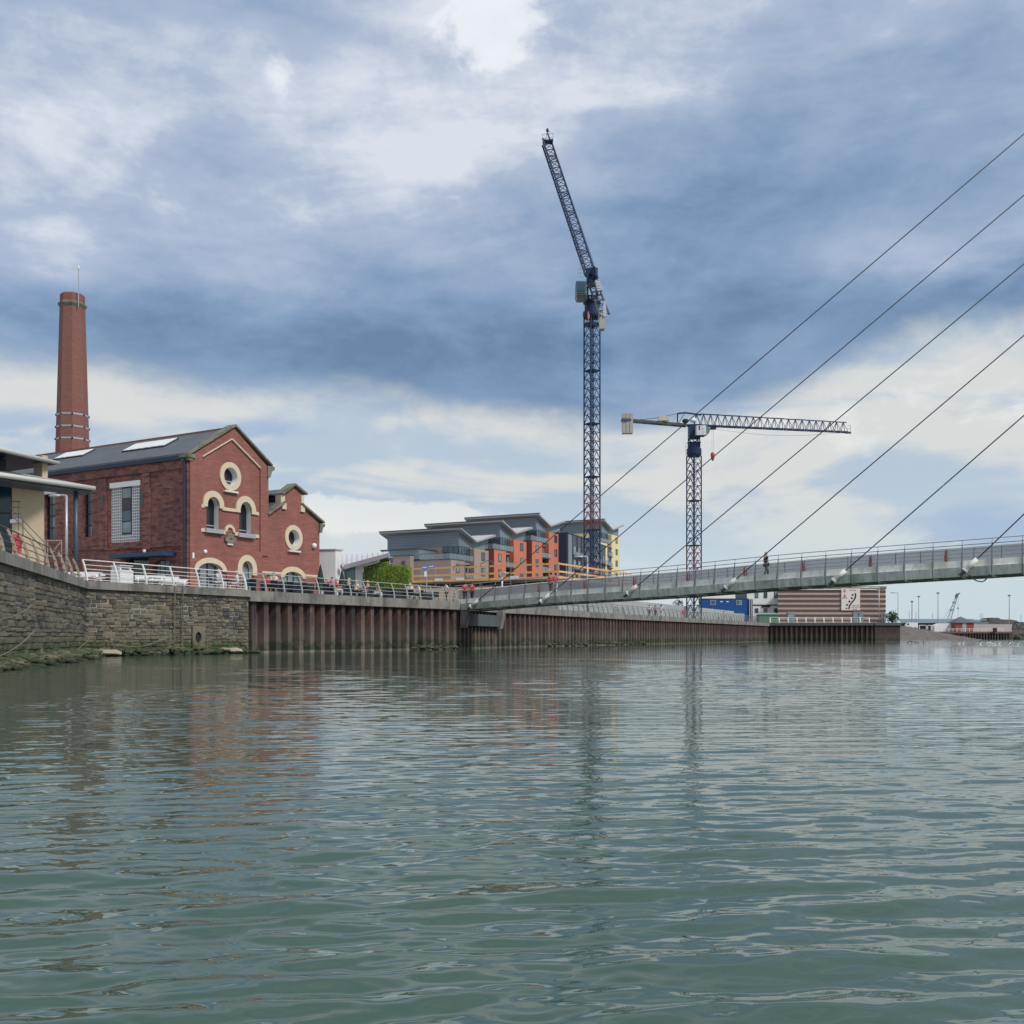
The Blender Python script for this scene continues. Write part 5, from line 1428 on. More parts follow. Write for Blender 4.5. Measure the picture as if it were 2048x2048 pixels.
# ================================================================== apartment blocks with folded roofs
WRN = random.Random(21)
def window(F, a, z, w, h, root, d=0.02, fr='trim_dark', pn='pane_blue', n=2):
    m = MB(); m.holed(F, rect(a - w / 2, a + w / 2, z, z + h), [rect(a - w / 2 + .10, a + w / 2 - .10, z + .10, z + h - .10)], d + .06, .06); o = m.build('window', M[fr], root)
    for k in range(n):
        r_ = WRN.random(); pn = pn if r_ < .45 else 'pane_pale' if r_ < .7 else 'pane_blue'
        ww = (w - .2) / n; m = MB(); m.fbox(F, a - w / 2 + .1 + k * ww + .02, a - w / 2 + .1 + (k + 1) * ww - .02, z + .1, z + h - .1, d, d + .03); m.build('pane', M[pn], o)
    return o
def balcony(F, a0, a1, z, root, dep=1.1, h=1.0):
    m = MB(); m.fbox(F, a0, a1, z - .2, z, 0, dep); o = m.build('balcony', M['trim_dark'], root)
    k = max(1, round((a1 - a0) / 1.2)); w = (a1 - a0) / k
    for q in range(k):
        m = MB(); m.fbox(F, a0 + q * w + .05, a0 + (q + 1) * w - .05, z + .06, z + h, dep - .06, dep - .02); m.build('balustrade_panel', M['balcony_glass'], o)
    m = MB(); m.fbox(F, a0, a1, z + h, z + h + .06, dep - .08, dep); m.build('handrail', M['trim_dark'], o)
def apartment(C, ztop, wall, wallshade, lab, group, front=True, width=16.0):
    C = Vector((*C, 0)); root = empty('apartment_block', (C.x, C.y, ZT), 0, lab, 'building', group)
    S = Frame(C, AU); E = Frame(C, AW, -1)
    zc = ztop - 2.9                       # underside of the grey attic
    fl = 3.0; L = 11.2
    # attic and folded roof
    prof = [(0, zc), (L, zc), (L, ztop - .55), (4.9, ztop - 2.05), (0, ztop - .35)]
    m = MB(); m.prism([S.P(a, z, 0) for a, z in prof], AW * width); m.build('attic_cladding', M['clad'], root)
    for k in range(1, 5):
        z = zc + k * .5; m = MB(); m.fbox(E, .05, width, z, z + .03, .0, .03); m.build('cladding_joint', M['clad_dark'], root)
    for (a0, z0), (a1, z1), mt in (((-.9, ztop + .02), (4.95, ztop - 1.95), 'roof_edge'), ((4.95, ztop - 1.95), (12.3, ztop - .18), 'roof_edge')):
        p = S.P(a0, z0, 1.1); q = S.P(a1, z1, 1.1); m = MB(); m.prism([p, q, q + Vector((0, 0, .30)), p + Vector((0, 0, .30))], AW * (width + 2.4)); m.build('roof_plane', M[mt], root)
    p = S.P(-.95, ztop + .33, 1.15); m = MB(); m.prism([p, p + AU * .5, p + AU * .5 + Vector((0, 0, .16)), p + Vector((0, 0, .16))], AW * (width + 2.5)); m.build('roof_gutter', M['trim_dark'], root)
    p = S.P(5.6, ztop - 1.50, 1.0); q = S.P(12.1, ztop + .12, 1.0); m = MB(); m.prism([p, q, q + Vector((0, 0, .06)), p + Vector((0, 0, .06))], AW * 6); m.build('pale_roof_sheet', M['roof_pale'], root)
    # body
    m = MB(); m.prism([S.P(a, ZT - .02, -.02) for a in (0.02, L - .02)] + [S.P(L - .02, ZT - .02, -.02) + AW * (width - .1), S.P(0.02, ZT - .02, -.02) + AW * (width - .1)], (0, 0, zc - ZT)); m.build('body', M[wall], root)
    # glazed corner at the top floor
    zb = zc - fl + .1
    m = MB(); m.fbox(S, -.02, 4.0, zb, zc - .04, -.1, .05); m.fbox(E, -.02, 3.4, zb, zc - .04, -.1, .05); o = m.build('corner_glazing', M['pane_blue'], root)
    for F, n_, w in ((S, 4, 4.0), (E, 3, 3.4)):
        for k in range(n_ + 1):
            m = MB(); m.fbox(F, k * w / n_ - .04, k * w / n_ + .04, zb, zc - .04, .05, .10); m.build('mullion', M['trim_dark'], o)
        m = MB(); m.fbox(F, 0, w, (zb + zc) / 2 - .03, (zb + zc) / 2 + .03, .05, .09); m.build('transom', M['trim_dark'], o)
    # curved front gable cladding above the glazing is the attic; projecting bay below it
    zt = zb - .1; by0, by1, bd = -6.0, -1.2, 2.0
    m = MB(); m.prism([S.P(by0, ZT - .02, bd), S.P(by1, ZT - .02, bd), S.P(by1, ZT - .02, bd) + AW * 9, S.P(by0, ZT - .02, bd) + AW * 9], (0, 0, zt - ZT)); m.build('projecting_bay', M[wall], root)
    BE = Frame(S.P(by0, 0, bd), AW, -1)
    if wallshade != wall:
        m = MB(); m.fbox(BE, .0, 8.9, ZT, zt - .02, .0, .04); m.build('end_shade_sheet', M[wallshade], root)  # thin darker sheet, shade of the bay's end face painted in
    m = MB(); m.fbox(BE, 0, 9, zt, zt + .12, -.06, .06); m.fbox(Frame(S.P(by0, 0, bd), AU), 0, by1 - by0, zt, zt + .12, -.06, .06); m.build('bay_coping', M['trim_dark'], root)
    # terrace balustrade on the bay
    BS = Frame(S.P(by0, 0, bd), AU)
    for F, w, st in ((BE, 9.0, 1.4), (BS, by1 - by0 + 3.6, 1.2)):
        k = int(w / st)
        for q in range(k):
            m = MB(); m.fbox(F, q * st + .05, (q + 1) * st - .05, zt + .15, zt + 1.15, -.30, -.27); m.build('balustrade_panel', M['balcony_glass'], root)
        m = MB(); m.fbox(F, 0, k * st, zt + 1.15, zt + 1.21, -.32, -.24); m.build('handrail', M['trim_dark'], root)
    # end wall windows (above the bay) and terrace doors
    for a in (6.0, 10.8): window(E, a, zb + .15, 1.1, 1.95, root)
    # river side: tower
    zz = [zt - fl * k - fl for k in range(int((zt - ZT) / fl) + 1)]
    TW = Frame(S.P(4.0, 0, 1.0), AU)
    m = MB(); m.prism([TW.P(0, ZT - .02), TW.P(5.6, ZT - .02), TW.P(5.6, ZT - .02, -1.3), TW.P(0, ZT - .02, -1.3)], (0, 0, zc - ZT - .3)); m.build('tower', M[wall], root)
    z = zc - fl + .2
    while z > ZT:
        window(TW, 3.4, z + .5, 1.35, 1.55, root); z -= fl
    z = zt - fl
    while z > ZT:
        window(BS, 2.3, z + .75, 1.25, 1.55, root)
        m = MB(); m.fbox(S, -1.1, 3.9, z + .02, z + fl - .35, -.0, .08); o = m.build('loggia_glazing', M['pane'], root)
        for k in range(4):
            m = MB(); m.fbox(S, -.9 + k * 1.25, -.1 + k * 1.25, z + .15, z + 2.2, .08, .12); m.build('pane', M['pane_pale' if k % 2 else 'pane_blue'], o)
        balcony(S, -1.1, 3.95, z, root, 1.5); z -= fl
    return root, S, E, zt
grp = 'apartment blocks with folded grey roofs'
r1, S1, E1, zt1 = apartment((-9.9, 190), 20.9, 'taupe', 'taupe', 'taupe apartment block with grey attic, leftmost and lowest of the folded roofs', grp)
apartment((-2.4, 204), 23.9, 'terracotta', 'terracotta_shade', 'left terracotta orange apartment block, second folded roof from the left', grp)
apartment((5.2, 218.3), 26.9, 'terracotta', 'terracotta_shade', 'right terracotta orange apartment block, tallest, beside the slate block', grp)
apartment((23.0, 262), 30.7, 'yellow', 'yellow', 'pale yellow apartment tower behind the big crane mast', grp, width=12)
# lower wings left of the taupe block
def wings():
    root = empty('apartment_wing', (-20, 189, ZT), 0, 'low grey and taupe wing with bay window left of the taupe block', 'building')
    p = at(838, 1200, 187); F = Frame(p, AW, -1)
    w = F.px(762, 1150)[0]; zt = F.px(838, 1098)[1]; zm = F.px(838, 1118)[1]
    m = MB(); m.fbox(F, 0, w, zm, zt, -8, 0); m.build('grey_cladding', M['clad'], root)
    m = MB(); m.fbox(F, -.1, w + .1, zt, zt + .15, -8, .12); m.build('parapet', M['trim_dark'], root)
    m = MB(); m.fbox(F, .05, w, ZT, zm, -8, -.1); m.build('dark_wall', M['clad_dark'], root)
    a0, a1 = F.px(828, 1150)[0], F.px(793, 1150)[0]; zb = F.px(810, 1112.5)[1]
    m = MB(); m.fbox(F, a0, a1, ZT, zb, -.4, 1.2); m.build('taupe_bay', M['taupe'], root)
    m = MB(); m.fbox(F, a0 - .08, a1 + .08, zb, zb + .1, -.4, 1.3); m.build('bay_coping', M['trim_dark'], root)
    G = Frame(F.P(0, 0, 1.2), F.u, -1)
    window(G, F.px(814, 1130)[0], F.px(814, 1131)[1], .8, .75, root, d=.0, n=1)
    c0, c1 = F.px(792, 1130)[0], F.px(765, 1130)[0]; zt_, zb_ = F.px(778, 1115)[1], F.px(778, 1135)[1]
    m = MB(); m.fbox(F, c0, c1, zb_, zt_, -.1, .5); o = m.build('bay_window', M['pane_blue'], root)
    for k in range(4):
        s = c0 + (c1 - c0) * k / 3; m = MB(); m.fbox(F, s - .07, s + .07, zb_, zt_, .5, .58); m.build('mullion', M['white'], o)
    for z in (zb_, (zb_ + zt_) / 2 - .3, zt_ - .08):
        m = MB(); m.fbox(F, c0, c1, z, z + .12, .5, .57); m.build('transom', M['white'], o)
    m = MB(); m.fbox(F, a1, a1 + 6, ZT, zb_, -.4, .7); m.build('low_wall', M['taupe'], root)
wings()
def slate_block():
    C = Vector((12.3, 225, 0)); u = Vector((.317, .948, 0)).normalized(); S = Frame(C, u); w = Vector((-u.y, u.x, 0)); E = Frame(C, w, -1)
    root = empty('apartment_block', (C.x, C.y, ZT), 0, 'slate grey flat-roofed apartment block with white-framed balconies left of the big crane', 'building')
    zt = 23.9; L = 44
    m = MB(); m.prism([C + Vector((0, 0, ZT)), C + u * L + Vector((0, 0, ZT)), C + u * L + w * 14 + Vector((0, 0, ZT)), C + w * 14 + Vector((0, 0, ZT))], (0, 0, zt - ZT)); m.build('body', M['clad_dark'], root)
    m = MB(); m.fbox(S, -.1, L, zt, zt + .2, -.4, .15); m.fbox(E, -.1, 14, zt, zt + .2, -.4, .15); m.build('parapet', M['trim_dark'], root)
    m = MB(); m.fbox(E, .3, 6.5, ZT, zt - .3, .02, .06); m.build('end_cladding', M['navy'], root)
    m = MB(); m.fbox(S, .1, 3.2, ZT, zt - .2, .02, .08); m.build('corner_cladding', M['clad'], root)
    z = zt - 4.6; k = 0
    while z > ZT + 1:
        for a in (5.0, 9.0, 22, 26.5, 33, 37.5):
            o = window(S, a + .5, z, 2.2, 2.2, root, fr='trim_dark', pn='pane_pale' if (k + int(a)) % 3 else 'pane_blue'); balcony(S, a - 1.1, a + 2.1, z - .1, root, .8, .95)
        for a in (13.2, 30.0): window(S, a, z + .3, 1.0, 1.5, root, pn='pane_blue')
        z -= 3.0; k += 1
    for a in (3.3, 7.6, 11.6):
        m = MB(); m.fbox(S, a, a + .12, ZT, zt, .02, .16); m.build('panel_joint', M['trim_dark'], root)
slate_block()

# grey hoarding along the promenade
def hoarding():
    pts = [(4.2 + .5, 137.0), (8.2, 143.5), (21.5, 169.0), (42.6, 214.0), (50.0, 231.0), (53.5, 236.0)]
    root = empty('site_hoarding', (pts[0][0], pts[0][1], ZT), 0, 'long pale grey site hoarding along the far promenade', 'hoarding')
    g = random.Random(4); k = 0
    for (x0, y0), (x1, y1) in zip(pts[:-1], pts[1:]):
        a, b = Vector((x0, y0, 0)), Vector((x1, y1, 0)); L = (b - a).length; F = Frame(a, b - a); n = max(1, round(L / 2.4)); w = L / n
        for q in range(n):
            zt = 6.85 if k < 44 else 6.4
            m = MB(); m.fbox(F, q * w + .012, (q + 1) * w - .012, ZT, zt + g.uniform(-.02, .02), 0, .05 + g.uniform(0, .025)); m.build('panel', M['hoard'], root)
            m = MB(); m.fbox(F, q * w - .03, q * w + .03, ZT, zt, -.1, -.01); m.build('post', M['galv'], root); k += 1
hoarding()
# walkers on the far promenade
for px, Y, sh, tr, ha, lab, fm in ((1299, 158, 'sh_white', 'tr_grey', 'hair_dark', 'person in white, leftmost of the three walkers on the far promenade', False),
                            (1310.5, 160, 'sh_pink', 'tr_dark', 'hair_dark', 'person in pale pink and black, middle of the three walkers', False),
                            (1322.5, 157, 'sh_white', 'tr_pale', 'hair_dark', 'long dark-haired person in white, rightmost of the three walkers', True)):
    p = at(px, 1230, Y); person('walk', p.x, p.y, R(160), sh, tr, ha, lab, female=fm)
def bicycle(px, Y, lab):
    p = at(px, 1230, Y); u = Vector((.45, .89, 0)).normalized(); root = empty('bicycle', (p.x, p.y, ZT), 0, lab, 'bicycle', 'bicycles leaning on the far promenade railing')
    c = Vector((p.x, p.y, ZT + .34))
    for s in (-.52, .52):
        m = MB(); m.tube([c + u * (s + .33 * math.cos(R(a))) + Vector((0, 0, .33 * math.sin(R(a)))) for a in range(0, 361, 30)], .025, 5, cap=False); m.build('wheel', M['black'], root)
    m = MB(); A = c + u * -.52; B = c + u * -.05 + Vector((0, 0, -.05)); S_ = c + u * -.2 + Vector((0, 0, .5)); H = c + u * .38 + Vector((0, 0, .5))
    for a, b in ((A, B), (A, S_), (B, S_), (B, H), (S_, H), (H, c + u * .52)): m.tube([a, b], .02, 5)
    m.build('frame', M['galv'], root)
    m = MB(); m.tube([H + Vector((0, 0, .1)) - u * .1, H + Vector((0, 0, .1)) + u * .1], .02, 5); m.build('handlebar', M['black'], root)
    m = MB(); m.blob(S_ + Vector((0, 0, .06)), (.12, .07, .04), 6, 4); m.build('saddle', M['black'], root)
for px, Y, lab in ((1246, 143, 'bicycle left of the three walkers on the far promenade'), (1231, 140, 'dark bicycle at the bridge-side end of the far promenade'), (1437, 196, 'bicycle left of the pair before the hoarding end'), (1462, 202, 'bicycle right of the pair before the hoarding end')): bicycle(px, Y, lab)
p = at(1448, 1240, 199); person('stand', p.x, p.y, R(150), 'sh_white', 'tr_pale', 'hair_dark', 'tiny person between two bicycles before the far hoarding')

# site cabins
def cabins():
    Y = 243
    root = empty('site_cabin', at(1452, 1240, Y), 0, 'bright blue stacked site cabin with two small windows above the hoarding', 'cabin')
    F = Frame(Vector((at(1403, 0, Y).x, Y, 0)), (1, .05)); s1 = F.px(1497, 1210)[0]; zt = F.px(1450, 1198)[1]
    m = MB(); m.fbox(F, 0, s1, ZT, zt, -3, 0); m.build('body', M['blue'], root)
    for x in (1426, 1478): window(F, F.px(x, 1205)[0], F.px(x, 1210)[1], 1.3, 1.15, root, d=0.01, fr='galv', n=2)
    m = MB(); m.fbox(F, -.1, s1 + .05, zt, zt + .12, -3.1, .08); m.build('roof_rim', M['navy'], root)
    for x in (1443, 1455): s, z = F.px(x, 1204); m = MB(); m.fbox(F, s - .3, s + .3, z, z + .2, 0, .03); m.build('white_notice', M['white'], root)
    root = empty('site_cabin', at(1500, 1240, Y), 0, 'narrow end of the blue cabin stack with two pale downpipes', 'cabin')
    a, b = F.px(1497.5, 1210)[0], F.px(1505, 1210)[0]
    m = MB(); m.fbox(F, a, b, ZT, zt - .05, -2.6, .25); m.build('body', M['navy'], root)
    for x in (1498.5, 1502.5): s = F.px(x, 1205)[0]; m = MB(); m.fbox(F, s - .12, s + .12, ZT, zt - .1, .25, .4); m.build('downpipe', M['galv'], root)
    root = empty('site_cabin', at(1437, 1240, Y), 0, 'white cabin upper storey on top of the blue cabin', 'cabin')
    m = MB(); m.fbox(F, 0.1, F.px(1471.5, 1190)[0], zt + .13, F.px(1440, 1180)[1], -2.9, -.2); m.build('body', M['white'], root)
    root = empty('stair_tower', at(1483, 1240, Y), 0, 'dark blue stair enclosure between the white cabin and the white house', 'stair tower')
    m = MB(); m.fbox(F, F.px(1472, 1190)[0], F.px(1494, 1190)[0], zt + .13, F.px(1480, 1172)[1], -2.7, -.1); m.build('body', M['blue_post'], root)
cabins()
def white_house():
    Y = 262; F = Frame(Vector((at(1494, 0, Y).x, Y, 0)), (1, -.02)); s1 = F.px(1562, 1200)[0]
    root = empty('white_house', (F.o.x, Y, ZT), 0, 'white rendered house with black band between the blue cabin and striped building', 'building')
    zt = F.px(1520, 1177)[1]
    m = MB(); m.fbox(F, 0, s1, ZT, zt, -9, 0); m.build('wall', M['white'], root)
    m = MB(); m.fbox(F, -.3, s1, zt, zt + .5, -9, .4); m.build('roof_edge', M['navy'], root)
    z = F.px(1520, 1211)[1]; m = MB(); m.fbox(F, 0, s1, z, z + .25, 0, .12); m.build('black_band', M['black'], root)
    a, b = F.px(1523, 1213)[0], F.px(1540, 1213)[0]; m = MB(); m.fbox(F, a, b, z - .45, z - .02, 0, .2); m.build('sign_board', M['navy'], root)
    for x in (1513, 1531, 1551.5):
        window(F, F.px(x, 1188)[0], F.px(x, 1196)[1], .9, 1.8, root, d=.01, n=1, fr='frame_dark', pn='pane_blue')
        window(F, F.px(x, 1220)[0], F.px(x, 1226)[1], .9, 1.2, root, d=.01, n=1, fr='frame_dark', pn='pane')
    root = empty('green_shelter', at(1540, 1240, 240), 0, 'low green shelter with pale roof below the white house', 'shelter')
    G = Frame(Vector((at(1519, 0, 240).x, 240, 0)), (1, 0)); w = G.px(1556, 1230)[0]
    m = MB(); m.fbox(G, 0, w, ZT, G.px(1530, 1229)[1], -3, 0); m.build('body', pm('green_sheet', (.08, .17, .11), .6, .1), root)
    m = MB(); m.prism([G.P(-.2, G.px(1530, 1229)[1], .2), G.P(w + .2, G.px(1530, 1229)[1], .2), G.P(w - .3, G.px(1530, 1226)[1], -1.5), G.P(.6, G.px(1530, 1226)[1], -1.5)], (0, 0, .08)); m.build('roof', pm('pale_green_roof', (.22, .32, .26), .6, .1), root)
white_house()
def striped():
    Y = 250; F = Frame(Vector((at(1555.5, 0, Y).x, Y, 0)), (1, .03)); s1 = F.px(1752, 1200)[0]
    root = empty('striped_building', (F.o.x, Y, ZT), 0, 'flat-roofed building banded in brown and buff brick', 'building')
    zt = F.px(1650, 1180)[1]
    m = MB(); m.prism([F.P(0, ZT), F.P(s1, ZT), F.P(s1, ZT, -12), F.P(3.6, ZT, -12)], (0, 0, zt - ZT)); m.build('buff_wall', M['band_cream'], root)
    G = Frame(F.P(s1 + .02, 0, -1.5), (1, .12)); g1 = G.px(1771, 1200)[0]
    m = MB(); m.fbox(G, 0, g1, ZT, zt + .4, -8, 0); m.build('corner_wall', M['band_cream'], root)
    n = 7; h = (zt - ZT) / n
    for k in range(n):
        z = zt - h * k
        m = MB(); m.fbox(F, -.05, s1 + .05, z - h * .48, z - (.02 if k == 0 else 0), .0, .10); m.build('brown_band', M['band_brown'], root)
        m = MB(); m.fbox(G, .03, g1 + .05, z - h * .48, z, .0, .08); m.build('brown_band', M['band_brown'], root)
    m = MB(); m.fbox(F, -.1, s1 + .2, zt, zt + .22, -1, .3); m.build('white_coping', M['offwhite'], root)
    m = MB(); m.fbox(G, -6, g1 + .2, zt + .4, zt + 1.0, -9, .2); m.build('roof_fascia', M['coping'], root)
    m = MB(); m.fbox(F, s1 * .48, s1 + .3, zt + .22, zt + .75, -10, -1.0); m.build('roof_upstand', M['coping'], root)
    for x0, x1 in ((1575, 1589), (1706, 1716), (1717.5, 1726)):
        a, b = F.px(x0, 1230)[0], F.px(x1, 1230)[0]; m = MB(); m.fbox(F, a, b, ZT, F.px(1600, 1225)[1], .1, .2); o = m.build('pale_door', M['pane_pale'], root)
        m = MB(); m.fbox(F, a - .1, b + .1, F.px(1600, 1225)[1], F.px(1600, 1225)[1] + .15, .1, .25); m.build('door_head', M['galv'], o)
    for x0, x1 in ((1762, 1765), (1767, 1770)):
        a, b = G.px(x0, 1230)[0], G.px(x1, 1230)[0]; m = MB(); m.fbox(G, a, b, ZT, G.px(1765, 1226)[1], .05, .15); m.build('glazed_panel', M['pane_pale'], root)
    # navigation board
    a, b = F.px(1681.5, 1200)[0], F.px(1719.5, 1200)[0]; z1, z0 = F.px(1700, 1176.5)[1], F.px(1700, 1221)[1]; w, hh = b - a, z1 - z0; d = .3
    sg = empty('navigation_sign', F.P(a + w / 2, z0, d), 0, 'large river navigation board with no-entry disc, warning triangle and channel lines', 'sign')
    m = MB(); m.fbox(F, a, b, z0, z1, .12, d); m.build('board', M['sign_pink'], sg)
    m = MB(); m.fbox(F, a + .1, b - .1, z0 + .1, z1 - .1, d, d + .02); m.build('face', M['sign_white'], sg)
    def X(u): return a + w * u
    def Z(v): return z1 - hh * v
    D = d + .03
    m = MB(); m.prism([F.P(X(.18) + .37 * math.cos(t_ * .314) * 1.0, Z(.12) + .37 * math.sin(t_ * .314), D) for t_ in range(20)], F.n * .02); m.build('no_entry_disc', M['sign_red'], sg)
    m = MB(); m.fbox(F, X(.18) - .30, X(.18) + .30, Z(.12) - .07, Z(.12) + .07, D + .02, D + .04); m.build('no_entry_bar', M['white'], sg)
    m = MB(); T = [(X(.18), Z(.25)), (X(.06), Z(.46)), (X(.31), Z(.46))]; Ti = [(X(.18), Z(.31)), (X(.10), Z(.44)), (X(.27), Z(.44))]
    m.holed(F, T, [Ti], D + .01, .03); m.build('warning_triangle', M['sign_red'], sg)
    m = MB(); m.fbox(F, X(.165), X(.195), Z(.40), Z(.34), D, D + .02); m.fbox(F, X(.165), X(.195), Z(.43), Z(.415), D, D + .02); m.build('exclamation_mark', M['black'], sg)
    def stroke(pts, wd, nm):
        m = MB()
        L_, R_ = [], []
        for k, (u, v) in enumerate(pts):
            u0, v0 = pts[max(k - 1, 0)]; u1, v1 = pts[min(k + 1, len(pts) - 1)]
            dx, dz = (u1 - u0) * w, -(v1 - v0) * hh; l = math.hypot(dx, dz); nx, nz = -dz / l, dx / l
            L_.append((X(u) + nx * wd / 2, Z(v) + nz * wd / 2)); R_.append((X(u) - nx * wd / 2, Z(v) - nz * wd / 2))
        m.prism([F.P(*p, D) for p in L_ + R_[::-1]], F.n * .02); m.build(nm, M['black'], sg)
    stroke([(.74, .22), (.75, .30), (.75, .38), (.72, .46), (.66, .54), (.58, .62), (.50, .70), (.44, .78), (.42, .86), (.41, .94)], .36, 'solid_line')
    for p, q in (((.60, .26), (.60, .34)), ((.575, .41), (.54, .48)), ((.46, .56), (.40, .63)), ((.32, .71), (.29, .79)), ((.28, .88), (.28, .93))): stroke([p, q], .42, 'dash')
    def text(s, u, v, size, wd):
        cu = bpy.data.curves.new('lettering', 'FONT'); cu.body = s; cu.size = size; cu.align_x = 'CENTER'; cu.extrude = .01
        t_ = bpy.data.objects.new('lettering', cu); COL.objects.link(t_); bpy.context.view_layer.update()
        me = bpy.data.meshes.new_from_object(t_.evaluated_get(bpy.context.evaluated_depsgraph_get())); bpy.data.objects.remove(t_)
        me.materials.clear(); me.materials.append(M['black']); xs = [v_.co.x for v_ in me.vertices]; k = wd * w / (max(xs) - min(xs))
        o = place('lettering', me, sg, F.P(X(u), Z(v), D) - WO[sg.name], (R(90), 0, math.atan2(F.u.y, F.u.x)), (k, 1, 1))
    text('All Craft', .60, .115, .42, .34); text('Tawe Lock', .75, .80, .40, .40); text('VHF Ch. 18', .75, .88, .40, .42); text('Channel', .71, .965, .36, .26)
striped()
def shrub(px, py, Y, w, h, lab, seed, cat='shrub', z=ZT):
    g = np.random.default_rng(seed); c = at(px, py, Y); root = empty('round_shrub' if cat == 'shrub' else 'small_tree', (c.x, Y, z), 0, lab, cat)
    n = 900; p = g.normal(size=(n, 3)); p /= np.linalg.norm(p, axis=1)[:, None]; p *= g.random(n)[:, None] ** .35
    p *= (1 + .25 * np.sin(p[:, 0] * 6 + seed) * np.sin(p[:, 2] * 5))[:, None]
    q = p * np.array([w / 2, w / 2, h / 2]) + np.array([0, 0, h * .55]); s = g.uniform(.14, .28, n)[:, None] * (w / 4)
    d1 = g.normal(size=(n, 3)); d1 /= np.linalg.norm(d1, axis=1)[:, None]; d2 = np.cross(d1, g.normal(size=(n, 3))); d2 /= np.linalg.norm(d2, axis=1)[:, None]
    co = np.stack([q + d1 * s, q + d2 * s * .6, q - d1 * s, q - d2 * s * .6], 1).reshape(-1, 3)
    me = bpy.data.meshes.new('crown'); me.from_pydata(co.tolist(), [], np.arange(n * 4).reshape(-1, 4).tolist()); me.materials.append(M['leaf_dark']); me.update(); place('crown', me, root)
    m = MB(); m.tube([(0, 0, 0), (0, 0, h * .6)], [.12, .05], 6); m.build('trunk', M['bark'], root, local=True)
shrub(1784, 1240, 250, 3.0, 3.0, 'dark green shrub at the right end of the far quay', 5)
shrub(1357, 1200, 232, 2.8, 5.6, 'small green tree showing over the hoarding left of the second crane mast', 6, 'tree')
shrub(1378, 1205, 236, 2.0, 4.6, 'smaller green tree beside the second crane mast above the hoarding', 7, 'tree')

# ================================================================== cable-stayed footbridge
def interp(xs, ys, x):
    return float(np.interp(x, xs, ys))
BX = [-5.3, .8, 10.5, 18.5, 28.8, 37.0, 47.0]
def cr_(ys, x):      # smooth curve through the measured points
    xs = BX; i = max(0, min(len(xs) - 2, int(np.searchsorted(xs, x) - 1)))
    def sl(k):
        if k <= 0: return (ys[1] - ys[0]) / (xs[1] - xs[0])
        if k >= len(xs) - 1: return (ys[-1] - ys[-2]) / (xs[-1] - xs[-2])
        return (ys[k + 1] - ys[k - 1]) / (xs[k + 1] - xs[k - 1])
    h = xs[i + 1] - xs[i]; t = (x - xs[i]) / h; m0, m1 = sl(i) * h, sl(i + 1) * h
    return (2 * t ** 3 - 3 * t ** 2 + 1) * ys[i] + (t ** 3 - 2 * t ** 2 + t) * m0 + (-2 * t ** 3 + 3 * t ** 2) * ys[i + 1] + (t ** 3 - t ** 2) * m1
BY = [91.4, 86.0, 77.0, 69.0, 61.5, 57.0, 53.0]
BZ = [3.42, 3.78, 4.10, 4.46, 4.83, 5.17, 5.5]
def B(x): return Vector((x, cr_(BY, x), cr_(BZ, x)))       # lower outer edge of the near fascia
def bridge_pts(step):
    out = [B(-5.3)]; x = -5.3; acc = 0; prev = out[0]
    while x < 47:
        x += .05; p = B(x); acc += (p - prev).xy.length; prev = p
        if acc >= step: out.append(p); acc = 0
    return out
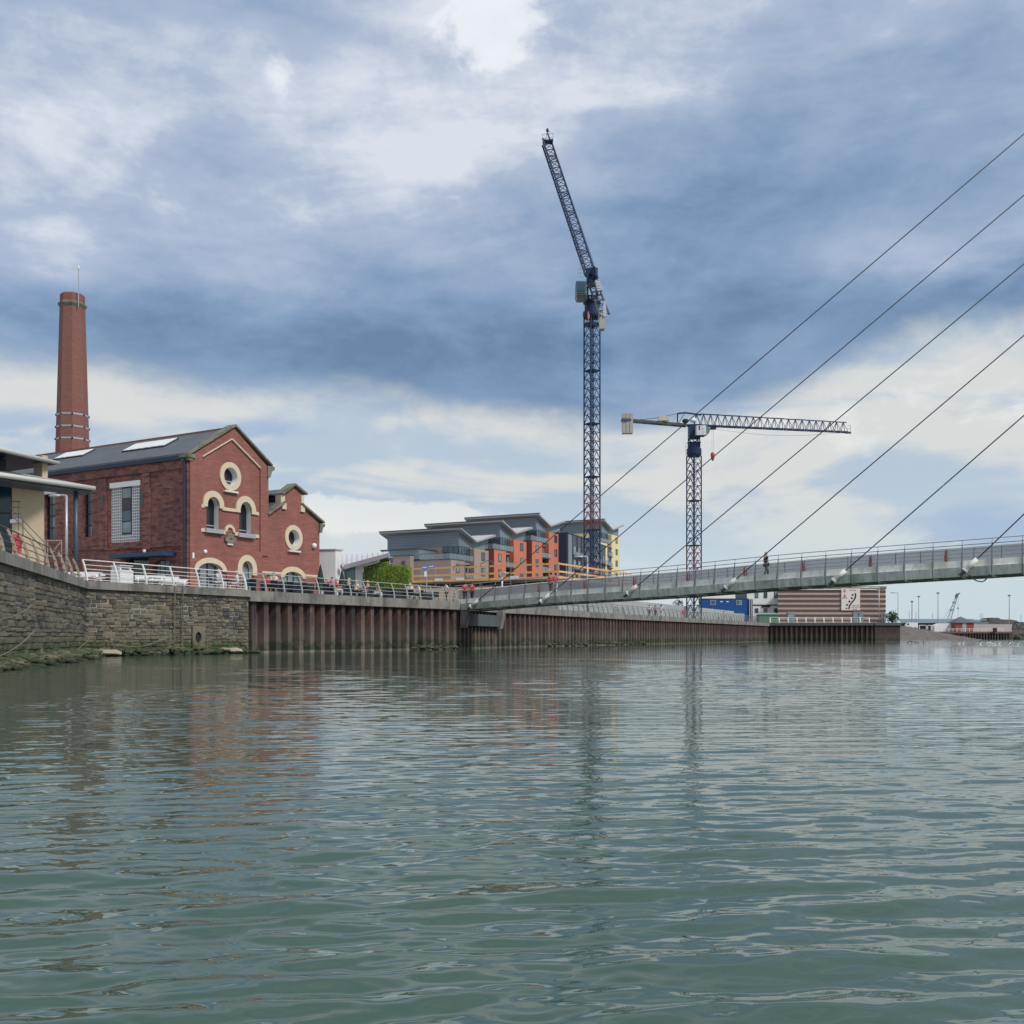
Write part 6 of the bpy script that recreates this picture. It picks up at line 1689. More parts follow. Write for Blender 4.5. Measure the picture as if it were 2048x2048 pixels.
def bridge():
    st = bridge_pts(1.65); n = len(st)
    root = empty('footbridge', (st[0].x, st[0].y, ZT), 0, 'pale concrete cable-stayed footbridge curving up over the river', 'bridge')
    def side(k):
        d = (st[min(k + 1, n - 1)] - st[max(k - 1, 0)]); d.z = 0; d.normalize(); return Vector((-d.y, d.x, 0)) * -1 if False else Vector((-d.y, d.x, 0))   # towards the far side (landward, left of travel)
    Wd = 4.4; Z = lambda h: Vector((0, 0, h))
    # cross-section, near side first
    for k in range(n - 1):
        a, b, sa, sb = st[k], st[k + 1], side(k), side(k + 1)
        g = .012
        a2, b2 = a.lerp(b, g), b.lerp(a, g)
        m = MB()       # sloping fascia panel
        m.prism([a2 + sa * .16, a2 + Z(.56), a2 + Z(.56) + sa * .3, a2 + sa * .6], b2 - a2); m.build('fascia_panel', M['concrete_pale'], root)
        m = MB(); m.prism([a2 + Z(.565) + sa * .10, a2 + Z(.97) + sa * .16, a2 + Z(.97) + sa * .34, a2 + Z(.565) + sa * .34], b2 - a2); m.build('kerb_panel', M['concrete_lite'], root)
        if k % 1 == 0:
            c = a + sa * Wd; d = b + sb * Wd; c2, d2 = c.lerp(d, g), d.lerp(c, g)
            m = MB(); m.prism([c2 - sa * .42, c2 + Z(.56), c2 + Z(.97) - sa * .16, c2 + Z(.97) - sa * .34, c2 + Z(.3) - sa * .34], d2 - c2); m.build('far_kerb_panel', M['concrete_lite'], root)
    m = MB()
    for k in range(n - 1):
        a, b, sa, sb = st[k], st[k + 1], side(k), side(k + 1)
        m.prism([a + Z(.06) + sa * .5, a + Z(.80) + sa * .35, a + Z(.80) + sa * (Wd - .35), a + Z(.06) + sa * (Wd - .5)], b - a)
        m.prism([a + Z(-.02) + sa * 1.1, a + Z(.06) + sa * .9, a + Z(.06) + sa * (Wd - .9), a + Z(-.02) + sa * (Wd - 1.1)], b - a)
    m.build('deck', M['concrete'], root)
    # near parapet
    pp = lambda k, h, off=0.0: st[k] + Z(.56 + h) + side(k) * (.10 + off)
    for k in range(n):
        s = side(k); d = (st[min(k + 1, n - 1)] - st[max(k - 1, 0)]).normalized()
        m = MB(); p = st[k] + Z(.50) + s * .02; q = st[k] + Z(.56 + 1.42) + s * .22
        m.prism([p - d * .06, p + d * .06, q + d * .018, q - d * .018], s * .05); m.build('post', M['rail_dull'], root)
        m = MB(); m.tube([q, st[k] + Z(.56 + 1.66) + s * .30], .014, 4); m.build('post_tip', M['rail_dull'], root)
    for h, off, r, mt, nm in ((1.66, .20, .030, 'galv', 'handrail'), (1.36, .12, .026, 'rail_dull', 'rail'), (1.08, .10, .014, 'rail_dull', 'rail'), (.84, .08, .014, 'rail_dull', 'rail'), (.60, .06, .014, 'rail_dull', 'rail')):
        m = MB(); m.tube([pp(k, h, off) for k in range(n)], r, 6); m.build(nm, M[mt], root)
    # far parapet with mesh panels, white top and bottom rails
    fp = lambda k, h, off=0.0: st[k] + Z(.97 + h) + side(k) * (Wd - .25 + off)
    e0 = (st[1] - st[0]); e0.z = 0; e0.normalize()
    for q in range(2):
        a, b = fp(0, .10) - e0 * 1.65 * (q + 1), fp(0, .10) - e0 * 1.65 * q; m = MB(); m.prism([a, b, b + Z(.98), a + Z(.98)], side(0) * .012); m.build('mesh_panel', M['steel_mesh'], root)
        m = MB(); m.tube([a + Z(1.03), b + Z(1.03)], .045, 6); m.tube([a - Z(.04), b - Z(.04)], .06, 6); m.build('far_rail', M['white'], root)
    for k in range(0, n - 1):
        a, b = fp(k, .10), fp(k + 1, .10); m = MB(); m.prism([a, b, b + Z(.98), a + Z(.98)], side(k) * .012); m.build('mesh_panel', M['steel_mesh'], root)
        m = MB(); m.prism([fp(k, -.02), fp(k, 1.10), fp(k, 1.10) + side(k) * .04, fp(k, -.02) + side(k) * .10], (st[k + 1] - st[k]).normalized() * .04); m.build('far_post', M['rail_dull'], root)
    for h, r, mt in ((1.13, .045, 'white'), (.06, .06, 'white')):
        m = MB(); m.tube([fp(k, h) for k in range(n)], r, 6); m.build('far_rail', M[mt], root)
    for k in range(4, n - 2, 3):       # red lamp fins
        s = side(k); p = fp(k, .02, -.25) ; d = (st[k + 1] - st[k]).normalized()
        m = MB(); m.prism([p - d * .05, p + d * .05, p + d * .09 + Z(.55), p + d * .03 + Z(1.02), p - d * .03 + Z(1.02), p - d * .09 + Z(.55)], s * .06)
        m.build('lamp_fin', pm('red_lamp_fin', (.30, .095, .075), .5, .1) if 'lamp_fin_m' not in PK else PK['lamp_fin_m'], root)
        PK.setdefault('lamp_fin_m', bpy.data.materials['red_lamp_fin'])
    # ribbed shading band of cantilever brackets under the fascia
    for k in range(1, n - 1):
        s = side(k); a = st[k]; m = MB(); m.prism([a + s * .20 + Z(.02), a + s * .30 + Z(-.10), a + s * 1.6 + Z(-.10), a + s * 1.6 + Z(.04)], (st[k + 1] - a).normalized() * .10); m.build('bracket', M['concrete_pale'], root)
    # cables: anchors at the near fascia, upper ends on the inclined mast
    mast = [(1213, 942, 38.0), (1203, 1083, 34.5), (1187, 1256, 30.5), (1175, 1452, 26.6), (1161, 1668, 22.3), (1141, 1930, 17.7)]
    MX, MYd = 39.0, 58.0
    upx = [(2400, -33), (2400, 94), (2400, 235), (2400, 373), (2400, 525), (2400, 692)]
    mt_pts = [Vector((39.6, 58.2, -1.5)), Vector((39.2, 58.1, 12))]
    for (py, px, _), (ux, uy) in zip(mast, upx):
        # depth of the anchor: where this column meets the near edge
        best = min((abs((px - CX) / FPX - B(x / 20).x / B(x / 20).y), x / 20) for x in range(-100, 900)); P = B(best[1])
        A = at(px, py, P.y - .12); U = at(ux, uy, MYd); d = (U - A).normalized()
        m = MB(); m.tube([A, A + d * .95], .15, 10); m.build('anchor_sleeve', M['concrete_lite'], root, smooth=True)
        m = MB(); m.tube([A - d * .05, A + d * .05], .21, 12); m.build('anchor_collar', M['white'], root)
        m = MB(); m.tube([A - d * .42, A - d * .05], .11, 8); m.build('anchor_socket', M['steel_dark'], root)
        m = MB(); m.tube([A + d * .9, U], .038, 8); m.build('stay_cable', M['cable'], root, smooth=True)
    mast_o = empty('bridge_mast', (39.6, 58.2, -1.5), 0, 'white steel mast carrying the stay cables, just outside the right edge', 'mast')
    m = MB(); tops = [at(2400, uy, MYd) for _, uy in upx]; path = [mt_pts[0], mt_pts[1]] + tops[::-1] + [tops[0] + Vector((0, 0, 3))]
    m.tube(path, [.9, .85, .8, .75, .7, .65, .6, .55, .4], 16); m.build('shaft', M['white'], mast_o, smooth=True)
    # loose service cable under the deck
    a = at(1940, 1152, 61.0); pts = [at(x, y, 61.4) for x, y in ((1938, 1150), (1945, 1157), (1954, 1162), (1964, 1163.5), (1969, 1161.5), (1974, 1156), (1979, 1149))]
    m = MB(); m.tube(pts, .04, 6); tag(m.build('loose_cable', M['black']), 'black loose cable loop hanging under the bridge at the right', 'cable')
    return st, side
BST, BSIDE = bridge()
def on_bridge(px, off, kind, face, sh, tr, ha, lab, fem=False, sc=1.0):
    best = min((abs((px - CX) / FPX - ((BST[k] + BSIDE(k) * off).x / (BST[k] + BSIDE(k) * off).y)), k) for k in range(len(BST))); k = best[1]
    p = BST[k] + BSIDE(k) * off; person(kind, p.x, p.y, face, sh, tr, ha, lab, z=p.z + .80, female=fem, sc=sc)
on_bridge(1091, 1.6, 'walk', R(170), 'sh_red', 'tr_grey', 'hair_dark', 'person in red with grey trousers walking on the bridge below the crane')
on_bridge(1099, 2.2, 'walk', R(150), 'sh_pink', 'tr_pale', 'hair_dark', 'person in pink just right of the one in red on the bridge')
on_bridge(1525, 1.6, 'walk', R(100), 'sh_black', 'tr_grey', 'hair_blond', 'person in a dark coat near the middle of the bridge', True)
on_bridge(903, 2.5, 'walk', R(160), 'sh_red', 'tr_dark', 'hair_dark', 'person in a dark red top entering the bridge at its left end')
on_bridge(941, 1.6, 'walk', R(180), 'sh_red', 'tr_dark', 'hair_dark', 'person in bright red on the bridge near its first cable')

# ================================================================== tower cranes
def lattice_section(name, w, h, mat, fancy=True):
    m = MB(); r = w / 2
    for sx in (-1, 1):
        for sy in (-1, 1): m.bar((sx * r, sy * r, 0), (sx * r, sy * r, h), .17)
    nb = 2
    for q in range(nb):
        z0, z1 = h * q / nb, h * (q + 1) / nb; zm = (z0 + z1) / 2
        for a, b in (((-r, -r), (r, -r)), ((r, -r), (r, r)), ((r, r), (-r, r)), ((-r, r), (-r, -r))):
            m.bar((*a, z0), ((a[0] + b[0]) / 2, (a[1] + b[1]) / 2, z1), .075); m.bar((*b, z0), ((a[0] + b[0]) / 2, (a[1] + b[1]) / 2, z1), .075)
            m.bar((*a, z0 + .03), (*b, z0 + .03), .08)
    # ladder inside
    for x in (-.2, .2): m.bar((x, .3, 0), (x, .3, h), .035)
    for k in range(8): m.bar((-.2, .3, h * k / 8 + .1), (.2, .3, h * k / 8 + .1), .03)
    o = m.build(name, mat); me = o.data; bpy.data.objects.remove(o); return me
SEC = lattice_section('mast_section', 1.9, 2.9, M['navy_metal']); SECR = lattice_section('mast_section', 1.9, 2.9, M['crane_red'])
def crane_mast(root, rz, zb, zt, red, w=1.9):
    H = zt - zb; n = round(H / 2.9); h = H / n
    for k in range(n):
        place('mast_section', SECR if k in red else SEC, root, (0, 0, zb - ZT + k * h), (0, 0, rz), (w / 1.9, w / 1.9, h / 2.9))
        if k % 3 == 2:
            m = MB(); r = w * .5 + .04; m.box(-r, r, -r, r, -.09, .09)
            key = ('ringp', w)
            if key not in PK:
                o = m.build('landing_platform', M['navy_metal']); PK[key] = o.data; bpy.data.objects.remove(o)
            place('landing_platform', PK[key], root, (0, 0, zb - ZT + k * h), (0, 0, rz))
def truss(m, P0, P1, up, side, hgt, wid, nb, rc=.12, rd=.06, tri=True):
    """triangular or box boom between two points, bottom chords at P0-P1, apex above"""
    d = (P1 - P0); L = d.length; dn = d / L
    if tri:
        c = [P0 + side * wid / 2, P0 - side * wid / 2, P0 + up * hgt]
        for q in c: m.bar(q, q + d, rc)
        for k in range(nb):
            a, b = d * (k / nb), d * ((k + 1) / nb); mid = d * ((k + .5) / nb)
            for q in c[:2]: m.bar(q + a, c[2] + mid, rd); m.bar(q + b, c[2] + mid, rd)
            m.bar(c[0] + a, c[1] + a, rd); m.bar(c[0] + a, c[1] + b, rd * .8)
def luffing_crane():
    Y = 172.0; X = at(1184, 0, Y).x
    root = empty('luffing_tower_crane', (X, Y, ZT), 0, 'tall dark blue luffing crane with its steep jib raised, left of the other crane', 'tower crane')
    def z(py): return at(1184, py, Y).z
    zr = z(636)
    crane_mast(root, R(33), ZT, zr, {0, 2, 5, 6})
    L = lambda px, py, dy=0.0: at(px, py, Y + dy) - Vector((X, Y, ZT))
    mk = lambda m, nm, mt, sm=False: m.build(nm, M[mt] if isinstance(mt, str) else mt, root, smooth=sm, local=True)
    m = MB(); zz = zr - ZT; m.lathe([(1.45, zz), (1.55, zz + .3), (1.55, zz + .9), (1.25, zz + 1.2), (1.25, zz + 2.2), (1.5, zz + 2.4), (1.45, zz + 2.8)], n=20); mk(m, 'slewing_ring', 'navy_metal')
    m = MB(); m.lathe([(1.28, 0), (1.28, .5)], (0, 0, z(652) - ZT), 4); mk(m, 'collar_platform', 'navy_metal')
    m = MB(); p = L(1177, 631, -1.3); m.blob(p, (.18, .15, .8), 8, 6); mk(m, 'orange_float', pm('orange_marker', (.75, .25, .13), .6, .05))
    # slewing tower (A-frame block)
    zt0 = z(612) - ZT; zt1 = z(545) - ZT
    m = MB(); m.box(-.95, .95, -.9, .9, zt0, zt0 + 1.6)
    for sx in (-.85, .85):
        for sy in (-.8, .8): m.bar((sx, sy, zt0 + 1.5), (sx * .8, sy * .9, zt1), .32)
    m.box(-.8, .8, -.85, .85, zt0 + 3.4, zt0 + 3.8); m.box(-.7, .55, -.5, .8, zt0 + 3.8, zt1 - .6); m.box(-.9, .9, -.9, .9, zt1 - .6, zt1 + .5); mk(m, 'slewing_tower', 'navy_metal')
    m = MB(); zk = zt0 + .38; yk = -.93
    m.bar((-.38, yk, zk), (-.38, yk, zk + 1.0), .20, .04); m.bar((-.30, yk, zk + .45), (.35, yk, zk + 1.0), .20, .04); m.bar((-.20, yk, zk + .5), (.35, yk, zk), .20, .04); mk(m, 'letter_k', 'white')
    # cab
    c0 = L(1151, 602, -1.2); c1 = L(1171, 568, -1.2); 
    m = MB(); x0, x1 = c0.x, c1.x; zb, ztp = c0.z, c1.z
    m.prism([(x0 + .1, -2.6, zb + .5), (x0 + .25, -2.4, zb), (x0 + .2, -.4, zb), (x0, -.3, zb + .5), (x0, -.3, ztp), (x0, -2.7, ztp)], (x1 - x0, 0, 0)); mk(m, 'cab', pm('cab_grey_green', (.16, .21, .21), .5, .1))
    m = MB(); m.box(x0 + .06, x1 - .08, -2.76, -2.70, zb + 1.35, ztp - .12); mk(m, 'cab_window', 'pane_blue')
    m = MB(); m.box(x0 + .06, x1 - .08, -2.78, -2.72, zb + 1.15, zb + 1.32); mk(m, 'green_stripe', pm('green_stripe', (.01, .10, .08), .5, .05))
    for q in range(3):
        m = MB(); m.box(x0 + .08, x1 - .05, -2.74, -2.6, zb + .1 + q * .33, zb + .18 + q * .33); mk(m, 'cab_step', 'steel_dark')
    m = MB(); m.box(x1, -.9, -1.6, -.6, zb + .2, zb + .5); m.box(x1, -.9, -1.6, -.6, ztp - .5, ztp - .3); mk(m, 'cab_bracket', 'galv')
    # jib, luffed and pointing away to the left
    J0 = L(1181, 545, .2); J1 = L(1093, 281, 13.0)
    d = (J1 - J0).normalized(); side = d.cross(Vector((0, 0, 1))).normalized(); up = side.cross(d).normalized()
    # show the boom's flat side to the river
    sd = Vector((1, 0, 0)) - d * d.x; sd.normalize(); upv = sd.cross(d).normalized(); upv = upv if upv.z > 0 else -upv
    N = 7
    for k in range(N):
        a = J0.lerp(J1, k / N); b = J0.lerp(J1, (k + 1) / N - .006); m = MB(); w = 1.55 if k else 1.9; tw = .12
        lo, hi = sd * -.80, sd * .80
        wd = upv * .75
        cs = [lo - wd, lo + wd, hi * 1.0]
        dd = b - a
        for q in cs: m.bar(a + q, b + q, .20 if q is cs[0] or q is cs[1] else .24)
        nb = 3
        for s_ in range(nb):
            p0, p1, pm_ = dd * (s_ / nb), dd * ((s_ + 1) / nb), dd * ((s_ + .5) / nb)
            for q in cs[:2]: m.bar(a + q + p0, a + cs[2] + pm_, .085); m.bar(a + q + p1, a + cs[2] + pm_, .085)
            m.bar(a + cs[0] + p0, a + cs[1] + p0, .10); m.bar(a + cs[0] + p0, a + cs[1] + p1, .07)
        m.bar(a + cs[0], a + cs[2], .14); m.bar(a + cs[1], a + cs[2], .14); mk(m, 'jib_section', 'navy_metal')
    tip = L(1098, 270, 13); m = MB()
    pa = L(1086, 287, 13.2); pb = L(1106, 285, 12.4); m.pbox(pa + Vector((0, -.8, 0)), (pb - pa), (0, 1.4, 0), (0, 0, .28)); mk(m, 'tip_platform', 'navy_metal')
    m = MB()
    for x in (1086, 1106):
        m.bar(L(x - .5, 287, 12), L(x - 1.0 if x < 1100 else x, 268, 12), .06)
    for y in (268.5, 277): m.bar(L(1085, y, 12), L(1106, y - 1.5, 12), .05)
    m.bar(L(1102, 286, 12.5), L(1095, 266, 12.5), .24); m.bar(L(1090, 286, 12.5), L(1094.5, 262, 12.5), .08); mk(m, 'tip_rails', 'steel_dark')
    m = MB(); m.blob(L(1094.8, 260.5, 12.5), (.25, .25, .38), 8, 6); mk(m, 'tip_sheave', 'black'); m = MB(); m.blob(L(1098.5, 262, 12.5), (.16, .16, .2), 8, 5); mk(m, 'tip_lamp', 'white')
    # A-frame and luffing ropes
    m = MB(); a = L(1181, 540, -.3); b = L(1191, 536, -2.0); c = L(1196, 556, -3.0); m.bar(L(1183, 530, .5), b, .22); m.bar(b, c, .18); m.bar(b, L(1183, 560, -1), .16); m.bar(a, c, .14); mk(m, 'a_frame', 'navy_metal')
    m = MB(); m.tube([b, J1 + sd * .8], .03, 4); mk(m, 'luffing_rope', 'steel_dark')
    # counter-jib coming towards the river on the right
    k0 = L(1187, 566, -.5); k1 = L(1212, 632, -8.5); m = MB(); dd = k1 - k0
    for o_ in (Vector((-.9, 0, 0)), Vector((.5, 0, .3))):
        m.bar(k0 + o_, k1 + o_, .24)
    for q in range(7):
        p = k0 + dd * q / 7; p2 = k0 + dd * (q + 1) / 7; m.bar(p + Vector((-.9, 0, 0)), p + Vector((.5, 0, .3)), .14); m.bar(p + Vector((-.9, 0, 0)), p2 + Vector((.5, 0, .3)), .10)
    mk(m, 'counter_jib', 'steel_dark')
    m = MB(); p = L(1190, 560, -3.0); q = L(1205, 579, -5.0); m.prism([L(1190, 560, -3.4), L(1200, 560, -3.4), L(1206, 580, -5.6), L(1195, 581, -5.6)], (0, 1.6, .3)); mk(m, 'winch_platform', 'galv')
    for q_ in range(4):
        m = MB(); t_ = q_ / 4; m.bar(L(1190 + 5 * t_, 562 + 20 * t_, -3.5 - 2.2 * t_), L(1200 + 5 * t_, 562 + 20 * t_, -3.5 - 2.2 * t_), .12); mk(m, 'platform_slat', 'steel_dark')
    m = MB(); m.prism([L(1207, 602, -6.5), L(1211.5, 601, -6.5), L(1213.5, 632, -8.6), L(1206, 632, -8.6)], (0, .3, 0)); mk(m, 'machinery_panel', 'steel_mesh')
    m = MB(); 
    a = L(1199, 636, -8.2); b = L(1209, 659, -8.2); m.pbox((a.x, a.y - .2, b.z + .1), (b.x - a.x, 0, 0), (0, 1.5, 0), (0, 0, a.z - b.z)); mk(m, 'counterweight', pm('ballast_concrete', (.42, .39, .34), .8, .08, streak=.1))
    m = MB(); a2 = L(1198, 625, -8.2); m.pbox((a2.x, a2.y, a.z + .15), (b.x - a.x + .1, 0, 0), (0, 1.3, 0), (0, 0, .7)); mk(m, 'counterweight', bpy.data.materials['ballast_concrete'])
    m = MB()      # small service platform left of the jib foot
    for x in (1156, 1161, 1166): m.bar(L(x, 530, .5), L(x, 554, .5), .05)
    for y in (530, 538, 546, 554): m.bar(L(1156, y, .5), L(1167, y, .5), .05)
    mk(m, 'service_platform', 'galv')
luffing_crane()
def flat_crane():
    Y = 192.0; X = at(1388, 0, Y).x
    root = empty('flat_top_tower_crane', (X, Y, ZT), 0, 'flat-top tower crane with long horizontal jib pointing right', 'tower crane')
    def z(py): return at(1388, py, Y).z
    L = lambda px, py, dy=0.0: at(px, py, Y + dy) - Vector((X, Y, ZT))
    mk = lambda m, nm, mt, sm=False: m.build(nm, M[mt] if isinstance(mt, str) else mt, root, smooth=sm, local=True)
    zr = z(912); crane_mast(root, R(33), ZT, zr, {2, 3, 4}, 1.9)
    for x in (1375, 1393):
        m = MB(); m.blob(L(x + 3, 1010, -1.4), (.38, .3, .16), 8, 5); mk(m, 'flood_light', 'white')
    m = MB(); zz = zr - ZT; m.lathe([(1.25, zz - .1), (1.4, zz + .3), (1.4, zz + 1.3), (1.2, zz + 1.45), (1.2, zz + 2.3), (1.3, zz + 2.5)], n=20); mk(m, 'slewing_ring', 'navy_metal')
    m = MB(); z0, z1 = z(888) - ZT, z(850) - ZT; m.box(-1.0, 1.0, -1.0, 1.0, z0 + 1.0, z1)
    for sx in (-1, 1):
        for sy in (-1, 1): m.bar((sx * .9, sy * .9, z0 - .6), (sx * .9, sy * .9, z0 + 1.1), .2)
    for s in (-1, 1): m.bar((-.9, -.9 * s, z0 - .5), (.9, -.9 * s, z0 + 1), .12); m.bar((.9, -.9 * s, z0 - .5), (-.9, -.9 * s, z0 + 1), .12)
    mk(m, 'slewing_tower', 'navy_metal')
    m = MB()
    for y in (886, 894, 902, 910): m.bar(L(1371, y, -1), L(1376, y, -1), .06)
    m.bar(L(1371, 886, -1), L(1371, 911, -1), .05); mk(m, 'side_ladder', 'galv')
    # cab right of the mast
    a = L(1392, 871, -1.8); b = L(1411, 852, -1.8); m = MB(); m.pbox((a.x, -2.4, a.z), (b.x - a.x, 0, 0), (0, 1.6, 0), (0, 0, b.z - a.z)); mk(m, 'cab', 'offwhite')
    c = L(1410.5, 861.5, -1.8); rr = (b.z - a.z) / 2
    m = MB(); m.prism([(c.x + .75 * math.sin(t_) , -2.38, c.z + rr * math.cos(t_)) for t_ in [math.pi * q / 10 for q in range(11)]], (0, 1.55, 0)); mk(m, 'cab_glass', 'pane_teal')
    m = MB(); m.box(c.x - .62, c.x - .12, -2.44, -2.40, a.z + .15, b.z - .1); mk(m, 'cab_panel', 'white')
    for q, w_ in ((.2, .25), (.42, .1), (.66, .25)):
        m = MB(); m.box(c.x - .5, c.x - .5 + w_, -2.47, -2.44, a.z + .2 + q * 1.4, a.z + .28 + q * 1.4); mk(m, 'cab_mark', 'steel_dark')
    m = MB(); m.box(c.x - 1.3, c.x - 1.1, -2.44, -2.40, a.z + .9, b.z - .1); mk(m, 'cab_side_window', 'pane')
    m = MB(); m.bar((a.x - .5, -1.6, a.z - .1), (c.x - .2, -1.6, a.z - .12), .5, .2); mk(m, 'cab_bracket', 'navy_metal')
    # jib
    J0 = L(1400, 851, 0); J1 = L(1694, 864.5, 6.2); up = Vector((0, 0, 1)); d = (J1 - J0).normalized(); side = Vector((-d.y, d.x, 0)).normalized()
    N = 7; hA, hB = 2.15, 1.85
    for k in range(N):
        a = J0.lerp(J1, k / N); b = J0.lerp(J1, (k + 1) / N - .004); m = MB(); truss(m, a, b, up, side, hA + (hB - hA) * k / N, 1.1, 3, .20 - .006 * k, .085); mk(m, 'jib_section', 'navy_metal')
    m = MB(); e = J1; 
    for q in range(3): m.bar(e + Vector((0, 0, .1 + q * .6)), e + Vector((.7, .1, .1 + q * .6)), .05)
    m.bar(e + Vector((.7, .1, -.1)), e + Vector((.7, .1, 1.4)), .05); m.bar(e + Vector((-.3, 0, -.1)), e + Vector((.8, .1, -.1)), .3); mk(m, 'jib_tip', 'steel_dark')
    # head frame and counter-jib
    m = MB(); K0 = L(1372, 851, 0); K1 = L(1243, 840, -3.2)
    top = [L(1355, 827, -.4), L(1370, 825.5, -.2), L(1393, 828.5, .1), L(1402, 830, .1)]
    for p, q in zip(top, top[1:]): m.bar(p, q, .26)
    m.bar(top[0], L(1355, 849, -.4), .22); m.bar(top[2], L(1388, 850, 0), .26); m.bar(top[2], L(1402, 852, 0), .14); m.bar(top[1], L(1356, 848, -.4), .10); m.bar(L(1355, 850, -.4), L(1402, 852, 0), .4); mk(m, 'head_frame', 'navy_metal')
    m = MB(); m.blob(L(1371, 842, 0), (.65, .5, .45), 10, 6); mk(m, 'hoist_drum', 'green_dark'); m = MB(); m.blob(L(1386, 840, 0), (.7, .4, .5), 10, 6); mk(m, 'machine_house', 'white')
    m = MB(); sd = Vector((0, .7, 0)); 
    for s in (-1, 1): m.bar(L(1372, 851, 0) + sd * s, K1 + sd * s, .3, .42)
    for q in range(9): p = K0.lerp(K1, q / 9); p2 = K0.lerp(K1, (q + 1) / 9); m.bar(p - sd, p2 + sd, .1)
    mk(m, 'counter_jib', 'steel_dark')
    m = MB(); m.tube([top[0], L(1313, 836, -1.5)], .05, 5); m.tube([L(1313, 836, -1.5), L(1270, 840, -2.8)], .05, 5); mk(m, 'tie_rope', 'steel_dark')
    m = MB()
    for y0, y1 in ((828, 833.5), (832, 837)):
        m.bar(L(1270, y0, -3), L(1352, y1, -1), .035)
    for q in range(7): x = 1270 + q * 13; m.bar(L(x, 829 + q * .8, -2.8), L(x, 842 + q, -2.8), .035)
    mk(m, 'walkway_rail', 'galv')
    m = MB(); m.pbox(L(1317, 841, -2.2), (2.0, 0, 0), (0, .9, 0), (0, 0, .85)); mk(m, 'winch_box', pm('cream_winch', (.55, .53, .42), .5, .05))
    if 'ballast_concrete' in bpy.data.materials:
        for q in range(3):
            a = L(1245 + q * 7.2, 866, -3.6); m = MB(); m.pbox(a, (.60, 0, 0), (0, 1.3, 0), (0, 0, at(0, 827, Y).z - at(0, 866, Y).z)); mk(m, 'counterweight', bpy.data.materials['ballast_concrete'])
    # hook block on its ropes
    for x in (1424, 1427):
        m = MB(); m.tube([L(x, 857, .8), L(x, 904, .8)], .018, 4); mk(m, 'hoist_rope', 'far_post')
    m = MB(); m.lathe([(.15, -1.1), (.38, -.4), (.42, .2), (.25, .5)], L(1425.5, 910, .8), 8); mk(m, 'hook_block', pm('red_hook_block', (.60, .11, .07), .5, .05))
    m = MB(); m.tube([L(1425.5, 913, .8), L(1425.5, 919, .8)], .08, 5); mk(m, 'hook', 'steel_dark')
    m = MB(); pts = [L(1430 + 250 * q / 12, 858 + 8 * q / 12 + 9 * math.sin(math.pi * q / 12), 1 + 5 * q / 12) for q in range(13)]; m.tube(pts, .022, 4); mk(m, 'slack_rope', 'steel_dark')
    m = MB(); m.pbox(L(1421, 857.5, .3), (1.1, 0, 0), (0, 1.0, 0), (0, 0, .3)); mk(m, 'trolley', 'steel_dark')
flat_crane()

# ================================================================== far harbour
def mast_light(px, ytop, Y, lab, r=.16, head=True, arm=0):
    P = at(px, ytop, Y); root = empty('harbour_mast', (P.x, Y, 3), 0, lab, 'lamp mast', 'tall harbour lamp masts')
    m = MB(); m.tube([(P.x, Y, 2.5), (P.x, Y, P.z)], [r, r * .6], 6); m.build('pole', M['far_post'], root)
    if arm:
        ax = arm / FPX * Y; m = MB(); m.tube([(P.x, Y, P.z), (P.x + ax, Y, P.z + .1)], r * .7, 5); m.build('arm', M['far_post'], root)
        m = MB(); m.blob((P.x + ax, Y, P.z + .05), (.9, .3, .15), 8, 4); m.build('lamp_head', M['far_post'], root)
    else:
        m = MB(); m.lathe([(.3, -.6), (.75, -.3), (.75, 0), (.3, .15)], (P.x, Y, P.z), 8); m.build('lamp_ring', M['far_post'], root)
mast_light(1796, 1186, 330, 'lamp mast with left arm right of the striped building', .13, arm=-11)
mast_light(1824, 1202, 470, 'short lamp mast with a wide head, second right of the striped building', .30)
mast_light(1837.5, 1192, 480, 'slim lamp mast left of the tallest one', .20)
mast_light(1876, 1185, 470, 'tallest lamp mast left of the mobile crane', .22)
mast_light(2018.5, 1190, 470, 'lone lamp mast behind the dark heap at the far right', .22)
for px, y, lab in ((1791, 1219, 'faint thin pole beside the arm lamp mast'), (1818.5, 1222, 'faint thin pole left of the short lamp mast'), (1832, 1224, 'faint thin pole between two harbour masts'), (1865, 1227, 'faint thin pole left of the tallest mast'), (1960.5, 1227, 'left of two faint poles behind the pale shed'), (1964.5, 1227, 'right of two faint poles behind the pale shed'), (2042, 1230, 'faint thin pole at the far right edge')):
    Y = 700; P = at(px, y, Y); root = empty('thin_pole', (P.x, Y, 3), 0, lab, 'pole'); m = MB(); m.tube([(P.x, Y, 2), (P.x, Y, P.z)], .16, 5); m.build('shaft', M['far_post'], root)
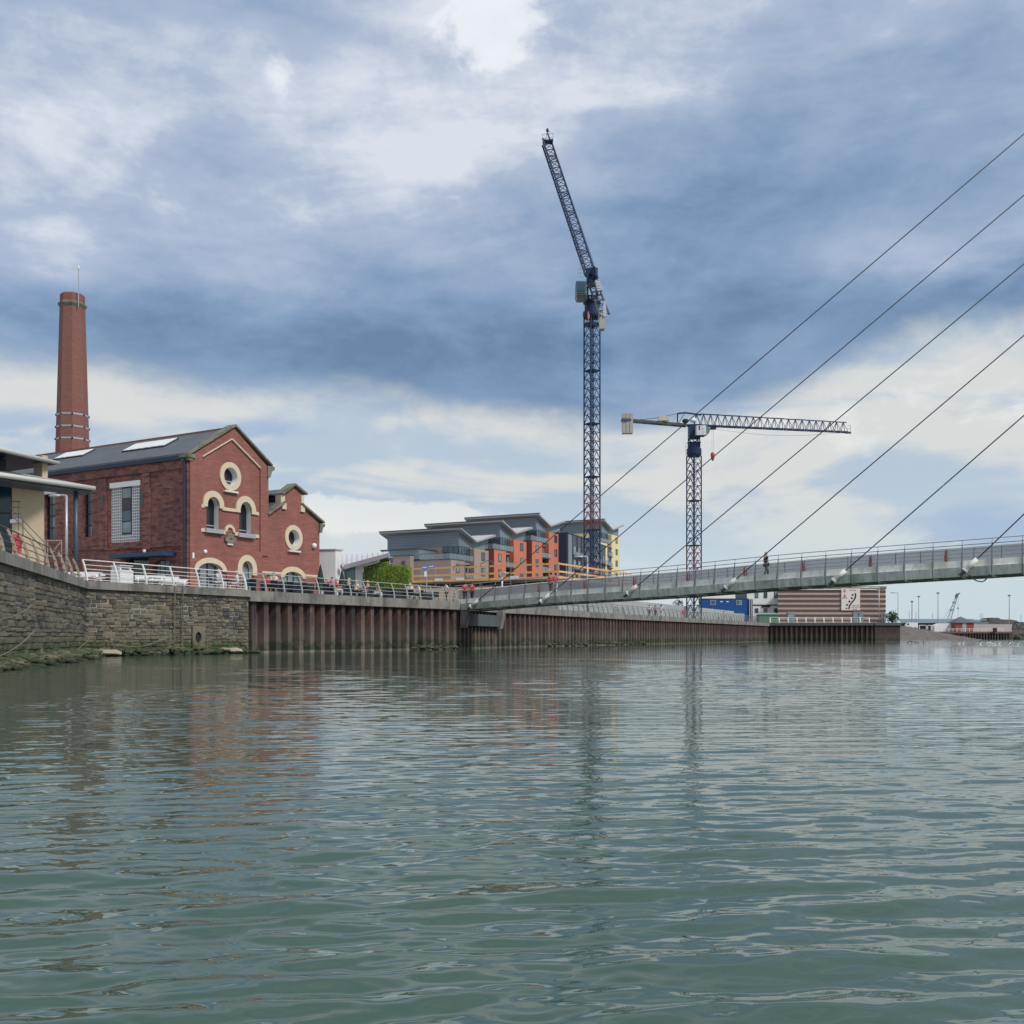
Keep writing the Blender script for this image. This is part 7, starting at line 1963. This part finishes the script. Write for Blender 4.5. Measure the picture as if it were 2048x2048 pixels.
def far_things():
    Y = 520
    root = empty('lattice_boom_crane', at(1897, 1245, Y), 0, 'teal lattice boom crane leaning right on the far harbour', 'crane')
    a, b = at(1898, 1240, Y), at(1914, 1190, Y); m = MB(); d = b - a
    for s in (-.9, .9):
        m.bar(a + Vector((s, 0, 0)), b + Vector((s * .35, 0, 0)), .32)
    for k in range(10):
        t0, t1 = k / 10, (k + 1) / 10; w0 = .9 - .55 * t0; w1 = .9 - .55 * t1; sg = 1 if k % 2 else -1
        m.bar(a + d * t0 + Vector((sg * w0, 0, 0)), a + d * t1 + Vector((-sg * w1, 0, 0)), .16)
    m.build('boom', M['far_teal'], root)
    for q in (.38, .68):
        m = MB(); p = a + d * q; m.box(p.x - 1.0, p.x + .8, Y - .4, Y + .4, p.z, p.z + .7); m.build('boom_joint', M['far_teal'], root)
    m = MB(); m.bar(b, b + Vector((1.5, 0, 1.0)), .5); m.bar(b + Vector((-.5, 0, -1.2)), b + Vector((.3, 0, .6)), 1.1); m.build('boom_head', pm('teal_head', (.07, .16, .16), .6, .05), root)
    m = MB(); m.tube([at(1909, 1203, Y), at(1886, 1240, Y)], .09, 4); m.build('pendant', M['far_post'], root)
    m = MB(); m.tube([b + Vector((.6, 0, 0)), at(1916, 1236, Y)], .06, 4); m.build('hoist_rope', M['far_post'], root)
    m = MB(); m.blob(at(1916, 1216.5, Y), (.3, .3, .7), 6, 5); m.build('hook_block', M['steel_dark'], root)
    m = MB(); c = at(1896, 1243, Y); m.box(c.x - 4, c.x + 3, Y, Y + 4, 3, 6.5); m.build('machine_house', M['far_teal'], root)
    # long low shed
    Y = 470; root = empty('harbour_shed', at(1870, 1250, Y), 0, 'long low blue-grey shed roof behind the shingle bank', 'shed')
    a, b = at(1804, 1250, Y), at(1975, 1250, Y); m = MB(); zt = at(0, 1238, Y).z; ze = at(0, 1246, Y).z
    m.prism([(a.x, Y, ze), (b.x, Y, ze), (b.x - 3, Y + 8, zt), (a.x + 1, Y + 8, zt)], (0, 1, .2)); m.build('roof', M['far_shed'], root)
    m = MB(); m.box(a.x + 1, b.x - 1, Y + 3, Y + 16, 2.5, ze + .2); m.build('wall', M['clad_dark'], root)
    Y = 455; root = empty('harbour_shed', at(1965, 1250, Y), 0, 'pale flat shed right of the red kiosk', 'shed')
    a, b = at(1948, 1250, Y), at(1977, 1250, Y); m = MB(); m.box(a.x, b.x, Y, Y + 6, 2.5, at(0, 1243, Y).z); m.build('wall', M['far_shed'], root); m = MB(); m.box(a.x, b.x - 1, Y - .4, Y + 6, at(0, 1240.5, Y).z, at(0, 1239, Y).z); m.build('roof', M['roof_pale'], root)
    # heaps
    for (x0, x1, x2, x3), yt, Y, lab in (((1973, 1998, 2018, 2034), 1235, 540, 'dark flat-topped material heap at the far right'), ((2005, 2024, 2044, 2120), 1238.5, 560, 'second lower dark heap behind the first at the right edge')):
        root = empty('material_heap', at((x0 + x3) / 2, 1252, Y), 0, lab, 'heap'); m = MB(); g = random.Random(int(x0))
        A, Bq, C, D = [at(x, 1252, Y).x for x in (x0, x1, x2, x3)]; zt = at(0, yt, Y).z
        nx, ny = 26, 10; rows = []
        for j in range(ny):
            row = []
            for i in range(nx):
                x = A + (D - A) * i / (nx - 1); v = j / (ny - 1); pr = min((x - A) / (Bq - A), 1, (D - x) / (D - C)); pr = max(0, min(pr, 1.0, min(v, 1 - v) * 3.2))
                row.append(Vector((x, Y + v * 30, 2.6 + (zt - 2.6) * pr + g.uniform(-.25, .25))))
            rows.append(row)
        for j in range(ny - 1):
            for i in range(nx - 1): m.face([rows[j][i], rows[j][i + 1], rows[j + 1][i + 1], rows[j + 1][i]])
        m.build('heap', M['coal'], root, smooth=True)
    # jetty
    Y = 420; root = empty('timber_jetty', at(1950, 1270, Y), 0, 'dark piled jetty carrying the red kiosk on the far bank', 'jetty')
    a, b = at(1872, 1270, Y), at(2027, 1270, Y); m = MB(); m.box(a.x, b.x, Y, Y + 8, 2.5, 3.2); m.build('deck', M['planks'], root)
    k = 0; x = a.x + 6
    while x < b.x:
        m = MB(); m.tube([(x, Y + .3, -1), (x, Y + .3, 2.5)], .28, 6); m.build('pile', M['rust'], root); x += 1.15; k += 1
    m = MB(); m.box(a.x + 2, b.x, Y + 2.5, Y + 3, -1, 2.5); m.build('back_wall', M['black'], root)
    root = empty('harbour_railing', at(1950, 1262, Y), 0, 'white railing along the far jetty', 'railing')
    for z in (4.5, 3.9): m = MB(); m.tube([(a.x + 2, Y + .4, z), (b.x - 4, Y + .4, z)], .05, 5); m.build('rail', M['white'], root)
    x = a.x + 2
    while x < b.x - 4: m = MB(); m.bar((x, Y + .4, 3.2), (x, Y + .4, 4.5), .16); m.build('post', M['white'], root); x += 1.7
    # kiosk
    c = at(1929, 1262, 424); hw = at(1947, 0, 424).x - c.x; root = empty('red_kiosk', (c.x, 424, 3.2), 0, 'small red brick kiosk with a grey hipped roof on the jetty', 'kiosk')
    zt = at(0, 1245.5, 424).z; m = MB(); m.box(c.x - hw, c.x + hw, 424, 424 + 2 * hw, 3.2, zt); m.build('wall', M['red_brick_far'], root)
    m = MB(); m.box(c.x - .9, c.x + .7, 423.9, 424, 3.2, zt - .3); m.build('door', M['galv'], root)
    rr = hw * 1.14; za = at(0, 1233, 424 + hw).z; ap = Vector((c.x, 424 + hw, za)); cs = [Vector((c.x + sx * rr, 424 + hw + sy * rr, zt)) for sx, sy in ((-1, -1), (1, -1), (1, 1), (-1, 1))]
    m = MB(); [m.face([cs[q], cs[(q + 1) % 4], ap]) for q in range(4)]; m.face(cs[::-1]); m.build('roof', M['slate'], root)
    # white marquee and pale walls
    root = empty('white_marquee', at(1890, 1258, 428), 0, 'low white marquee left of the red kiosk', 'marquee'); a, b = at(1869, 1258, 428), at(1910, 1258, 428); zt = at(0, 1246.5, 428).z
    m = MB(); m.prism([(a.x, 428, 3.1), (b.x, 428, 3.1), (b.x, 428, zt), (a.x + 2.6, 428, zt), (a.x, 428, zt - 1.0)], (0, 4, 0)); m.build('canvas', M['white'], root)
    root = empty('pale_boundary_wall', at(1985, 1258, 440), 0, 'pale pinkish wall behind the railing right of the kiosk', 'wall'); a, b = at(1948, 1258, 440), at(2024, 1258, 440)
    m = MB(); m.box(a.x, b.x, 440, 440.4, 3, at(0, 1248.5, 440).z); m.build('wall', pm('pale_pink_wall', (.50, .43, .41), .8, .15, .3), root)
    root = empty('white_van', at(1825, 1255, 415), 0, 'white box van parked behind the shingle bank', 'van'); c = at(1824, 1255, 415)
    m = MB(); m.prism([(c.x - 2.3, 415, 4.6), (c.x + 2.4, 415, 4.6), (c.x + 2.4, 415, 6.9), (c.x - 1.4, 415, 6.9), (c.x - 2.3, 415, 5.8)], (0, 2, 0)); m.build('body', M['white'], root)
    m = MB(); m.prism([(c.x - 2.1, 414.97, 5.75), (c.x - 1.2, 414.97, 5.75), (c.x - 1.2, 414.97, 6.6), (c.x - 1.5, 414.97, 6.6)], (0, .03, 0)); m.build('side_window', M['pane'], root)
    for x in (-1.4, 1.4): m = MB(); m.tube([(c.x + x, 414.9, 4.6), (c.x + x, 415.2, 4.6)], .42, 10); m.build('wheel', M['black'], root)
    for px, w, lab in ((1847, 3.4, 'white goalpost-like frame behind the shingle, left'), (1858, 2.2, 'white frame behind the shingle, right of the other')):
        c = at(px, 1255, 418); root = empty('goalpost', (c.x, 418, 4.4), 0, lab, 'goalpost', 'white frames behind the shingle')
        m = MB(); m.bar((c.x - w / 2, 418, 4.0), (c.x - w / 2, 418, 5.8), .22); m.bar((c.x + w / 2, 418, 4.0), (c.x + w / 2, 418, 5.8), .22); m.build('upright', M['white'], root); m = MB(); m.bar((c.x - w / 2, 418, 5.8), (c.x + w / 2, 418, 5.8), .22); m.build('crossbar', M['white'], root)
    # truss footbridge at the edge
    Y = 440; root = empty('truss_footbridge', at(2036, 1255, Y), 0, 'dark steel truss footbridge at the right edge beyond the jetty', 'bridge'); a, b = at(2024, 1257, Y), at(2090, 1257, Y); z0, z1 = at(0, 1258, Y).z, at(0, 1245, Y).z
    m = MB(); m.bar((a.x, Y, z0), (b.x, Y, z0), .35); m.bar((a.x + 1.2, Y, z1), (b.x, Y, z1), .35); m.bar((a.x, Y, z0), (a.x + 1.2, Y, z1), .3); x = a.x + 1.2; s = 0
    while x < b.x: m.bar((x, Y, z1 if s % 2 == 0 else z0), (x + 1.7, Y, z0 if s % 2 == 0 else z1), .22); x += 1.7; s += 1
    m.build('truss', M['navy'], root)
    m = MB(); m.bar((a.x, Y + 1.5, z0), (b.x, Y + 1.5, z0), 3, .2); m.build('deck', M['navy'], root)
    c = at(1991, 1258, 419); root = empty('dark_bin', (c.x, 419, 3.2), 0, 'dark square bin on the jetty right of the kiosk', 'bin'); m = MB(); m.box(c.x - .65, c.x + .65, 419, 420, 3.2, 4.6); m.build('body', M['black'], root); m = MB(); m.box(c.x - .72, c.x + .72, 418.9, 420.1, 4.6, 4.75); m.build('lid', M['steel_dark'], root)
    shrub(1828, 1262, 428, 4.5, 3.5, 'dark bush left of the white van behind the bank', 9, z=3.6)
far_things()

# gulls afloat and driftwood
def gull_mesh():
    m = MB(); m.blob((0, 0, .07), (.20, .085, .075), 8, 5, 0); m.blob((.19, 0, .17), (.055, .045, .05), 7, 5, 0); m.tube([(.13, 0, .10), (.18, 0, .16)], .04, 6, 0)
    m.blob((-.06, .0, .12), (.20, .09, .045), 8, 4, 1); m.tube([(.24, 0, .17), (.29, 0, .16)], [.015, .004], 5, 1); m.prism([(-.2, -.03, .10), (-.2, .03, .10), (-.33, .0, .13)], (0, 0, .02), 1)
    o = m.build('gull', [M['gull'], M['gull_grey']], smooth=True); me = o.data; bpy.data.objects.remove(o); return me
GM = gull_mesh(); g = random.Random(8)
GL = sorted(((1899.5, 1287), (1954, 1286.5), (1960, 1287.5), (1966, 1287), (1974, 1286), (1977.5, 1287.5), (1981, 1285), (1983, 1287.5), (1986, 1286.5), (1989, 1288.5), (1991, 1285.5), (1994, 1287), (1998, 1287.5), (2003, 1287.5), (2018, 1287.5), (2021, 1289.5), (2027, 1285.8), (2033.5, 1289), (1917, 1287), (1926, 1286.5)))
for gi, (px, py) in enumerate(GL):
    gw = NTH[gi] if gi < 16 else NTH[len(NTH) - (len(GL) - gi)]
    Y = ZC * FPX / (py + 1.0 - HY); p = at(px, py, Y)
    o = place('floating_gull', GM, None, (p.x, Y, -.02), (0, 0, g.uniform(0, 6.28)), (1.25,) * 3); tag(o, f'small white gull afloat at the far right, {gw} of the flock', 'gull', 'gulls floating at the far right')
def wood(branches, lab, r=.07):
    m = MB()
    for br in branches:
        pts = [at(x, y, Y) for x, y, Y in br]; m.tube(pts, [r * (1 - .6 * k / len(pts)) for k in range(len(pts))], 6)
    tag(m.build('driftwood', M['wood']), lab, 'driftwood', 'driftwood stuck in the river')
wood([[(1811, 1288, 176), (1816, 1284.5, 176), (1822, 1282, 176), (1827, 1284.5, 176), (1831, 1283.5, 176), (1837, 1285, 176), (1839, 1288, 176)], [(1822, 1282, 176), (1823, 1286, 176)], [(1829, 1287, 176), (1833, 1283.8, 176)], [(1846, 1282, 176), (1848, 1287.5, 176)]], 'arched dark branches sticking out of the river right of the far quay')
wood([[(1777, 1287, 180), (1784, 1286, 180), (1792, 1285.5, 180), (1800, 1286.5, 180)], [(1786, 1287, 180), (1790, 1284.8, 180)]], 'low dark log just off the right tip of the far quay', .16)
wood([[(1476, 1295.5, 110), (1483, 1293, 110), (1489, 1291, 110), (1494, 1293.5, 110), (1500, 1295.5, 110)], [(1484, 1295, 110), (1490, 1290.5, 110)]], 'low driftwood clump in mid river below the bridge', .09)
wood([[(1346, 1298.5, 98), (1348, 1294, 98), (1347, 1291, 98)], [(1342, 1297, 98), (1352, 1297.5, 98)]], 'small dark stake poking out of the water left of the driftwood clump', .09)
